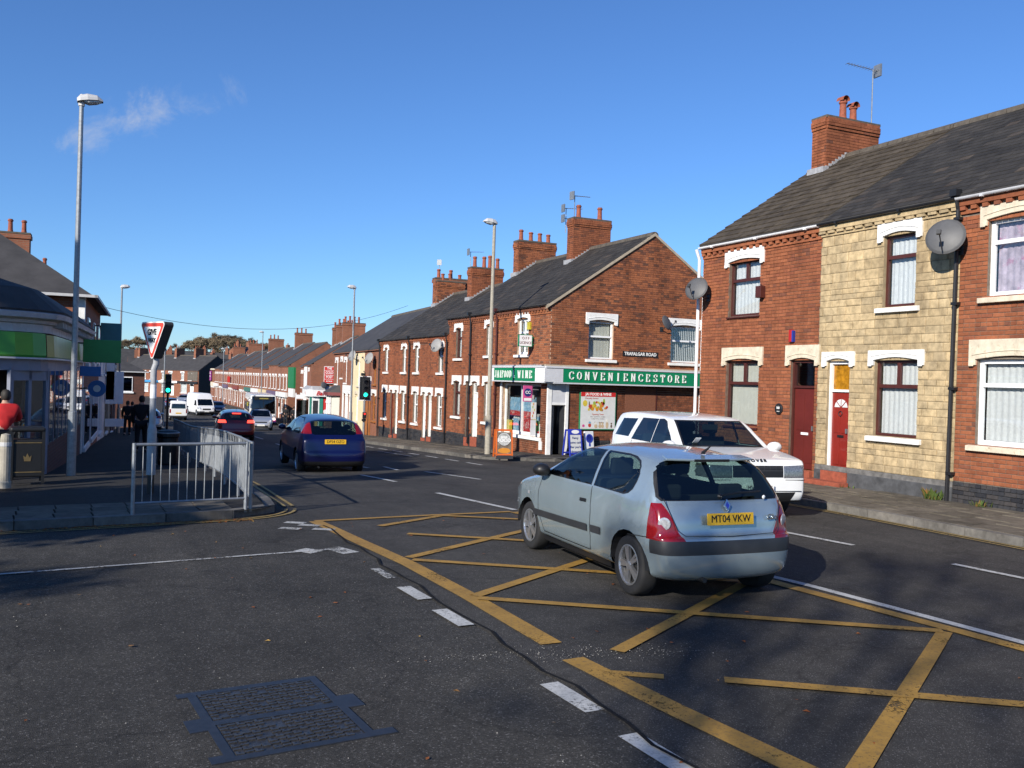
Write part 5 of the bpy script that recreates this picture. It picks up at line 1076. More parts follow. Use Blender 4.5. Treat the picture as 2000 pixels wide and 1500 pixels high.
# two-storey house with a hipped roof behind the store
def hip_house(label, x0, x1, y0, y1, z0, ez, rise, wm, rm=SLATEF, quoin=None, wins=(), chims=(), name='house', shopf=None, ov=.3, rz=0):
    h = thing(name, label, 'house', (x1, y0, 0), rz); X = x0-x1; Y = y1-y0
    b = MB(); b.box(X, 0, 0, Y, z0, ez); b.build('wall', wm, h)
    run = min(-X/2, 4.2); r = MB(); e = [(X-ov, -ov), (ov, -ov), (ov, Y+ov), (X-ov, Y+ov)]; t = [(X+run, run), (-run, run), (-run, max(Y-run, run+.1)), (X+run, max(Y-run, run+.1))]
    r.v = [(x, y, ez-.12) for x, y in e]+[(x, y, ez+rise) for x, y in t]; r.f = [(0,1,5,4),(1,2,6,5),(2,3,7,6),(3,0,4,7),(4,5,6,7),(3,2,1,0)]; r.m = [0]*6; r.build('roof', rm, h)
    g = MB(); g.box(X-ov-.06, ov+.06, -ov-.07, -ov+.02, ez-.14, ez-.06); g.box(ov-.02, ov+.07, -ov-.07, Y+ov, ez-.14, ez-.06); g.build('gutter', LAMPG, h)
    if quoin: MB().box(-.3, .012, -.012, .3, z0, ez).build('quoin', quoin, h)
    for f, a, c, zz0, zz1 in wins:   # f 's' side facing the camera, 'f' street face
        at = ((0, 0, 0), (0, 0, 0)) if f == 's' else ((0, 0, 0), (0, 0, pi/2))
        w = MB().box(a, c, -.05, .0, zz0, zz1).build('window', UPVC, h, *at); m_ = (a+c)/2
        for p, q in ((a+.06, m_-.03), (m_+.03, c-.06)): MB().box(p, q, -.06, -.051, zz0+.07, zz1-.07).build('pane', CARGD, w)
        MB().box(a-.1, c+.1, -.10, -.0, zz0-.12, zz0-.002).build('sill', WHITE, w)
    for x, y, s, ht, n in chims: chimney(h, x, .6, y, y+s, ez+rise*.4, ez+rise+ht, BR['T'], MO, [i/(n)+.2 for i in range(n)], bricks=True, flash=False, ph=.5)
    return h
l2 = hip_house('two-storey brick house with hipped slate roof behind the corner store', -9, FL(30.2), 30.2, 40, -1.2, 4.25, 3.0, BFR, quoin=WHITE, wins=[('f', 1.2, 2.2, 2.2, 3.6), ('f', 4.6, 5.6, 2.2, 3.6), ('f', 7.4, 8.4, 2.2, 3.6), ('f', .6, 3.2, -.4, 1.4), ('f', 4.4, 8.6, -.4, 1.4)], chims=[(-6.5, 3.0, 1.1, 1.6, 2), (-5.0, 3.6, 1.2, .75, 2)], rz=radians(-3.4))
aerial('bent roof aerial on the left-hand chimneys', -4.2, 34.6, 7.6, 1.3, 0, .5)
def left_house(label, y0, y1, z0, ez, ops, wm, chim=None, **k):
    P, Q = (FL(y0), y0), (FL(y1), y1); a_, L_, _ = along(P, Q); return far_house(label, P, a_, L_, z0, ez, ops, wm=wm, chim=chim, **k)
TAN = mat('tan_render', (.30,.25,.18), .85, var=.2, scale=2)
left_house('white rendered shop house on the shaded side', 40.2, 46.5, -1.2, 3.7, [('w', .8, 1.8, 1.8, 3.1), ('w', 3.8, 4.8, 1.8, 3.1), ('w', .5, 2.5, -.6, 1.0), ('d', 3.0, 3.9, -1.0, 1.0)], WHITE, [(3, 3)])
left_house('tan rendered shop house on the shaded side', 46.6, 53, -1.5, 3.0, [('w', .8, 1.8, 1.2, 2.4), ('w', 3.8, 4.8, 1.2, 2.4), ('w', .5, 2.5, -1.0, .6), ('d', 3.0, 3.9, -1.4, .6)], TAN, [(5, 2)])
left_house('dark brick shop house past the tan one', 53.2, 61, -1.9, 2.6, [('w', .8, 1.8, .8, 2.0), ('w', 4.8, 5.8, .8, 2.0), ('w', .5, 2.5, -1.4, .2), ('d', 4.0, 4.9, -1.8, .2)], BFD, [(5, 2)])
wb = thing('sign_board', 'white stepped advertising board on the shaded side', 'sign', (FL(46.5)+.02, 46.5, 0)); MB().box(0, .35, -.1, .1, .6, 2.9).box(-.02, .75, -.1, .1, .4, 1.9).build('panel', UPVC, wb); MB().box(.0, .8, -.12, .12, -.65, -.3).build('panel', UPVC, wb)
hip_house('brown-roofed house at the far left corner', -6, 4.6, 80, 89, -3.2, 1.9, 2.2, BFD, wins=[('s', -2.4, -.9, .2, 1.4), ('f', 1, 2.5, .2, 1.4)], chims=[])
gw_ = thing('garden_wall', 'low brick garden wall at the far left corner', 'wall', (2.6, 70, 0)); MB().box(0, 2.0, 0, .25, gz(70), gz(70)+1.3).build('wall', BFR, gw_); MB().box(-.05, 2.05, -.05, .3, gz(70)+1.3, gz(70)+1.4).build('coping', CONC, gw_)
# ------------------------------------------------------------------ street lamps
def lamp(label, x, y, zt, side=1, m=STEEL, r=.06, group='street lamps'):
    t = thing('street_lamp', label, 'street lamp', (x, y, gz(y)+.1), 0, group); h = zt-gz(y)-.1
    MB().tube([(0,0,-.05),(0,0,1.3),(0,0,1.32),(0,0,h)], [r*1.45, r*1.45, r, r*.72], 12).build('column', m, t, smooth=False)
    hd = MB(); n = 8
    prof = [(-.08, .0, .10, .08), (-.02, .01, .12, .13), (.12, .02, .14, .15), (.30, .02, .12, .12), (.40, .0, .07, .05)]
    for px, pz, wy, hz in prof:
        for k in range(n): a = pi*k/(n-1); hd.v.append((side*px, wy*cos(a), pz+hz*sin(a)))
    hd.f = [(i*n+k, i*n+k+1, (i+1)*n+k+1, (i+1)*n+k) for i in range(len(prof)-1) for k in range(n-1)]+[tuple(range(n)), tuple(range((len(prof)-1)*n, len(prof)*n))]; hd.m = [0]*len(hd.f)
    hd.build('lantern', LAMPG, t, (0, 0, h+.02), (0, -side*.12, 0)); bw = MB()
    for px, wy, hz in ((.04,.10,.03),(.13,.12,.07),(.28,.10,.055),(.37,.06,.02)):
        for k in range(n): a = pi+pi*k/(n-1); bw.v.append((side*px, wy*cos(a), hz*sin(a)))
    bw.f = [(i*n+k, i*n+k+1, (i+1)*n+k+1, (i+1)*n+k) for i in range(3) for k in range(n-1)]; bw.m = [0]*len(bw.f); bw.build('lens', NET, t, (0, 0, h+.03), (0, -side*.12, 0))
    MB().lathe([(.035, 0), (.035, .04), (.02, .05), (0, .05)], 8, (side*.0, 0, h+.13)).build('photocell', LAMPG, t); MB().lathe([(.06, 0), (.06, .1)], 8, (0, 0, h-.06)).build('spigot', LAMPG, t)
lamp('tall galvanised street lamp beside the corner store', -.15, 20.55, 7.36, 1); lamp('pale street lamp in front of the off licence', 12.4, 28.35, 7.25, -1, CONC, .072); lamp('street lamp above the blue hatchback', 13.0, 48.0, 6.66, -1); lamp('left street lamp past the two-storey house', 1.8, 53, 6.3, 1); lamp('far left street lamp behind the traffic signal', 6.3, 83, 5.25, 1); lamp('far right street lamp above the bus', 17.3, 100, 6.3, -1); lamp('farthest right street lamp before the cross terrace', 18.7, 140, 5.3, -1)
# ------------------------------------------------------------------ signals and signs
GREENL = mat('signal_green', (.02,.85,.55), .4, var=0, emit=2.2); REDL = mat('signal_red', (.9,.03,.02), .4, var=0, emit=1.4)
def signal(label, x, y, zb, board, rz=0):
    t = thing('traffic_signal', label, 'traffic light', (x, y, gz(y)+.1), rz); z0 = zb-gz(y)-.1
    MB().tube([(0,0,0),(0,0,z0+.95)], .057, 10).build('post', STEEL if board else BLACKP, t)
    hd = MB().box(-.15, .15, -.24, -.03, z0, z0+.95).build('signal_head', BLACKP, t, bevel=.015)
    if board:
        bb_ = MB(); bb_.box(-.27, .27, -.035, -.02, z0-.09, z0+1.05); bb_.build('backing_board', BLACKP, t)
        rim = MB(); rim.box(-.31, -.265, -.045, -.015, z0-.11, z0+1.07); rim.box(.265, .31, -.045, -.015, z0-.11, z0+1.07); rim.box(-.31, .31, -.045, -.015, z0+1.05, z0+1.09); rim.box(-.31, .31, -.045, -.015, z0-.13, z0-.09); rim.build('white_rim', UPVC, t)
    for i in range(3):
        c = (0, -.245, z0+.17+.305*i); MB().lathe([(.102, 0), (.09, -.015), (0, -.03)], 18, c, 'y').build('lens', GREENL if i == 0 else DKPL, hd)
        v = MB(); n = 10
        for k in range(n+1):
            a = radians(-15+210*k/n)
            for yy in (-.245, -.40): v.v.append((.115*cos(a), yy, c[2]+.115*sin(a)))
        v.f = [(2*k, 2*k+2, 2*k+3, 2*k+1) for k in range(n)]; v.m = [0]*n; v.build('visor', BLACKP, hd)
    return t, z0
s1, z1_ = signal('traffic light showing green on a white-rimmed board by the right kerb', 12.75, 44.6, .95, True, radians(-6))
MB().box(-.09, .09, -.2, -.06, z1_-1.0, z1_-.7).build('push_button', BLACKP, s1); MB().lathe([(.045, -.01), (0, -.02)], 10, (0, -.205, z1_-.78), 'y').build('wait_light', REDL, s1); MB().box(-.1, .08, -.12, .06, z1_-1.15, z1_-1.03).build('push_button', BLACKP, s1)
MB().box(-.2, -.02, -.14, .08, z1_+1.1, z1_+1.24).build('detector', BLACKP, s1, bevel=.02); MB().tube([(0, 0, z1_+.9), (0, 0, z1_+1.25), (-.1, 0, z1_+1.35)], .02, 6).build('detector_arm', BLACKP, s1)
s2, _ = signal('black traffic light showing green beside the give way post', 3.8, 47.6, .90, False, radians(-4))
# give way sign, a lit box on a sleeve post
gv = thing('give_way_sign', 'red and white GIVE WAY triangle on a pale sleeved post', 'road sign', (1.08, 16.4, gz(16.4)+.108))
SLEEVE = mat('sleeve_paint', (.36,.37,.385), .5, var=.15, scale=12, dirt=((.25,.24,.22), 10, .62)); o_ = gv.location.z
MB().tube([(0,0,-.05),(0,0,.3)], .055, 14).build('post', BLACKP, gv)
MB().tube([(0,0,.28),(0,0,1.0),(0,0,1.04),(0,0,1.12),(0,0,1.98)], [.074, .074, .072, .05, .05], 16).build('post', SLEEVE, gv); MB().tube([(0,0,1.97),(0,0,2.03),(.03,0,2.12),(.06,0,2.55)], [.05,.05,.05,.05], 14).build('post', SLEEVE, gv); MB().tube([(0,0,1.55),(0,0,1.78)], .053, 14).build('white_band', UPVC, gv)
def tri(s, r, n=5):   # triangle, point down, rounded corners, centred on its middle
    h = s*sqrt(3)/2; cs = [(-s/2, h*.5), (s/2, h*.5), (0, -h*.5)]; out = []; cen = (0, h/6)
    for i, (x, z) in enumerate(cs):
        dx, dz = cen[0]-x, cen[1]-z; l = sqrt(dx*dx+dz*dz); cx, cz = x+dx/l*2*r, z+dz/l*2*r; base = atan2(-dz, -dx)
        for k in range(n+1): a = base+radians(60)-radians(120)*k/n; out.append((cx+r*cos(a), cz+r*sin(a)))
    return out
sgn = (0.02, -.10, 2.50-.0); SRZ = radians(-63); zc = 2.52-gz(16.4)-.12
SGR = mat('sign_back_grey', (.05,.05,.05), .6, var=.2); WS_ = mat('sign_white', (.78,.78,.76), .4, var=.05); RS_ = mat('sign_redface', (.62,.06,.04), .4, var=.08)
px_, py_ = -.02, -.07
MB().prism(tri(.76, .05), -.02, .15).build('case', SGR, gv, (px_, py_, zc), (0, 0, SRZ), bevel=.012); MB().prism(tri(.76, .05), -.026, -.0201).build('face_border', WS_, gv, (px_, py_, zc), (0, 0, SRZ)); MB().prism([(x, z+.005) for x, z in tri(.70, .035)], -.030, -.0265).build('face_red', RS_, gv, (px_, py_, zc), (0, 0, SRZ)); MB().prism([(x, z+.018) for x, z in tri(.53, .02)], -.034, -.0305).build('face_white', WS_, gv, (px_, py_, zc), (0, 0, SRZ))
Rm = Matrix.Translation((px_, py_, zc)) @ Matrix.Rotation(SRZ, 4, 'Z')
for s, z, q in (('GIVE', .155, .128), ('WAY', .02, .095)): o = text('lettering', s, q, BLACKP, gv, (0,0,0), off=.006); o.matrix_local = Rm @ Matrix.Translation((0, -.036, z)) @ Matrix.Rotation(pi/2, 4, 'X')
# guard rails
def rail_run(label, pts, h=.98, step=2.0, nb=15):
    P = [Vector(p) for p in pts]; t = thing('guard_rail', label, 'railing', (P[0].x, P[0].y, 0)); o = P[0]
    bar_me = {}
    for a, c in zip(P, P[1:]):
        d = c-a; L = d.length; za, zb = gz(a.y)+.1, gz(c.y)+.1; f = lambda k, z: Vector((*(a+d*k-o), za+(zb-za)*k+z))
        MB().tube([f(0, -.03), f(0, h)], .026, 8).build('post', STEEL, t)
        MB().tube([f(0, h-.02), f(1, h-.02)], .021, 8).build('rail', STEEL, t); MB().tube([f(.01, .17), f(.99, .17)], .017, 8).build('rail', STEEL, t)
        n = max(3, int(L/.112))
        for i in range(1, n):
            top = h-.03 if i % 2 else h-.14
            if top not in bar_me: bar_me[top] = MB().tube([(0,0,.17),(0,0,top)], .0075, 6, caps=False).mesh('bar', STEEL)
            q = f(i/n, 0); obj('bar', bar_me[top], t, q)
            if not i % 2: pass
    MB().tube([Vector((*(P[-1]-o), gz(P[-1].y)+.07)), Vector((*(P[-1]-o), gz(P[-1].y)+.1+h))], .026, 8).build('post', STEEL, t); return t
rail_run('galvanised guard rail facing the side road at the corner', [(.66, 13.33), (2.18, 13.62)])
rail_run('long galvanised guard rail running up the main road kerb', [(2.26, 13.68), (2.36, 15.5), (2.42, 17.5), (2.5, 19.5), (2.55, 21.5), (2.6, 23.5), (2.62, 25.5), (2.72, 27.5), (2.82, 29.5), (2.95, 31.5), (3.05, 33.5), (3.15, 35.5), (3.25, 37.5)])
# litter bins and bollard
BINB = mat('bin_black', (.008,.008,.009), .5, var=.2); GOLDM = mat('bin_gold', (.14,.10,.04), .6, var=.3)
lb_ = thing('litter_bin', 'square black litter bin with gold crest in front of the store', 'litter bin', (-.86, 18.6, gz(18.6)+.11), radians(6)); MB().box(-.24, .24, -.22, .22, .12, .78).build('body', BINB, lb_, bevel=.02); MB().box(-.28, .28, -.26, .26, .92, 1.0).build('lid', BINB, lb_, bevel=.03)
for x in (-.25, .25):
    for y in (-.22, .22): MB().box(x-.025, x+.025, y-.025, y+.025, 0, .95).build('post', BINB, lb_)
for z in (.2, .72): MB().box(-.245, .245, -.228, -.221, z, z+.015).build('band', GOLDM, lb_)
MB().prism([(-.05,.40),(.05,.40),(.065,.5),(.03,.47),(0,.54),(-.03,.47),(-.065,.5)], -.228, -.221).build('crest', GOLDM, lb_)
bo_ = thing('bollard', 'weathered pale concrete bollard at the left picture edge', 'bollard', (-1.13, 17.6, gz(17.6)+.1)); MB().lathe([(.10, 0), (.10, .1), (.085, .12), (.085, .82), (.07, .9), (.0, .92)], 14).build('shaft', CONC, bo_); MB().lathe([(.088, .7), (.09, .71), (.09, .76), (.088, .77)], 14).build('band', LAMPG, bo_)
b2 = thing('litter_bin', 'round black litter bin behind the guard rail', 'litter bin', (2.0, 24.6, gz(24.6)+.1)); MB().lathe([(.22, 0), (.24, .05), (.24, .68), (.27, .72), (.27, .80), (.22, .86), (0, .9)], 18).build('body', BINB, b2); MB().lathe([(.272, .79), (.28, .80), (.28, .82), (.265, .83)], 18).build('rim', STEEL, b2)
# overhead cable
cb = thing('overhead_cable', 'thin overhead cable sagging across the street', 'cable', (.3, 38.5, 4.45)); A_, B_ = Vector((0,0,0)), Vector((17.0-.3, 51.0-38.5, 6.2-4.45))
MB().tube([A_.lerp(B_, k/20)-Vector((0,0,1.15*4*(k/20)*(1-k/20))) for k in range(21)], .009, 5).build('wire', BLACKP, cb)
# bus stop post and flag by the bus
bs = thing('bus_stop', 'slim white bus stop frame on the far right pavement', 'bus stop', (16.9, 80.5, gz(80.5)+.1)); MB().tube([(0,0,0),(0,0,2.9)], .05, 8).tube([(1.3,0,0),(1.3,0,2.6)], .05, 8).build('post', UPVC, bs); MB().box(-.05, 1.35, -.05, .05, 2.4, 2.75).build('flag', UPVC, bs); MB().box(.1, 1.2, -.03, .03, .4, 2.3).build('panel', CARGD, bs)
# ------------------------------------------------------------------ vehicles: one hull surface per body, cut into panels, panes and lamps
def catmull(P, per=6):
    out = []
    for i in range(len(P)-1):
        p0, p1, p2, p3 = P[max(i-1, 0)], P[i], P[i+1], P[min(i+2, len(P)-1)]
        for j in range(per):
            t = j/per; t2, t3 = t*t, t*t*t
            out.append(tuple(.5*((2*b)+(-a+c)*t+(2*a-5*b+4*c-d)*t2+(-a+3*b-3*c+d)*t3) for a, b, c, d in zip(p0, p1, p2, p3)))
    out.append(P[-1]); return out
def table(T):
    def f(x):
        if x <= T[0][0]: return T[0][1]
        for (a, b), (c, d) in zip(T, T[1:]):
            if x <= c: t = (x-a)/(c-a); t = t*t*(3-2*t)*.5+t*.5; return b+(d-b)*t
        return T[-1][1]
    return f
def inside(p, poly):
    x, y = p; c = False; j = len(poly)-1
    for i in range(len(poly)):
        (a, b), (d, e) = poly[i], poly[j]
        if (b > y) != (e > y) and x < (d-a)*(y-b)/(e-b)+a: c = not c
        j = i
    return c
class Hull:
    KB = [0, .2, .4, .58, .73, .84, .92, .965, .99, 1, 1, 1, 1, 1]
    def __init__(s, outline, W, V, P, per=6, mid=.60, soft=1.0, inset=.5):
        s.W, s.V, s.P = W, table(V), table(P); o0, o1 = outline[0], outline[-1]; outline = outline+[(o1[0]+(o0[0]-o1[0])*i/7, o1[1]+(o0[1]-o1[1])*i/7) for i in range(1, 8)]; C = catmull(outline, per); us = [c[0] for c in C]; s.uf, s.ur = max(us), min(us)
        s.KA = [a*soft for a in (0, .002, .008, .02, .037, .058, .085, .12, .165)]+[.22*max(soft, .6), .38, .58, .8, 1.0]
        s.bm = bmesh.new(); s.lay = s.bm.faces.layers.int.new('tag'); s.kl = s.bm.faces.layers.int.new('k'); s.tags = {}
        n = len(s.KB); grid = {}
        for sd in (1, -1):
            for i, (u, w) in enumerate(C):
                mu = min(max(u, s.ur+inset), s.uf-inset)
                for k in range(n):
                    if sd == -1 and k == 0: grid[sd, i, 0] = grid[1, i, 0]; continue
                    a, b = s.KA[k], s.KB[k]; x_, z_ = u+(mu-u)*a, w+(mid-w)*a
                    grid[sd, i, k] = s.bm.verts.new((sd*b*s.wf(x_, z_), x_, z_))
            for i in range(len(C)-1):
                for k in range(n-1):
                    q = [grid[sd, i, k], grid[sd, i+1, k], grid[sd, i+1, k+1], grid[sd, i, k+1]]
                    if sd == -1: q.reverse()
                    if len(set(q)) < 3: continue
                    try: f = s.bm.faces.new(q)
                    except ValueError: continue
                    f[s.kl] = k; f.smooth = True
        bmesh.ops.remove_doubles(s.bm, verts=s.bm.verts, dist=.0004); s.bm.normal_update()
        # make the shell face outwards
        t = sum(f.normal.dot(f.calc_center_median()-Vector((0, 0, mid))) for f in s.bm.faces)
        if t < 0: bmesh.ops.reverse_faces(s.bm, faces=s.bm.faces); s.bm.normal_update()
    def wf(s, u, w): return s.W*s.V(w)*s.P(u)
    def slice(s, y, z0=0, z1=3):
        F = [f for f in s.bm.faces if z0 < f.calc_center_median().z < z1 and min(v.co.y for v in f.verts) < y < max(v.co.y for v in f.verts)]; G = set(F)
        for f in F: G.update(f.edges); G.update(f.verts)
        bmesh.ops.bisect_plane(s.bm, geom=list(G), dist=1e-5, plane_co=(0, y, 0), plane_no=(0, 1, 0)); s.bm.normal_update()
    def cut(s, name, proj, poly, filt):
        tid = s.tags.setdefault(name, len(s.tags)+1); S = proj == 'S'
        pr = (lambda c: (c.y, c.z)) if S else (lambda c: (c.x, c.z))
        x0 = min(p[0] for p in poly)-.03; x1 = max(p[0] for p in poly)+.03; z0 = min(p[1] for p in poly)-.03; z1 = max(p[1] for p in poly)+.03
        def cand():
            out = []
            for f in s.bm.faces:
                c = f.calc_center_median()
                if not filt(c, f.normal): continue
                q = [pr(v.co) for v in f.verts]
                if max(t[0] for t in q) < x0 or min(t[0] for t in q) > x1 or max(t[1] for t in q) < z0 or min(t[1] for t in q) > z1: continue
                out.append(f)
            return out
        for i in range(len(poly)):
            p, q = poly[i], poly[(i+1) % len(poly)]; F = cand()
            if not F: return
            G = set(F)
            for f in F: G.update(f.edges); G.update(f.verts)
            if S: co = (0, p[0], p[1]); no = (0, -(q[1]-p[1]), q[0]-p[0])
            else: co = (p[0], 0, p[1]); no = (-(q[1]-p[1]), 0, q[0]-p[0])
            bmesh.ops.bisect_plane(s.bm, geom=list(G), dist=1e-5, plane_co=co, plane_no=no)
        for f in cand():
            if inside(pr(f.calc_center_median()), poly): f[s.lay] = tid
        s.bm.normal_update()
    def part(s, name, tag_, m, parent, off=0.0, solid=0, keep=None):
        if tag_ and tag_ not in s.tags: return None
        tid = s.tags.get(tag_, 0) if tag_ else 0; F = [f for f in s.bm.faces if f[s.lay] == tid and (keep is None or keep(f.calc_center_median()))]
        if not F: return None
        b = MB(); idx = {}
        for f in F:
            r = []
            for v in f.verts:
                if v.index not in idx: idx[v.index] = len(b.v); p = v.co+v.normal*off; b.v.append(tuple(p))
                r.append(idx[v.index])
            b.f.append(tuple(r)); b.m.append(0)
        o = b.build(name, m, parent, smooth=True)
        if solid: md = o.modifiers.new('thick', 'SOLIDIFY'); md.thickness = solid; md.offset = -1
        return o
    def ribbon(s, pts, w, off=.004, side=1, n=6):
        b = MB(); Q = []
        for (a, c), (d, e) in zip(pts, pts[1:]): Q += [(a+(d-a)*i/n, c+(e-c)*i/n) for i in range(n)]
        Q.append(pts[-1])
        for i, (u, z) in enumerate(Q):
            a, c = Q[max(i-1, 0)], Q[min(i+1, len(Q)-1)]; d = Vector((c[0]-a[0], c[1]-a[1])).normalized(); nr = Vector((-d.y, d.x))*w/2
            for t in (1, -1): uu, zz = u+nr.x*t, z+nr.y*t; b.v.append((side*(s.wf(uu, zz)+off), uu, zz))
        b.f = [(2*i, 2*i+1, 2*i+3, 2*i+2) for i in range(len(Q)-1)]; b.m = [0]*len(b.f); return b
ALLOY = mat('alloy', (.62,.63,.65), .28, .85, var=.1); HUBD = mat('hub_dark', (.03,.03,.03), .6, .3, var=.1)
_wh = {}
def wheel(parent, x, y, r, side, spokes=5, w=.19, rim=.68):
    k = (r, spokes, w, side)
    if k not in _wh:
        R = r*rim; ty = MB().lathe([(R*.98, -w*.5*.86), (r*.90, -w*.5), (r*.965, -w*.43), (r, -w*.30), (r, w*.30), (r*.965, w*.43), (r*.90, w*.5), (R*1.01, w*.5*.9), (R*.95, w*.30), (R*.95, -w*.3), (R*.98, -w*.5*.86)], 30, ax='x', caps=False)
        ri = MB(); o = side*w*.5*.92; ri.lathe([(R*1.0, o*1.0), (R*.93, o*1.03), (R*.90, o*.80), (R*.88, o*.2)], 30, ax='x', caps=False)
        for i in range(spokes):
            for dd in ((-.13, .13) if spokes == 5 else (0,)):
                a = 2*pi*i/spokes+dd; ww = R*(.17 if spokes == 5 else .22); d, p = Vector((0, cos(a), sin(a))), Vector((0, -sin(a), cos(a)))
                vs = [Vector((o*.98, 0, 0))+d*R*.12-p*ww*.5, Vector((o*.98, 0, 0))+d*R*.12+p*ww*.5, Vector((o*.92, 0, 0))+d*R*.93+p*ww*.42, Vector((o*.92, 0, 0))+d*R*.93-p*ww*.42]
                ri.add(vs+[v-Vector((o*.35, 0, 0)) for v in vs], [(0,1,2,3),(7,6,5,4),(0,4,5,1),(1,5,6,2),(2,6,7,3),(3,7,4,0)])
        ri.lathe([(R*.22, o*.6), (R*.22, o*1.0), (R*.12, o*1.05), (0, o*1.05)], 14, ax='x')
        bd = MB().lathe([(R*.93, o*.35), (0, o*.35)], 20, ax='x'); bd.lathe([(R*.55, o*.36), (R*.55, o*.5), (0, o*.5)], 20, ax='x')
        _wh[k] = (ty.mesh('wheel', RUBBER, True), ri.mesh('rim', ALLOY), bd.mesh('brake_disc', HUBD))
    a, b, c = _wh[k]; o = obj('wheel', a, parent, (x, y, r)); obj('rim', b, o); obj('brake_disc', c, o); return o
def paint(name, c, metal=.35, rough=.32, coat=.9): return mat(name, c, rough, metal, var=.05, scale=3, coat=coat)
YPL = mat('plate_yellow', (.72,.42,.02), .4, var=.05); WPL = mat('plate_white', (.75,.75,.72), .4, var=.05); BLK = mat('plate_black', (.01,.01,.01), .5, var=0)
TRIM = mat('black_trim', (.012,.012,.013), .45, var=.1); REDLT = mat('tail_lamp', (.20,.004,.006), .15, var=.25, scale=40, coat=1); CLR = mat('lamp_clear', (.55,.57,.60), .12, .3, var=.3, scale=60, coat=1); CHRM = mat('chrome', (.7,.71,.72), .12, .95, var=.05); AMB = mat('amber_lamp', (.5,.2,.02), .2, var=.2)
BRAKE = mat('brake_lamp_lit', (.95,.05,.03), .3, var=0, emit=3.0); HEADL = mat('lit_lamp', (.9,.85,.7), .3, var=0, emit=1.5)
def plate(parent, y, z, txt, m, rz=0, tilt=0, w=.52, h=.112):
    o = MB().box(-w/2, w/2, -.008, .004, -h/2, h/2).build('number_plate', m, parent, (0, y, z), (tilt, 0, rz), bevel=.003)
    if txt: text('lettering', txt, .098, BLK, o, (0, -.010, .001), sx=.92 if len(txt) > 6 else .9, off=0)
    return o
def circle(cu, cw, r, a0=0, a1=360, n=22): return [(cu+r*cos(radians(a0+(a1-a0)*i/n)), cw+r*sin(radians(a0+(a1-a0)*i/n))) for i in range(n)]
SIDEF = lambda c, n: abs(n.x) > .3
def vehicle(label, cat, x, y, h, S, name='car', z=None, group=None, pitch=0):
    """S: outline, W, V, P, wheels (u_front, u_rear, r, arch radius), paint, cuts, extra(t, H)"""
    zz = gz(y) if z is None else z; t = thing(name, label, cat, (x, y, zz), -h, group); 
    if pitch: t.rotation_euler = (pitch, 0, -h)
    H = Hull(S['outline'], S['W'], S['V'], S['P'], S.get('per', 5), S.get('mid', .6), S.get('soft', 1), S.get('inset', .5))
    uf, ur, r, ra = S['wheels']
    for u in (uf, ur): H.cut('hole', 'S', circle(u, r, ra), SIDEF)
    for y_ in S.get('slices', ()): H.slice(y_)
    for nm, proj, poly, filt in S['cuts']: H.cut(nm, proj, poly, filt)
    H.bm.verts.index_update()
    body = H.part('body', None, S['paint'], t)
    seen = set()
    for nm, pn, m in S['parts']:
        if pn in ('pane', 'headlamp', 'tail_lamp', 'side_pane', 'window_trim'):   # left and right are pieces of their own
            for sd in (-1, 1): H.part(pn, nm, m, t, keep=lambda c, sd=sd: (c.x > 0) == (sd > 0))
        else: H.part(pn, nm, m, t)
    if S.get('lining', 1): H.part('lining', None, DARK, t, off=-.028)
    ub = MB(); Wd = S['W']-.37; ub.box(-Wd, Wd, H.ur+.3, H.uf-.35, .20 if r < .4 else .3, .56 if r < .4 else .7); ub.build('underbody', DARK, t)
    for u in (uf, ur):
        for sd in (-1, 1):
            Wx = H.wf(u, r+ra*.6); lin = MB(); n = 14
            for k in range(n+1):
                a = radians(2+176*k/n)
                for xx in (Wx-.012, Wx-.34): lin.v.append((sd*xx, u+(ra+.002)*cos(a), r+(ra+.002)*sin(a)))
            lin.f = [(2*k, 2*k+2, 2*k+3, 2*k+1) for k in range(n)]; lin.m = [0]*n; lin.build('wheel_arch', DARK, t)
            wheel(t, sd*(Wx-.02-S.get('ww', .19)/2), u, r, sd, S.get('spokes', 5), S.get('ww', .19), S.get('rim', .68))
    if 'extra' in S: S['extra'](t, H)
    H.bm.free(); return t
def seat(t, x, y, z=.32, head=True, m=None, w=.46, top=.62):
    b = MB(); b.box(x-w/2, x+w/2, y-.05, y+.42, z, z+.16); M = Matrix.Translation((x, y-.06, z+.08+top/2)) @ Matrix.Rotation(.2, 4, 'X'); b.obox(M, w, .12, top)
    if head: b.obox(Matrix.Translation((x, y-.17, z+top+.22)) @ Matrix.Rotation(.15, 4, 'X'), .26, .09, .18)
    b.build('seat', m or SEATM, t, bevel=.03)
SEATM = mat('seat_cloth', (.022,.023,.026), .9, var=.2)
def mirror(t, H, u, z, m, sd, s=1.0):
    x = H.wf(u, z); o = MB().lathe([(.0, -.11*s), (.06*s, -.10*s), (.085*s, -.04*s), (.09*s, .03*s), (.06*s, .075*s), (0, .085*s)], 12, ax='y').build('mirror', m, t, (sd*(x+.10*s), u, z+.02), None, smooth=True); o.scale = (1.15, .9, .85); MB().box(-.06, .06, -.02, .02, -.03, .02).build('mirror_arm', TRIM, t, (sd*(x+.02), u, z-.02)); return o
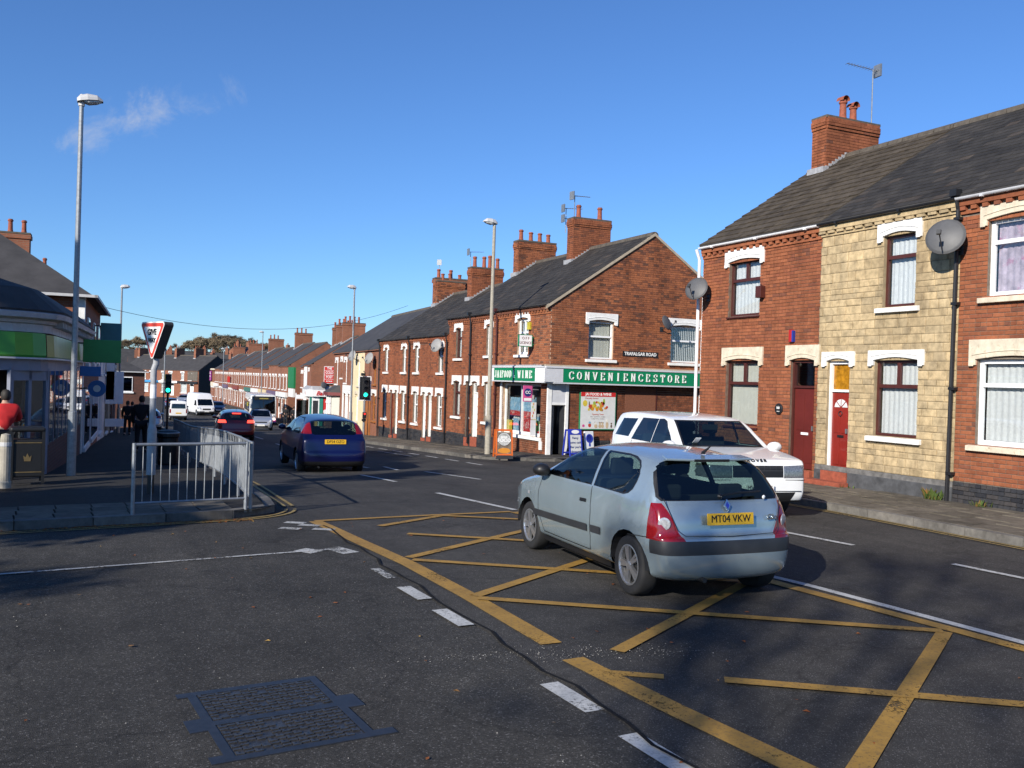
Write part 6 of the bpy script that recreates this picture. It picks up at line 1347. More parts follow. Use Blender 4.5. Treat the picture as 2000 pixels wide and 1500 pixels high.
# ---- silver-blue three-door hatchback, the nearest car
def clio_extra(t, H):
    pl_ = plate(t, -1.788, .80, 'MT04 VKW', YPL, tilt=radians(-7))
    em = MB().prism([(-.04,0),(0,-.065),(.04,0),(0,.065)], -.012, .01).build('emblem', CHRM, t, (0, -1.722, .918), (radians(-16), 0, 0), bevel=.006); MB().prism([(-.02,0),(0,-.036),(.02,0),(0,.036)], -.015, -.0125).build('emblem_centre', BLU, t, (0, -1.722, .918), (radians(-16), 0, 0)); 
    text('badge', 'Clio', .075, CHRM, t, (.50, -1.752, .80), (pi/2-.05, 0, .12), .003, .002, shear=.3)
    for sd in (-1, 1):
        H.ribbon([(1.02, .50), (-.42, .53)], .075, .016, sd, 14).build('side_moulding', DKPL, t); H.ribbon([(-.50, .535), (-.72, .54)], .075, .014, sd, 3).build('side_moulding', DKPL, t)
        for pts in ([(.86,.96),(.92,.75),(.88,.5),(.76,.30)], [(-.40,.96),(-.46,.7),(-.47,.45),(-.44,.30)], [(.76,.30),(-.44,.30)]): H.ribbon(pts, .010, .0015, sd, 4).build('door_seam', TRIM, t)
        H.ribbon([(-.20,.80),(-.34,.805)], .035, .012, sd, 3).build('door_handle', TRIM, t); mirror(t, H, .74, 1.0, TRIM, sd)
        H.ribbon([(1.18,.70),(1.25,.70)], .035, .006, sd, 2).build('side_repeater', CLR, t); H.ribbon([(.86,.21),(-.82,.21)], .06, -.01, sd, 6).build('sill', TRIM, t)
        x = sd*.665; MB().lathe([(0, -.004), (.04, -.003), (.058, .0), (.06, .01)], 16, ax='y').build('reversing_lamp', HLCL, t, (sd*.68, -1.712, .76), (0, 0, sd*.55))
    MB().tube([(.0,-1.30,1.375),(0,-1.30,1.39),(0,-1.42,1.46)], [.025,.02,.006], 6).build('antenna', TRIM, t)
    MB().prism([(-.50,-.045),(-.2,-.075),(.2,-.075),(.50,-.045),(.46,.10),(-.46,.10)], -.012, .012, 'z').build('spoiler', CLIOP, t, (0, -1.375, 1.338), (radians(10), 0, 0), bevel=.008); MB().box(-.2, .2, -.088, -.074, -.012, .012).build('high_brake_lamp', TRIM, t, (0, -1.375, 1.336), (radians(10), 0, 0))
    wp = MB().tube([(-.05,-1.69,1.01),(.16,-1.665,1.03),(.44,-1.65,1.04)], .010, 6); wp.lathe([(.03, 0), (.0, -.035)], 10, (-.05, -1.68, 1.0), 'y'); wp.build('wiper', TRIM, t)
    for x in (-.36, .36): seat(t, x, -.12)
    seat(t, 0, -1.0, .40, False, None, 1.15, .46); 
    for x in (-.36, .36): MB().box(x-.13, x+.13, -1.30, -1.22, .92, 1.07).build('headrest', SEATM, t, bevel=.03)
    MB().box(-.62, .62, .62, 1.1, .5, .93).build('dashboard', DKPL, t, bevel=.05); MB().tube([(.36+.17*cos(a*.35), .42+.05*sin(a*.35), .88+.16*sin(a*.35)) for a in range(19)], .014, 6).build('steering_wheel', DKPL, t); MB().box(-.6, .6, -1.66, -1.25, .86, .90).build('parcel_shelf', DKPL, t)
    MB().lathe([(.02, 0), (.0, -.01)], 8, (.46, -1.675, .985), 'y').build('washer_nozzle', LETW, t); MB().tube([(-.3,-1.72,.24),(-.3,-1.84,.24)], .024, 8).build('exhaust', HUBD, t)
    H.ribbon([(-1.25,.60),(-1.58,.62)], .008, .002, -1, 4).build('bumper_seam', TRIM, t)
    b = MB()
    b.tube([(-.66, -1.655, .985), (-.56, -1.765, .70), (-.5, -1.80, .655), (0, -1.82, .64), (.5, -1.80, .655), (.56, -1.765, .70), (.66, -1.655, .985)], .004, 4, False); b.build('tailgate_seam', TRIM, t)
HLCL = mat('lamp_white', (.45,.46,.48), .15, .2, var=.35, scale=50, coat=1); CLIOP = paint('silver_blue_paint', (.37,.46,.50), .55, .24, 1.0)
REARF = lambda u: (lambda c, n: c.y < u)
FRONTF = lambda u: (lambda c, n: c.y > u)
def mirror_poly(p): return [(-x, z) for x, z in p]
def fat(p, e):
    cx = sum(x for x, _ in p)/len(p); cz = sum(z for _, z in p)/len(p); out = []
    for x, z in p: d = Vector((x-cx, z-cz)); d = d/d.length; out.append((x+d.x*e, z+d.y*e))
    return out
cw1 = [(.80,.975),(.68,1.03),(.34,1.245),(.18,1.30),(-.05,1.325),(-.30,1.333),(-.35,.975)]; cw2 = [(-.43,.975),(-.38,1.333),(-.80,1.325),(-.95,1.308),(-1.07,1.28),(-1.15,1.235),(-1.195,1.17),(-1.20,1.10),(-1.18,1.03),(-1.13,.99),(-1.06,.975)]
cl = [(.66,.94),(.90,.94),(.90,.605),(.50,.605),(.55,.70),(.62,.86)]
crw = [(-.56,1.325),(.56,1.325),(.62,1.18),(.665,1.0),(.63,.965),(-.63,.965),(-.665,1.0),(-.62,1.18)]
CLIO = dict(outline=[(1.72,.19),(1.90,.21),(1.965,.33),(1.972,.50),(1.93,.64),(1.80,.75),(1.45,.875),(1.12,.955),(.98,.985),(.70,1.135),(.38,1.295),(.18,1.365),(-.15,1.408),(-.55,1.415),(-.95,1.398),(-1.25,1.365),(-1.38,1.338),(-1.46,1.26),(-1.62,1.0),(-1.69,.92),(-1.74,.80),(-1.765,.66),(-1.825,.62),(-1.845,.48),(-1.825,.32),(-1.74,.22),(-1.55,.19)],
    W=.822, V=[(0,.86),(.19,.90),(.32,.965),(.55,1.0),(.72,.99),(.90,.955),(.98,.925),(1.15,.83),(1.32,.715),(1.42,.62)], P=[(-1.85,.80),(-1.72,.90),(-1.5,.965),(-1.1,.995),(0,1),(1.0,.99),(1.5,.95),(1.8,.86),(1.98,.70)], slices=(-1.555, -1.60), wheels=(1.236,-1.236,.292,.345), paint=CLIOP, soft=.95, per=6,
    cuts=[('trim','S',fat(cw1,.018),SIDEF),('trim','S',fat(cw2,.018),SIDEF),('win1','S',cw1,SIDEF),('win2','S',cw2,SIDEF),
          ('trimr','R',fat(crw,.03),lambda c, n: c.y < -1.3 and n.y < -.25),('rear','R',crw,lambda c, n: c.y < -1.3 and n.y < -.25),
          ('lamp','R',cl,lambda c, n: c.y < -1.555),('lamp','R',mirror_poly(cl),lambda c, n: c.y < -1.555),('strip','R',[(-1,.475),(1,.475),(1,.605),(-1,.605)],lambda c, n: c.y < -1.60),
          ('screen','F',[(-.62,1.0),(.62,1.0),(.55,1.2),(.50,1.31),(-.50,1.31),(-.55,1.2)],lambda c, n: .1 < c.y < 1.05 and n.z > .3 and n.y > .3)],
    parts=[('trim','window_trim',TRIM),('trimr','window_trim',TRIM),('win1','side_pane',CARGL),('win2','side_pane',CARGL),('rear','rear_pane',CARGL),('screen','windscreen',CARGL),('lamp','tail_lamp',REDLT),('strip','bumper_strip',DKPL)], extra=clio_extra)
hC_ = radians(3.0)
clio = vehicle('silver-blue three-door hatchback crossing the yellow box junction', 'car', 5.64+1.236*sin(hC_), 7.58+1.236*cos(hC_), hC_, CLIO)
# ---- white off-road estate coming the other way
def fl_extra(t, H):
    plate(t, 2.30, .58, 'MV57 VWU', WPL, rz=pi); text('lettering', 'R O V E R', .085, BLK, t, (0, 2.18, 1.03), (radians(48), 0, pi), .004, .003)
    gr = MB()
    for i in range(4): gr.box(-.44, .44, -.01, .02, .76+i*.048, .78+i*.048)
    for i in range(9): gr.box(-.44+i*.108, -.43+i*.108, -.008, .018, .75, .945)
    gr.build('grille_bars', DKPL, t, (0, 2.225, 0))
    for sd in (-1, 1):
        mirror(t, H, 1.0, 1.16, FLP, sd, 1.25)
        for pts in ([(1.0,1.1),(1.05,.8),(1.0,.42)], [(-.08,1.15),(-.10,.6),(-.05,.42)], [(-.95,1.15),(-.98,.9),(-.8,.8)]): H.ribbon(pts, .012, .002, sd, 4).build('door_seam', TRIM, t)
        for u in (.1, -.8): H.ribbon([(u,1.02),(u-.16,1.02)], .04, .014, sd, 3).build('door_handle', FLP, t)
        H.ribbon([(1.0,.36),(-.95,.36)], .14, .01, sd, 8).build('sill_trim', DKPL, t); MB().box(-.12, .12, -.02, .03, -.09, .09).build('fog_lamp', TRIM, t, (sd*.70, 2.16, .62), (0, 0, -sd*.35)); MB().lathe([(.075, .0), (.06, .02), (0, .03)], 14, (sd*.66, 2.15, .84), 'y').build('head_reflector', LETW, t)
    MB().box(-.42, .42, -.03, .02, .27, .33).build('skid_plate', ALLOY, t, (0, 2.2, 0), None, bevel=.01)
    for x in (-.38, .38): seat(t, x, -.05, .55, True, None, .5, .66); seat(t, x, -.95, .58, True, None, .5, .62)
    MB().box(-.72, .72, .75, 1.25, .7, 1.1).build('dashboard', DKPL, t, bevel=.05); MB().tube([(.38+.18*cos(a*.35), .6+.05*sin(a*.35), 1.05+.17*sin(a*.35)) for a in range(19)], .015, 6).build('steering_wheel', DKPL, t); MB().box(-.15, .15, -.01, .01, -.05, .05).build('mirror_inside', DKPL, t, (0, .5, 1.5))
    MB().box(-.86, .86, -.004, .004, .705, .715).build('bumper_seam', TRIM, t, (0, 2.245, 0)); MB().box(-.80, .80, -.004, .004, .515, .525).build('bumper_seam', TRIM, t, (0, 2.25, 0))
    MB().box(-.10, .0, -.003, .003, -.09, .09).build('permit', NET, t, (.56, 1.02, 1.28), (radians(-55), 0, 0))
HLDK = mat('headlamp_glass', (.22,.23,.25), .08, .4, var=.6, scale=45, coat=1); FLP = paint('white_car_paint', (.80,.81,.80), 0, .35)
fa1 = [(.86,1.185),(.30,1.56),(.16,1.60),(-.02,1.60),(-.02,1.175)]; fa2 = [(-.09,1.175),(-.09,1.60),(-.78,1.585),(-.98,1.175)]; fa3 = [(-1.18,1.20),(-1.02,1.575),(-1.75,1.55),(-1.92,1.20)]
fhl = [(.47,.74),(.47,.945),(.96,.965),(.96,.74)]
FREE = dict(outline=[(1.98,.30),(2.16,.32),(2.235,.42),(2.25,.60),(2.25,.78),(2.23,.94),(2.17,1.02),(2.05,1.06),(1.6,1.125),(1.2,1.17),(1.06,1.185),(.80,1.36),(.50,1.57),(.34,1.65),(.05,1.695),(-.6,1.72),(-1.3,1.72),(-1.85,1.69),(-2.03,1.655),(-2.10,1.56),(-2.20,1.16),(-2.235,1.05),(-2.245,.75),(-2.24,.45),(-2.12,.33),(-1.9,.30)],
    W=.955, V=[(0,.92),(.30,.95),(.5,1.0),(.9,1.0),(1.1,.975),(1.2,.935),(1.45,.85),(1.62,.775),(1.74,.70)], P=[(-2.26,.90),(-2.1,.95),(-1.7,.99),(0,1),(1.5,.99),(1.9,.97),(2.12,.94),(2.26,.89)], wheels=(1.40,-1.26,.36,.425), paint=FLP, soft=.30, mid=.75, ww=.23, per=6,
    cuts=[('trim','S',fat(fa1,.03),SIDEF),('trim','S',fat(fa2,.03),SIDEF),('w1','S',fa1,SIDEF),('w2','S',fa2,SIDEF),('w3','S',fa3,SIDEF),
          ('trimf','F',[(-.78,1.17),(.78,1.17),(.66,1.62),(-.66,1.62)],lambda c, n: .2 < c.y < 1.2 and n.y > .3 and n.z > .2),('screen','F',[(-.74,1.195),(.74,1.195),(.63,1.60),(-.63,1.60)],lambda c, n: .2 < c.y < 1.2 and n.y > .3 and n.z > .2),
          ('grille','F',[(-.46,.75),(.46,.75),(.46,.95),(-.46,.95)],FRONTF(2.1)),('intake','F',[(-.62,.34),(.62,.34),(.70,.50),(-.70,.50)],FRONTF(2.1)),('head','F',fhl,FRONTF(1.85)),('head','F',mirror_poly(fhl),FRONTF(1.85)),('rear','R',[(-.68,1.18),(.68,1.18),(.60,1.58),(-.60,1.58)],REARF(-2.0)),('tail','R',[(.70,.85),(.98,.85),(.98,1.2),(.70,1.2)],REARF(-2.05)),('tail','R',[(-.70,.85),(-.98,.85),(-.98,1.2),(-.70,1.2)],REARF(-2.05)),('low','S',[(-2.4,.25),(2.4,.25),(2.4,.36),(-2.4,.36)],lambda c, n: c.z < .4)],
    parts=[('trim','window_trim',TRIM),('trimf','window_trim',TRIM),('w1','side_pane',CARGL),('w2','side_pane',CARGL),('w3','side_pane',CARGD),('screen','windscreen',CARGL),('grille','grille',TRIM),('intake','intake',TRIM),('head','headlamp',HLDK),('rear','rear_pane',CARGD),('tail','tail_lamp',REDLT),('low','lower_cladding',DKPL)], extra=fl_extra)
lr = vehicle('white off-road estate car waiting beside the silver-blue hatchback', 'car', 9.9, 13.4, radians(190), FREE); lr.scale = (.95, .95, .92)
# ---- ordinary hatchbacks further on
def hatch(L=4.15, Hh=1.43, W=.85, wb=2.6, r=.30, P=None, tail=None, rw=None, front=False, lit=False, txt=None, plm=YPL, pz=.86, lamp=None, top=None, glass=CARGD, ptxt=True):
    f, b = L/2, -L/2; uf, ur = wb/2+.05, -wb/2+.05; k = Hh/1.43
    o = [(f-.25,.2),(f-.06,.23),(f,.38),(f-.01,.55),(f-.08,.68),(f-.3,.80),(f-.75,.92),(f-1.0,.99),(f-1.35,1.19*k),(f-1.68,1.36*k),(f-1.95,1.415*k),(.0,1.43*k),(-.6,1.415*k),(b+.75,1.37*k),(b+.52,1.32*k),(b+.40,1.22*k),(b+.17,.98),(b+.08,.90),(b+.05,.75),(b+.03,.62),(b,.55),(b,.40),(b+.06,.25),(b+.3,.2)]
    w1 = [(f-1.13,1.0),(f-1.62,1.29*k),(f-1.85,1.335*k),(-.02,1.35*k),(-.05,1.0)]; w2 = [(-.13,1.0),(-.10,1.35*k),(-.7,1.335*k),(b+.95,1.27*k),(b+.72,1.06),(b+.75,1.0)]
    rwp = rw or [(-.52,1.30*k),(.52,1.30*k),(.62,1.02),(-.62,1.02)]; tl = tail or [(.5,.88),(.9,.88),(.9,1.05),(.5,1.03)]; hl = [(.42,.62),(.9,.66),(.9,.84),(.62,.80),(.42,.70)]
    def ex(t, H):
        if front: plate(t, f+.02, .45, None, WPL, rz=pi)
        else:
            plate(t, b-.0+.02 if pz < .7 else b+.035, pz, txt, plm)
            if lit: MB().box(-.2, .2, -.03, .02, -.02, .02).build('high_brake_lamp', BRAKE, t, (0, b+.44, 1.30*k))
        for sd in (-1, 1):
            mirror(t, H, f-1.2, 1.02, P, sd)
            if front: MB().lathe([(.05, 0), (0, .03)], 10, (sd*.62, f-.05, .74), 'y').build('head_reflector', LETW, t)
        for x in (-.36, .36): seat(t, x, -.1); seat(t, x, -.95, .36, True, None, .5, .5)
        if top == 'aerial': MB().tube([(0, b+.9, 1.36*k), (0, b+.75, 1.52*k)], .006, 5).build('antenna', TRIM, t)
        MB().tube([(-.4, b+.1, .22), (-.4, b-.02, .22)], .025, 8).build('exhaust', HUBD, t)
    C = [('trim','S',fat(w1,.03),SIDEF),('trim','S',fat(w2,.03),SIDEF),('w1','S',w1,SIDEF),('w2','S',w2,SIDEF),('rear','R',rwp,lambda c, n: c.y < b+.9 and n.y < -.2),('screen','F',[(-.66,1.0),(.66,1.0),(.54,1.33*k),(-.54,1.33*k)],lambda c, n: f-1.9 < c.y < f-.9 and n.y > .2 and n.z > .3),
         ('tail','R',tl,REARF(b+.55)),('tail','R',mirror_poly(tl),REARF(b+.55)),('head','F',hl,FRONTF(f-.5)),('head','F',mirror_poly(hl),FRONTF(f-.5)),('grille','F',[(-.4,.60),(.4,.60),(.4,.68),(-.4,.68)],FRONTF(f-.3)),('intake','F',[(-.5,.28),(.5,.28),(.45,.42),(-.45,.42)],FRONTF(f-.3)),('strip','R',[(-1,.2),(1,.2),(1,.36),(-1,.36)],REARF(b+.3))]
    return dict(outline=o, W=W, V=[(0,.88),(.2,.92),(.4,.985),(.6,1),(.85,.975),(1.0,.925),(1.2*k,.81),(1.36*k,.70),(1.45*k,.62)], P=[(b,.82),(b+.15,.92),(b+.5,.98),(0,1),(f-.7,.98),(f-.25,.88),(f,.72)], wheels=(uf, ur, r, r+.055), paint=P, cuts=C, extra=ex, per=4,
        parts=[('trim','window_trim',TRIM),('w1','side_pane',glass),('w2','side_pane',glass),('rear','rear_pane',glass),('screen','windscreen',glass),('tail','tail_lamp',BRAKE if lit else REDLT),('head','headlamp',CLR),('grille','grille',TRIM),('intake','intake',TRIM),('strip','bumper_strip',TRIM)])
BLUEP = paint('deep_blue_paint', (.002,.004,.05), .1, .3, .55); REDP = paint('red_paint', (.22,.008,.010), .15, .3); SILV = paint('silver_paint', (.50,.52,.55), .5, .3); NAVY = paint('navy_paint', (.02,.035,.09), .2, .3); BLKP = paint('black_paint', (.014,.015,.02), .1, .25)
foc_t = [(.55,1.02),(.56,1.36),(.72,1.36),(.92,1.02)]
vehicle('dark blue hatchback driving away in the shade', 'car', 5.78, 24.3, radians(3.1), hatch(4.15, 1.44, .86, 2.615, .305, BLUEP, tail=foc_t, rw=[(-.53,1.335),(.53,1.335),(.56,1.05),(.50,1.0),(-.50,1.0),(-.56,1.05)], txt='DF54 OZO', pz=.84, glass=CARGL))
vehicle('red hatchback with brake lights on, heading downhill', 'car', 6.78, 46.4, radians(5), hatch(4.2, 1.46, .88, 2.58, .31, REDP, lit=True, txt=None, pz=.52, tail=[(.46,.90),(.9,.90),(.9,1.03),(.50,1.03)], top='aerial', glass=CARGL))
vehicle('silver small car coming uphill in front of the bus', 'car', 11.5, 66.5, radians(188), hatch(3.75, 1.52, .84, 2.36, .29, SILV, front=True))
vehicle('dark car behind the big white van', 'car', 15.2, 118, radians(184), hatch(4.2, 1.45, .86, 2.6, .30, NAVY, front=True)); vehicle('dark blue car ahead of the small white van', 'car', 10.9, 131, radians(4), hatch(4.2, 1.45, .86, 2.6, .30, NAVY, txt=None)); vehicle('dark grey car between the two white vans', 'car', 11.6, 122, radians(184), hatch(4.3, 1.45, .86, 2.6, .30, BLKP, front=True)); vehicle('pale car turning before the cross terrace', 'car', 14.6, 152, radians(200), hatch(4.3, 1.45, .86, 2.6, .30, SILV, front=True)); vehicle('dark parked car half hidden behind the give way post', 'car', 3.9, 63.5, radians(3), hatch(4.2, 1.45, .86, 2.6, .30, SILV))
# ---- vans
def van(L, Hh, W, P, front, slope=.55, glassz=(1.15, 1.75), r=.33, rearwin=True, gm=CARGD, low=None):
    f, b = L/2, -L/2
    o = [(f-.25,.28),(f-.05,.3),(f,.45),(f-.02,.75),(f-.10,.92),(f-.55,1.10),(f-.62,1.14),(f-.62-slope*1.0,min(Hh-.2, 1.9)),(f-1.0-slope*1.0,Hh-.06),(f-1.6-slope,Hh),(0-.4,Hh),(b+.35,Hh),(b+.10,Hh-.06),(b+.04,Hh-.25),(b,1.2),(b,.5),(b+.03,.32),(b+.25,.28)]
    C = [('screen','F',[(-W*.86,1.16),(W*.86,1.16),(W*.78,min(Hh-.25, 1.86)),(-W*.78,min(Hh-.25, 1.86))],lambda c, n: c.y > f-1.9 and n.y > .25 and n.z > .1),('w1','S',[(f-.78,1.15),(f-.62-slope*.85,1.72),(f-1.75,1.75),(f-1.75,1.15)],SIDEF),('head','F',[(W*.58,.74),(W*1.1,.76),(W*1.1,.97),(W*.66,.95)],FRONTF(f-.6)),('head','F',[(-W*.58,.74),(-W*1.1,.76),(-W*1.1,.97),(-W*.66,.95)],FRONTF(f-.6)),('grille','F',[(-.45,.66),(.45,.66),(.45,.84),(-.45,.84)],FRONTF(f-.4)),('bumper','S',[(b-1,.2),(f+1,.2),(f+1,.52),(b-1,.52)],lambda c, n: c.z < .55 and (c.y > f-.5 or c.y < b+.3)),
         ('tail','R',[(W*.82,.75),(W*1.1,.75),(W*1.1,1.15),(W*.82,1.15)],REARF(b+.2)),('tail','R',[(-W*.82,.75),(-W*1.1,.75),(-W*1.1,1.15),(-W*.82,1.15)],REARF(b+.2))]
    if rearwin: C += [('rear','R',[(-W*.78,1.2),(W*.78,1.2),(W*.74,Hh-.28),(-W*.74,Hh-.28)],REARF(b+.5)), ('w2','S',[(f-1.85,1.15),(f-1.85,1.72),(b+.5,1.72),(b+.5,1.15)],SIDEF)]
    def ex(t, H):
        if front: plate(t, f+.02, .5, None, WPL, rz=pi)
        else: plate(t, b-.02, .75, None, YPL)
        for sd in (-1, 1): mirror(t, H, f-.95, 1.25, TRIM, sd, 1.3)
        H.ribbon([(f-1.9,.5),(f-1.9,Hh*.85)], .012, .003, 1, 5).build('door_seam', TRIM, t); H.ribbon([(f-1.9,.5),(f-1.9,Hh*.85)], .012, .003, -1, 5).build('door_seam', TRIM, t)
    return dict(outline=o, W=W, V=[(0,.94),(.3,.96),(.6,1),(1.1,.99),(Hh*.7,.95),(Hh*.9,.89),(Hh,.82)], P=[(b,.96),(b+.2,.99),(0,1),(f-.8,.98),(f-.2,.90),(f,.80)], wheels=(f-.85, b+.9, r, r+.06), paint=P, cuts=C, extra=ex, soft=.35, mid=.9, per=4, inset=.4, lining=0,
        parts=[('screen','windscreen',gm),('w1','side_pane',gm),('head','headlamp',CLR),('grille','grille',TRIM),('bumper','bumper',DKPL),('tail','tail_lamp',REDLT),('rear','rear_pane',gm),('w2','side_pane',gm)])
VANW = paint('van_white', (.74,.75,.76), 0, .45, .4)
vehicle('small white van with rear window heading away', 'van', 8.9, 99, radians(3.5), van(4.4, 1.95, .85, VANW, False), name='van'); vehicle('large high-roofed white van facing uphill', 'van', 12.6, 112.5, radians(172), van(5.6, 2.55, 1.0, VANW, True, rearwin=False), name='van')
# ---- single-decker bus
def bus_extra(t, H):
    f = 5.0; MB().box(-.85, .85, -.02, .02, 2.42, 2.68).build('destination_display', BLK, t, (0, f+.0, 0)); MB().box(-.42, .38, .02, .026, 2.5, 2.6).build('display_text', mat('display_amber', (.30,.26,.06), .5, var=.6, scale=30), t, (0, f, 0))
    MB().box(-1.16, 1.16, -.02, .06, .42, .72).build('pink_bumper', mat('bus_pink', (.45,.03,.22), .4, var=.1), t, (0, f, 0), None, bevel=.03); MB().box(-1.16, 1.16, -.02, .05, .28, .42).build('blue_valance', BLUEP, t, (0, f, 0)); MB().box(-.02, .02, 0, .03, 1.15, 2.38).build('screen_divider', TRIM, t, (0, f, 0))
    for sd in (-1, 1): MB().box(-.2, .2, 0, .03, -.08, .08).build('headlamp', HEADL if sd < 0 else CLR, t, (sd*.9, f+.055, .62), None, bevel=.01); MB().box(-.08, .08, -.06, .06, -.18, .18).build('mirror', PO[2] if sd > 0 else TRIM, t, (sd*1.42, f+.15, 2.0), None, bevel=.03); MB().tube([(sd*1.2, f-.05, 2.55), (sd*1.4, f+.1, 2.5), (sd*1.42, f+.15, 2.2)], .02, 6).build('mirror_arm', TRIM, t)
    MB().tube([(.1, f+.05, 1.18), (.6, f+.04, 1.75)], .012, 5).build('wiper', TRIM, t); plate(t, f+.07, .36, None, WPL, rz=pi)
BUSP = paint('bus_white', (.66,.66,.64), 0, .4, .5)
BUS = dict(outline=[(4.7,.28),(4.95,.3),(5.0,.5),(5.02,1.0),(4.98,1.6),(4.90,2.4),(4.82,2.75),(4.6,2.88),(3,2.92),(-4,2.92),(-4.75,2.88),(-4.95,2.6),(-5,1.2),(-5,.4),(-4.8,.28)], W=1.24, V=[(0,.97),(.5,1),(2.2,.99),(2.7,.95),(2.95,.88)], P=[(-5,.96),(-4.7,1),(4.4,1),(4.85,.96),(5.03,.90)], wheels=(2.5,-2.6,.46,.54), paint=BUSP, soft=.25, mid=1.4, per=4, inset=1.0, ww=.28, lining=0,
    cuts=[('screen','F',[(-1.08,1.12),(1.08,1.12),(1.04,2.74),(-1.04,2.74)],FRONTF(4.6))]+[('win','S',[(3.9-1.45*i,1.25),(3.9-1.45*i,2.35),(2.55-1.45*i,2.35),(2.55-1.45*i,1.25)],SIDEF) for i in range(6)], parts=[('screen','windscreen',CARGD),('win','side_pane',CARGD)], extra=bus_extra)
vehicle('single-decker bus with dark windscreen and pink bumper waiting downhill', 'bus', 16.0, 93.0, radians(186), BUS, name='bus')
# ------------------------------------------------------------------ people
SKIN = mat('skin', (.42,.24,.17), .6, var=.1)
def skin_mesh(name, pts, edges, radii, m, parent, sub=1):
    me = bpy.data.meshes.new(name); me.from_pydata([Vector(p) for p in pts], edges, []); me.materials.append(m)
    o = obj(name, me, parent); sk = o.modifiers.new('skin', 'SKIN'); sk.use_smooth_shade = True; sk.use_x_symmetry = False
    if not me.skin_vertices: me.attributes.new('x', 'FLOAT', 'POINT')
    sv = me.skin_vertices[0].data if me.skin_vertices else None
    if sv is None: return o
    for i, r in enumerate(radii): sv[i].radius = r if isinstance(r, tuple) else (r, r)
    sv[0].use_root = True
    s = o.modifiers.new('sub', 'SUBSURF'); s.levels = sub; s.render_levels = sub; return o
def person(label, x, y, heading, H=1.72, coat=None, legs=None, hair=None, stride=.0, reach=0, lean=0, z=None, hood=False):
    t = thing('person', label, 'person', (x, y, (gz(y)+.11) if z is None else z), -heading); k = H/1.75
    def P(*p): return (p[0]*k, p[1]*k, p[2]*k)
    ln = lambda z_: lean*(max(0, z_-.95))
    V = {}; names = []
    def v(n, *p): V[n] = len(names); names.append((P(p[0], p[1]+ln(p[2]), p[2])))
    v('pel',0,0,.95); v('waist',0,0,1.08); v('chest',0,.0,1.30); v('neck',0,.01,1.47); v('head',0,.03,1.58); v('top',0,.03,1.70)
    E = [('pel','waist'),('waist','chest'),('chest','neck'),('neck','head'),('head','top')]; R = {'pel':(.155,.115),'waist':(.14,.10),'chest':(.17,.115),'neck':(.055,.055),'head':(.08,.095),'top':(.065,.075)}
    for s, sd in (('l',-1),('r',1)):
        st = stride*sd; re = reach
        v('sh'+s, sd*.19,0,1.39); v('el'+s, sd*(.25),-.02+re*.18-st*.12,1.12+re*.05); v('wr'+s, sd*(.24-.08*re),.06+re*.34-st*.2,.88+re*.26); v('ha'+s, sd*(.235-.1*re),.08+re*.42-st*.22,.80+re*.30)
        E += [('chest','sh'+s),('sh'+s,'el'+s),('el'+s,'wr'+s),('wr'+s,'ha'+s)]; R.update({'sh'+s:.07,'el'+s:.048,'wr'+s:.032,'ha'+s:(.04,.022)})
        for i in range(5):
            n = 'f%d%s' % (i, s); a = (i-1.5)*.018
            if i < 4: v(n, sd*(.235-.1*re), .085+re*.5-st*.22+a, .715+re*.31-(.01 if i in (0,3) else 0)); E.append(('ha'+s, n))
            else: v(n, sd*(.20-.1*re), .13+re*.42-st*.22, .79+re*.3); E.append(('wr'+s, n))
            R[n] = .0095
        v('hi'+s, sd*.095,0,.90); v('kn'+s, sd*.105,.03+st*.14,.50); v('an'+s, sd*.11,-.02+st*.26,.09); v('to'+s, sd*.125,.14+st*.26,.035)
        E += [('pel','hi'+s),('hi'+s,'kn'+s),('kn'+s,'an'+s),('an'+s,'to'+s)]; R.update({'hi'+s:.088,'kn'+s:.06,'an'+s:.042,'to'+s:(.045,.03)})
    order = list(V)
    skin_mesh('body', names, [(V[a], V[b]) for a, b in E], [tuple(q*k for q in (R[n] if isinstance(R[n], tuple) else (R[n],)*2)) for n in order], SKIN, t)
    def sub(nm, keep, grow, m):
        ids = [n for n in order if n in keep]; ix = {n: i for i, n in enumerate(ids)}
        skin_mesh(nm, [names[V[n]] for n in ids], [(ix[a], ix[b]) for a, b in E if a in ix and b in ix], [tuple((q+grow)*k for q in (R[n] if isinstance(R[n], tuple) else (R[n],)*2)) for n in ids], m, t)
    sub('coat', ('pel','waist','chest','neck','hil','hir','shl','ell','wrl','shr','elr','wrr'), .022, coat or BLKCL); sub('trousers', ('pel','hil','knl','anl','hir','knr','anr'), .018, legs or BLKCL); 
    hb = MB().lathe([(.0, .135), (.06, .12), (.095, .07), (.105, .0), (.09, -.06), (.07, -.09)], 12); ho = hb.build('hair', hair or HAIRD, t, P(0, .02+ln(1.6), 1.625), smooth=True); ho.scale = (.86, .98, .95)
    for sd in (-1, 1): MB().lathe([(.0, -.012), (.02, 0), (0, .012)], 8, ax='x').build('ear', SKIN, t, P(sd*.088, .03+ln(1.6), 1.60)); MB().box(-.05, .05, -.13, .14, 0, .08).build('shoe', BLACKP, t, P(sd*.118, .05+stride*sd*.26, .0), None, bevel=.03)
    MB().prism([(.09,1.60),(.115,1.56),(.09,1.55)], -.012, .012, 'x').build('nose', SKIN, t, (0, ln(1.6)*k+.02, (k-1)*1.58))
    return t
BLKCL = mat('black_cloth', (.012,.012,.014), .9, var=.2); HAIRD = mat('dark_hair', (.02,.016,.013), .7, var=.2); REDJ = mat('red_jacket', (.50,.012,.014), .75, var=.2, scale=8); DENIM = mat('denim', (.03,.04,.08), .9, var=.2)
person('person in a red jacket using the cash machine', -1.28, 19.75, radians(-8), 1.68, REDJ, BLKCL, reach=1, lean=.12)
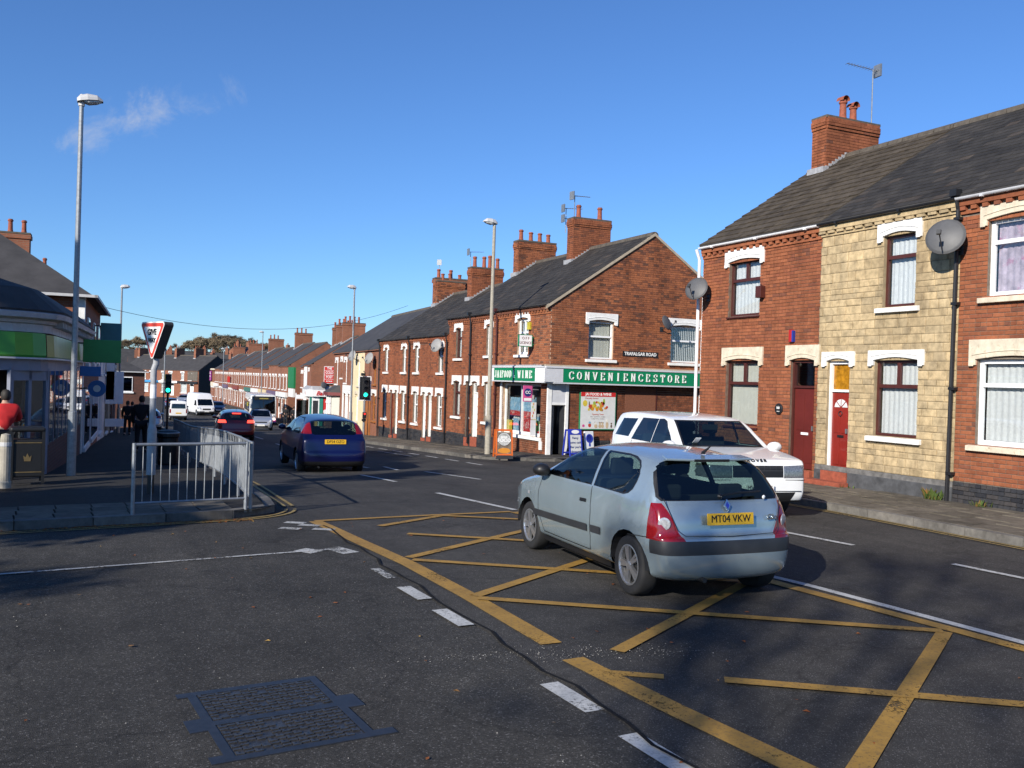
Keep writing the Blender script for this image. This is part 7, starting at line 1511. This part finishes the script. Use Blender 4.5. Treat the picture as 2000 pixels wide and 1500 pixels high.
person('person in dark clothes walking behind the give way post', 1.72, 31.0, radians(5), 1.78, stride=.7); person('person in a dark coat on the shaded pavement', 2.1, 49.5, radians(185), 1.7, stride=.6); person('person in dark clothes by the low brick wall', 2.7, 58, radians(10), 1.7, legs=DENIM, stride=.4)
person('person in dark clothes standing at the front of the bus', 17.35, 87.0, radians(190), 1.75); person('person in a dark coat outside the white painted house', 17.15, 82.5, radians(200), 1.72, stride=.4)
# ------------------------------------------------------------------ trees
BARK = mat('bark', (.075,.06,.045), .9, var=.35, scale=8, bmp=.4); TWIG = pieces_mat('autumn_foliage', [(0, (.17,.13,.09)), (.5, (.24,.18,.115)), (.8, (.20,.175,.10)), (1, (.30,.20,.11))], .9, nvar=.3, bmp=0)
OLIVE = pieces_mat('evergreen_foliage', [(0, (.035,.05,.02)), (.5, (.055,.075,.026)), (1, (.09,.09,.035))], .9, nvar=.3, bmp=0)
def tree(label, x, y, H, seed, spread=.62, depth=5, leaves=900, lsz=.06, zb=None, r0=.17, cm=None, first=.28, group=None):
    R = random.Random(seed); t = thing('tree', label, 'tree', (x, y, gz(y) if zb is None else zb), 0, group); tr, cr = MB(), MB(); tips = []
    def grow(p, d, L, r, n):
        q = p+d*L*.5+Vector((R.uniform(-1,1), R.uniform(-1,1), 0))*L*.06; e = q+(d+Vector((R.uniform(-.2,.2), R.uniform(-.2,.2), .08))).normalized()*L*.5
        (tr if n > depth-3 else cr).tube([p, q, e], [r, r*.85, r*.66], 7 if n > depth-2 else 4, caps=False, mi=0)
        if n == 0: tips.append((q, e)); return
        for i in range(3 if n > 1 else 4):
            a = R.uniform(0, 6.28); s = R.uniform(.55, 1.0)*spread; ax = d.orthogonal().normalized(); ax.rotate(Matrix.Rotation(a+i*2.1, 3, d)); nd = (d*cos(s)+ax*sin(s)+Vector((0,0,.12))).normalized()
            grow(p.lerp(e, R.uniform(.75, 1)), nd, (L if n < depth else H*(1-first)*.55)*R.uniform(.62, .82), r*.60, n-1)
    grow(Vector((0,0,-.1)), Vector((R.uniform(-.05,.05), R.uniform(-.05,.05), 1)).normalized(), H*first, r0, depth)
    for _ in range(leaves):
        q, e = R.choice(tips); c = q.lerp(e, R.random())+Vector((R.gauss(0,1), R.gauss(0,1), R.gauss(0,1)))*lsz*1.6; a = Vector((R.uniform(-1,1), R.uniform(-1,1), R.uniform(-1,1))).normalized(); b = a.orthogonal().normalized()*R.uniform(.4,.9)
        cr.add([c-a*lsz, c-b*lsz, c+a*lsz, c+b*lsz], [(0,1,2,3)], 1)
    tr.build('trunk', BARK, t); cr.build('crown', [BARK, cm or TWIG], t); return t
# unseen street trees left of the viewpoint; the last two are thickened to add shade
tree('bare street tree across the side road, casting branch shadows', -15.8, -.2, 9.2, 4, .42, 4, 3500, .09, None, .2, None, .60); tree('bare street tree near the viewpoint, casting branch shadows', -14.6, -8.6, 14.0, 11, .6, 5, 900, .07, None, .15, None, .66); tree('unseen dense tree on the left pavement, added to shade the road', -12.7, 14.3, 13.0, 23, .6, 5, 30000, .13, None, .25); tree('unseen leafy tree far along the side road, added to shade the corner', -14.2, 4.7, 8.8, 31, .65, 5, 32000, .14, None, .3)
# wooded hill beyond the roofs
def hz(px, D):   # a spot on the far hill, from a bearing in degrees right of the street and a distance
    a = radians(px); return D*sin(a), D*cos(a)
HT = random.Random(9)
proto = [tree('autumn tree', 0, 0, 9+k, 40+k, .75, 4, 6500, .13, 0, .2, TWIG, .10) for k in range(3)]+[tree('evergreen', 0, 0, 6.5, 60, .8, 3, 1500, .30, 0, .2, OLIVE, .2)]
used = set(); TL = []
for i in range(30):
    b_, D = (6.0+i*.21 if i < 22 else .6+(i-22)*.42), HT.uniform(330, 400); s_ = 1.0+.45*math.exp(-((b_-7.5)/.7)**2) if i < 22 else .95
    TL.append((i % 3, b_, D, s_*HT.uniform(.85, 1.15)))
for i in range(9): TL.append((3, 7.2+i*.36, HT.uniform(205, 235), HT.uniform(.6, .9)))
nm_ = {0: 'autumn tree', 1: 'bare autumn tree', 2: 'brown autumn tree', 3: 'dark evergreen bush'}; cnt = {}
for k, b_, D, s_ in TL:
    x, y = hz(b_, D); t = proto[k] if k not in used else copy_tree(proto[k]); used.add(k); t.location = (x, y, gz(y)-.3); t.scale = (s_*1.1, s_*1.1, s_*.72); t.rotation_euler = (0, 0, HT.uniform(0, 6.28))
    t['label'] = {0: 'brown leaved autumn tree in the wood on the skyline', 1: 'brown leaved autumn tree in the wood on the skyline', 2: 'brown leaved autumn tree in the wood on the skyline', 3: 'dark evergreen bush on the slope behind the far roofs'}[k]; t['group'] = 'trees on the skyline' if k < 3 else 'bushes behind the far roofs'; t['category'] = 'tree' if k < 3 else 'bush'
    if k < 3 and b_ < 5: t['label'] = 'brown autumn tree in the small clump left of the give way sign'
    if k == 3: t.name = 'evergreen_bush'
# roofs climbing the hill
def hill_house(label, b_, D, W_, dep, wallh, rise, rz, wm, z=None):
    x, y = hz(b_, D); h = thing('house', label, 'house', (x, y, gz(y) if z is None else z), radians(rz)); 
    MB().box(-W_/2, W_/2, 0, dep, -2, wallh).build('wall', wm, h); MB().prism([(-.3, wallh-.1), (dep/2, wallh+rise), (dep+.3, wallh-.1)], -W_/2-.2, W_/2+.2, 'x').build('roof', SLATEF, h)
    for s in (-1, 1): MB().prism([(0, wallh-.1), (dep/2, wallh+rise-.15), (dep, wallh-.1)], s*(W_/2+.22)-.02, s*(W_/2+.22)+.02, 'x').build('gable', wm, h)
    for i in range(3): MB().box(-W_/2+W_*(i+.6)/3.4, -W_/2+W_*(i+1.05)/3.4, -.06, 0, wallh-1.7, wallh-.5).build('window', UPVC, h)
    for s in (-.35, .3): c = MB().box(W_*s-.4, W_*s+.4, dep/2-.5, dep/2+.5, wallh+rise-.8, wallh+rise+1.4).build('chimney', BFR, h); MB().lathe([(.16, 0), (.13, .5)], 8, (W_*s, dep/2, wallh+rise+1.4)).build('chimney_pot', POT, c)
    return h
hill_house('far house with red brick gable on the hill', 9.4, 300, 11, 8, 4.2, 3.2, 55, BFR); hill_house('far house with tan wall on the hill', 8.3, 285, 16, 7, 3.0, 2.0, 10, TAN); hill_house('far low dark-roofed house behind the bushes', 8.1, 250, 9, 8, 3.2, 2.6, 30, BFD); hill_house('far slate-roofed house left of the bushes', 7.0, 255, 9, 8, 4.0, 3.0, -20, BFD); hill_house('far red house behind the cross terrace', 5.6, 235, 12, 8, 4.5, 3, -8, BFR); hill_house('far long house above the right-hand roofs', 11.4, 290, 20, 8, 4.8, 2.6, 8, BFR); hill_house('far pale house above the right-hand roofs', 12.3, 270, 9, 8, 6.0, 2.2, 20, FW); hill_house('far red house beyond the brown roof', 2.6, 240, 14, 8, 4.8, 3, 0, BFR); hill_house('far red house at the end of the left row', 3.7, 215, 10, 8, 4.6, 2.8, -5, BFR)
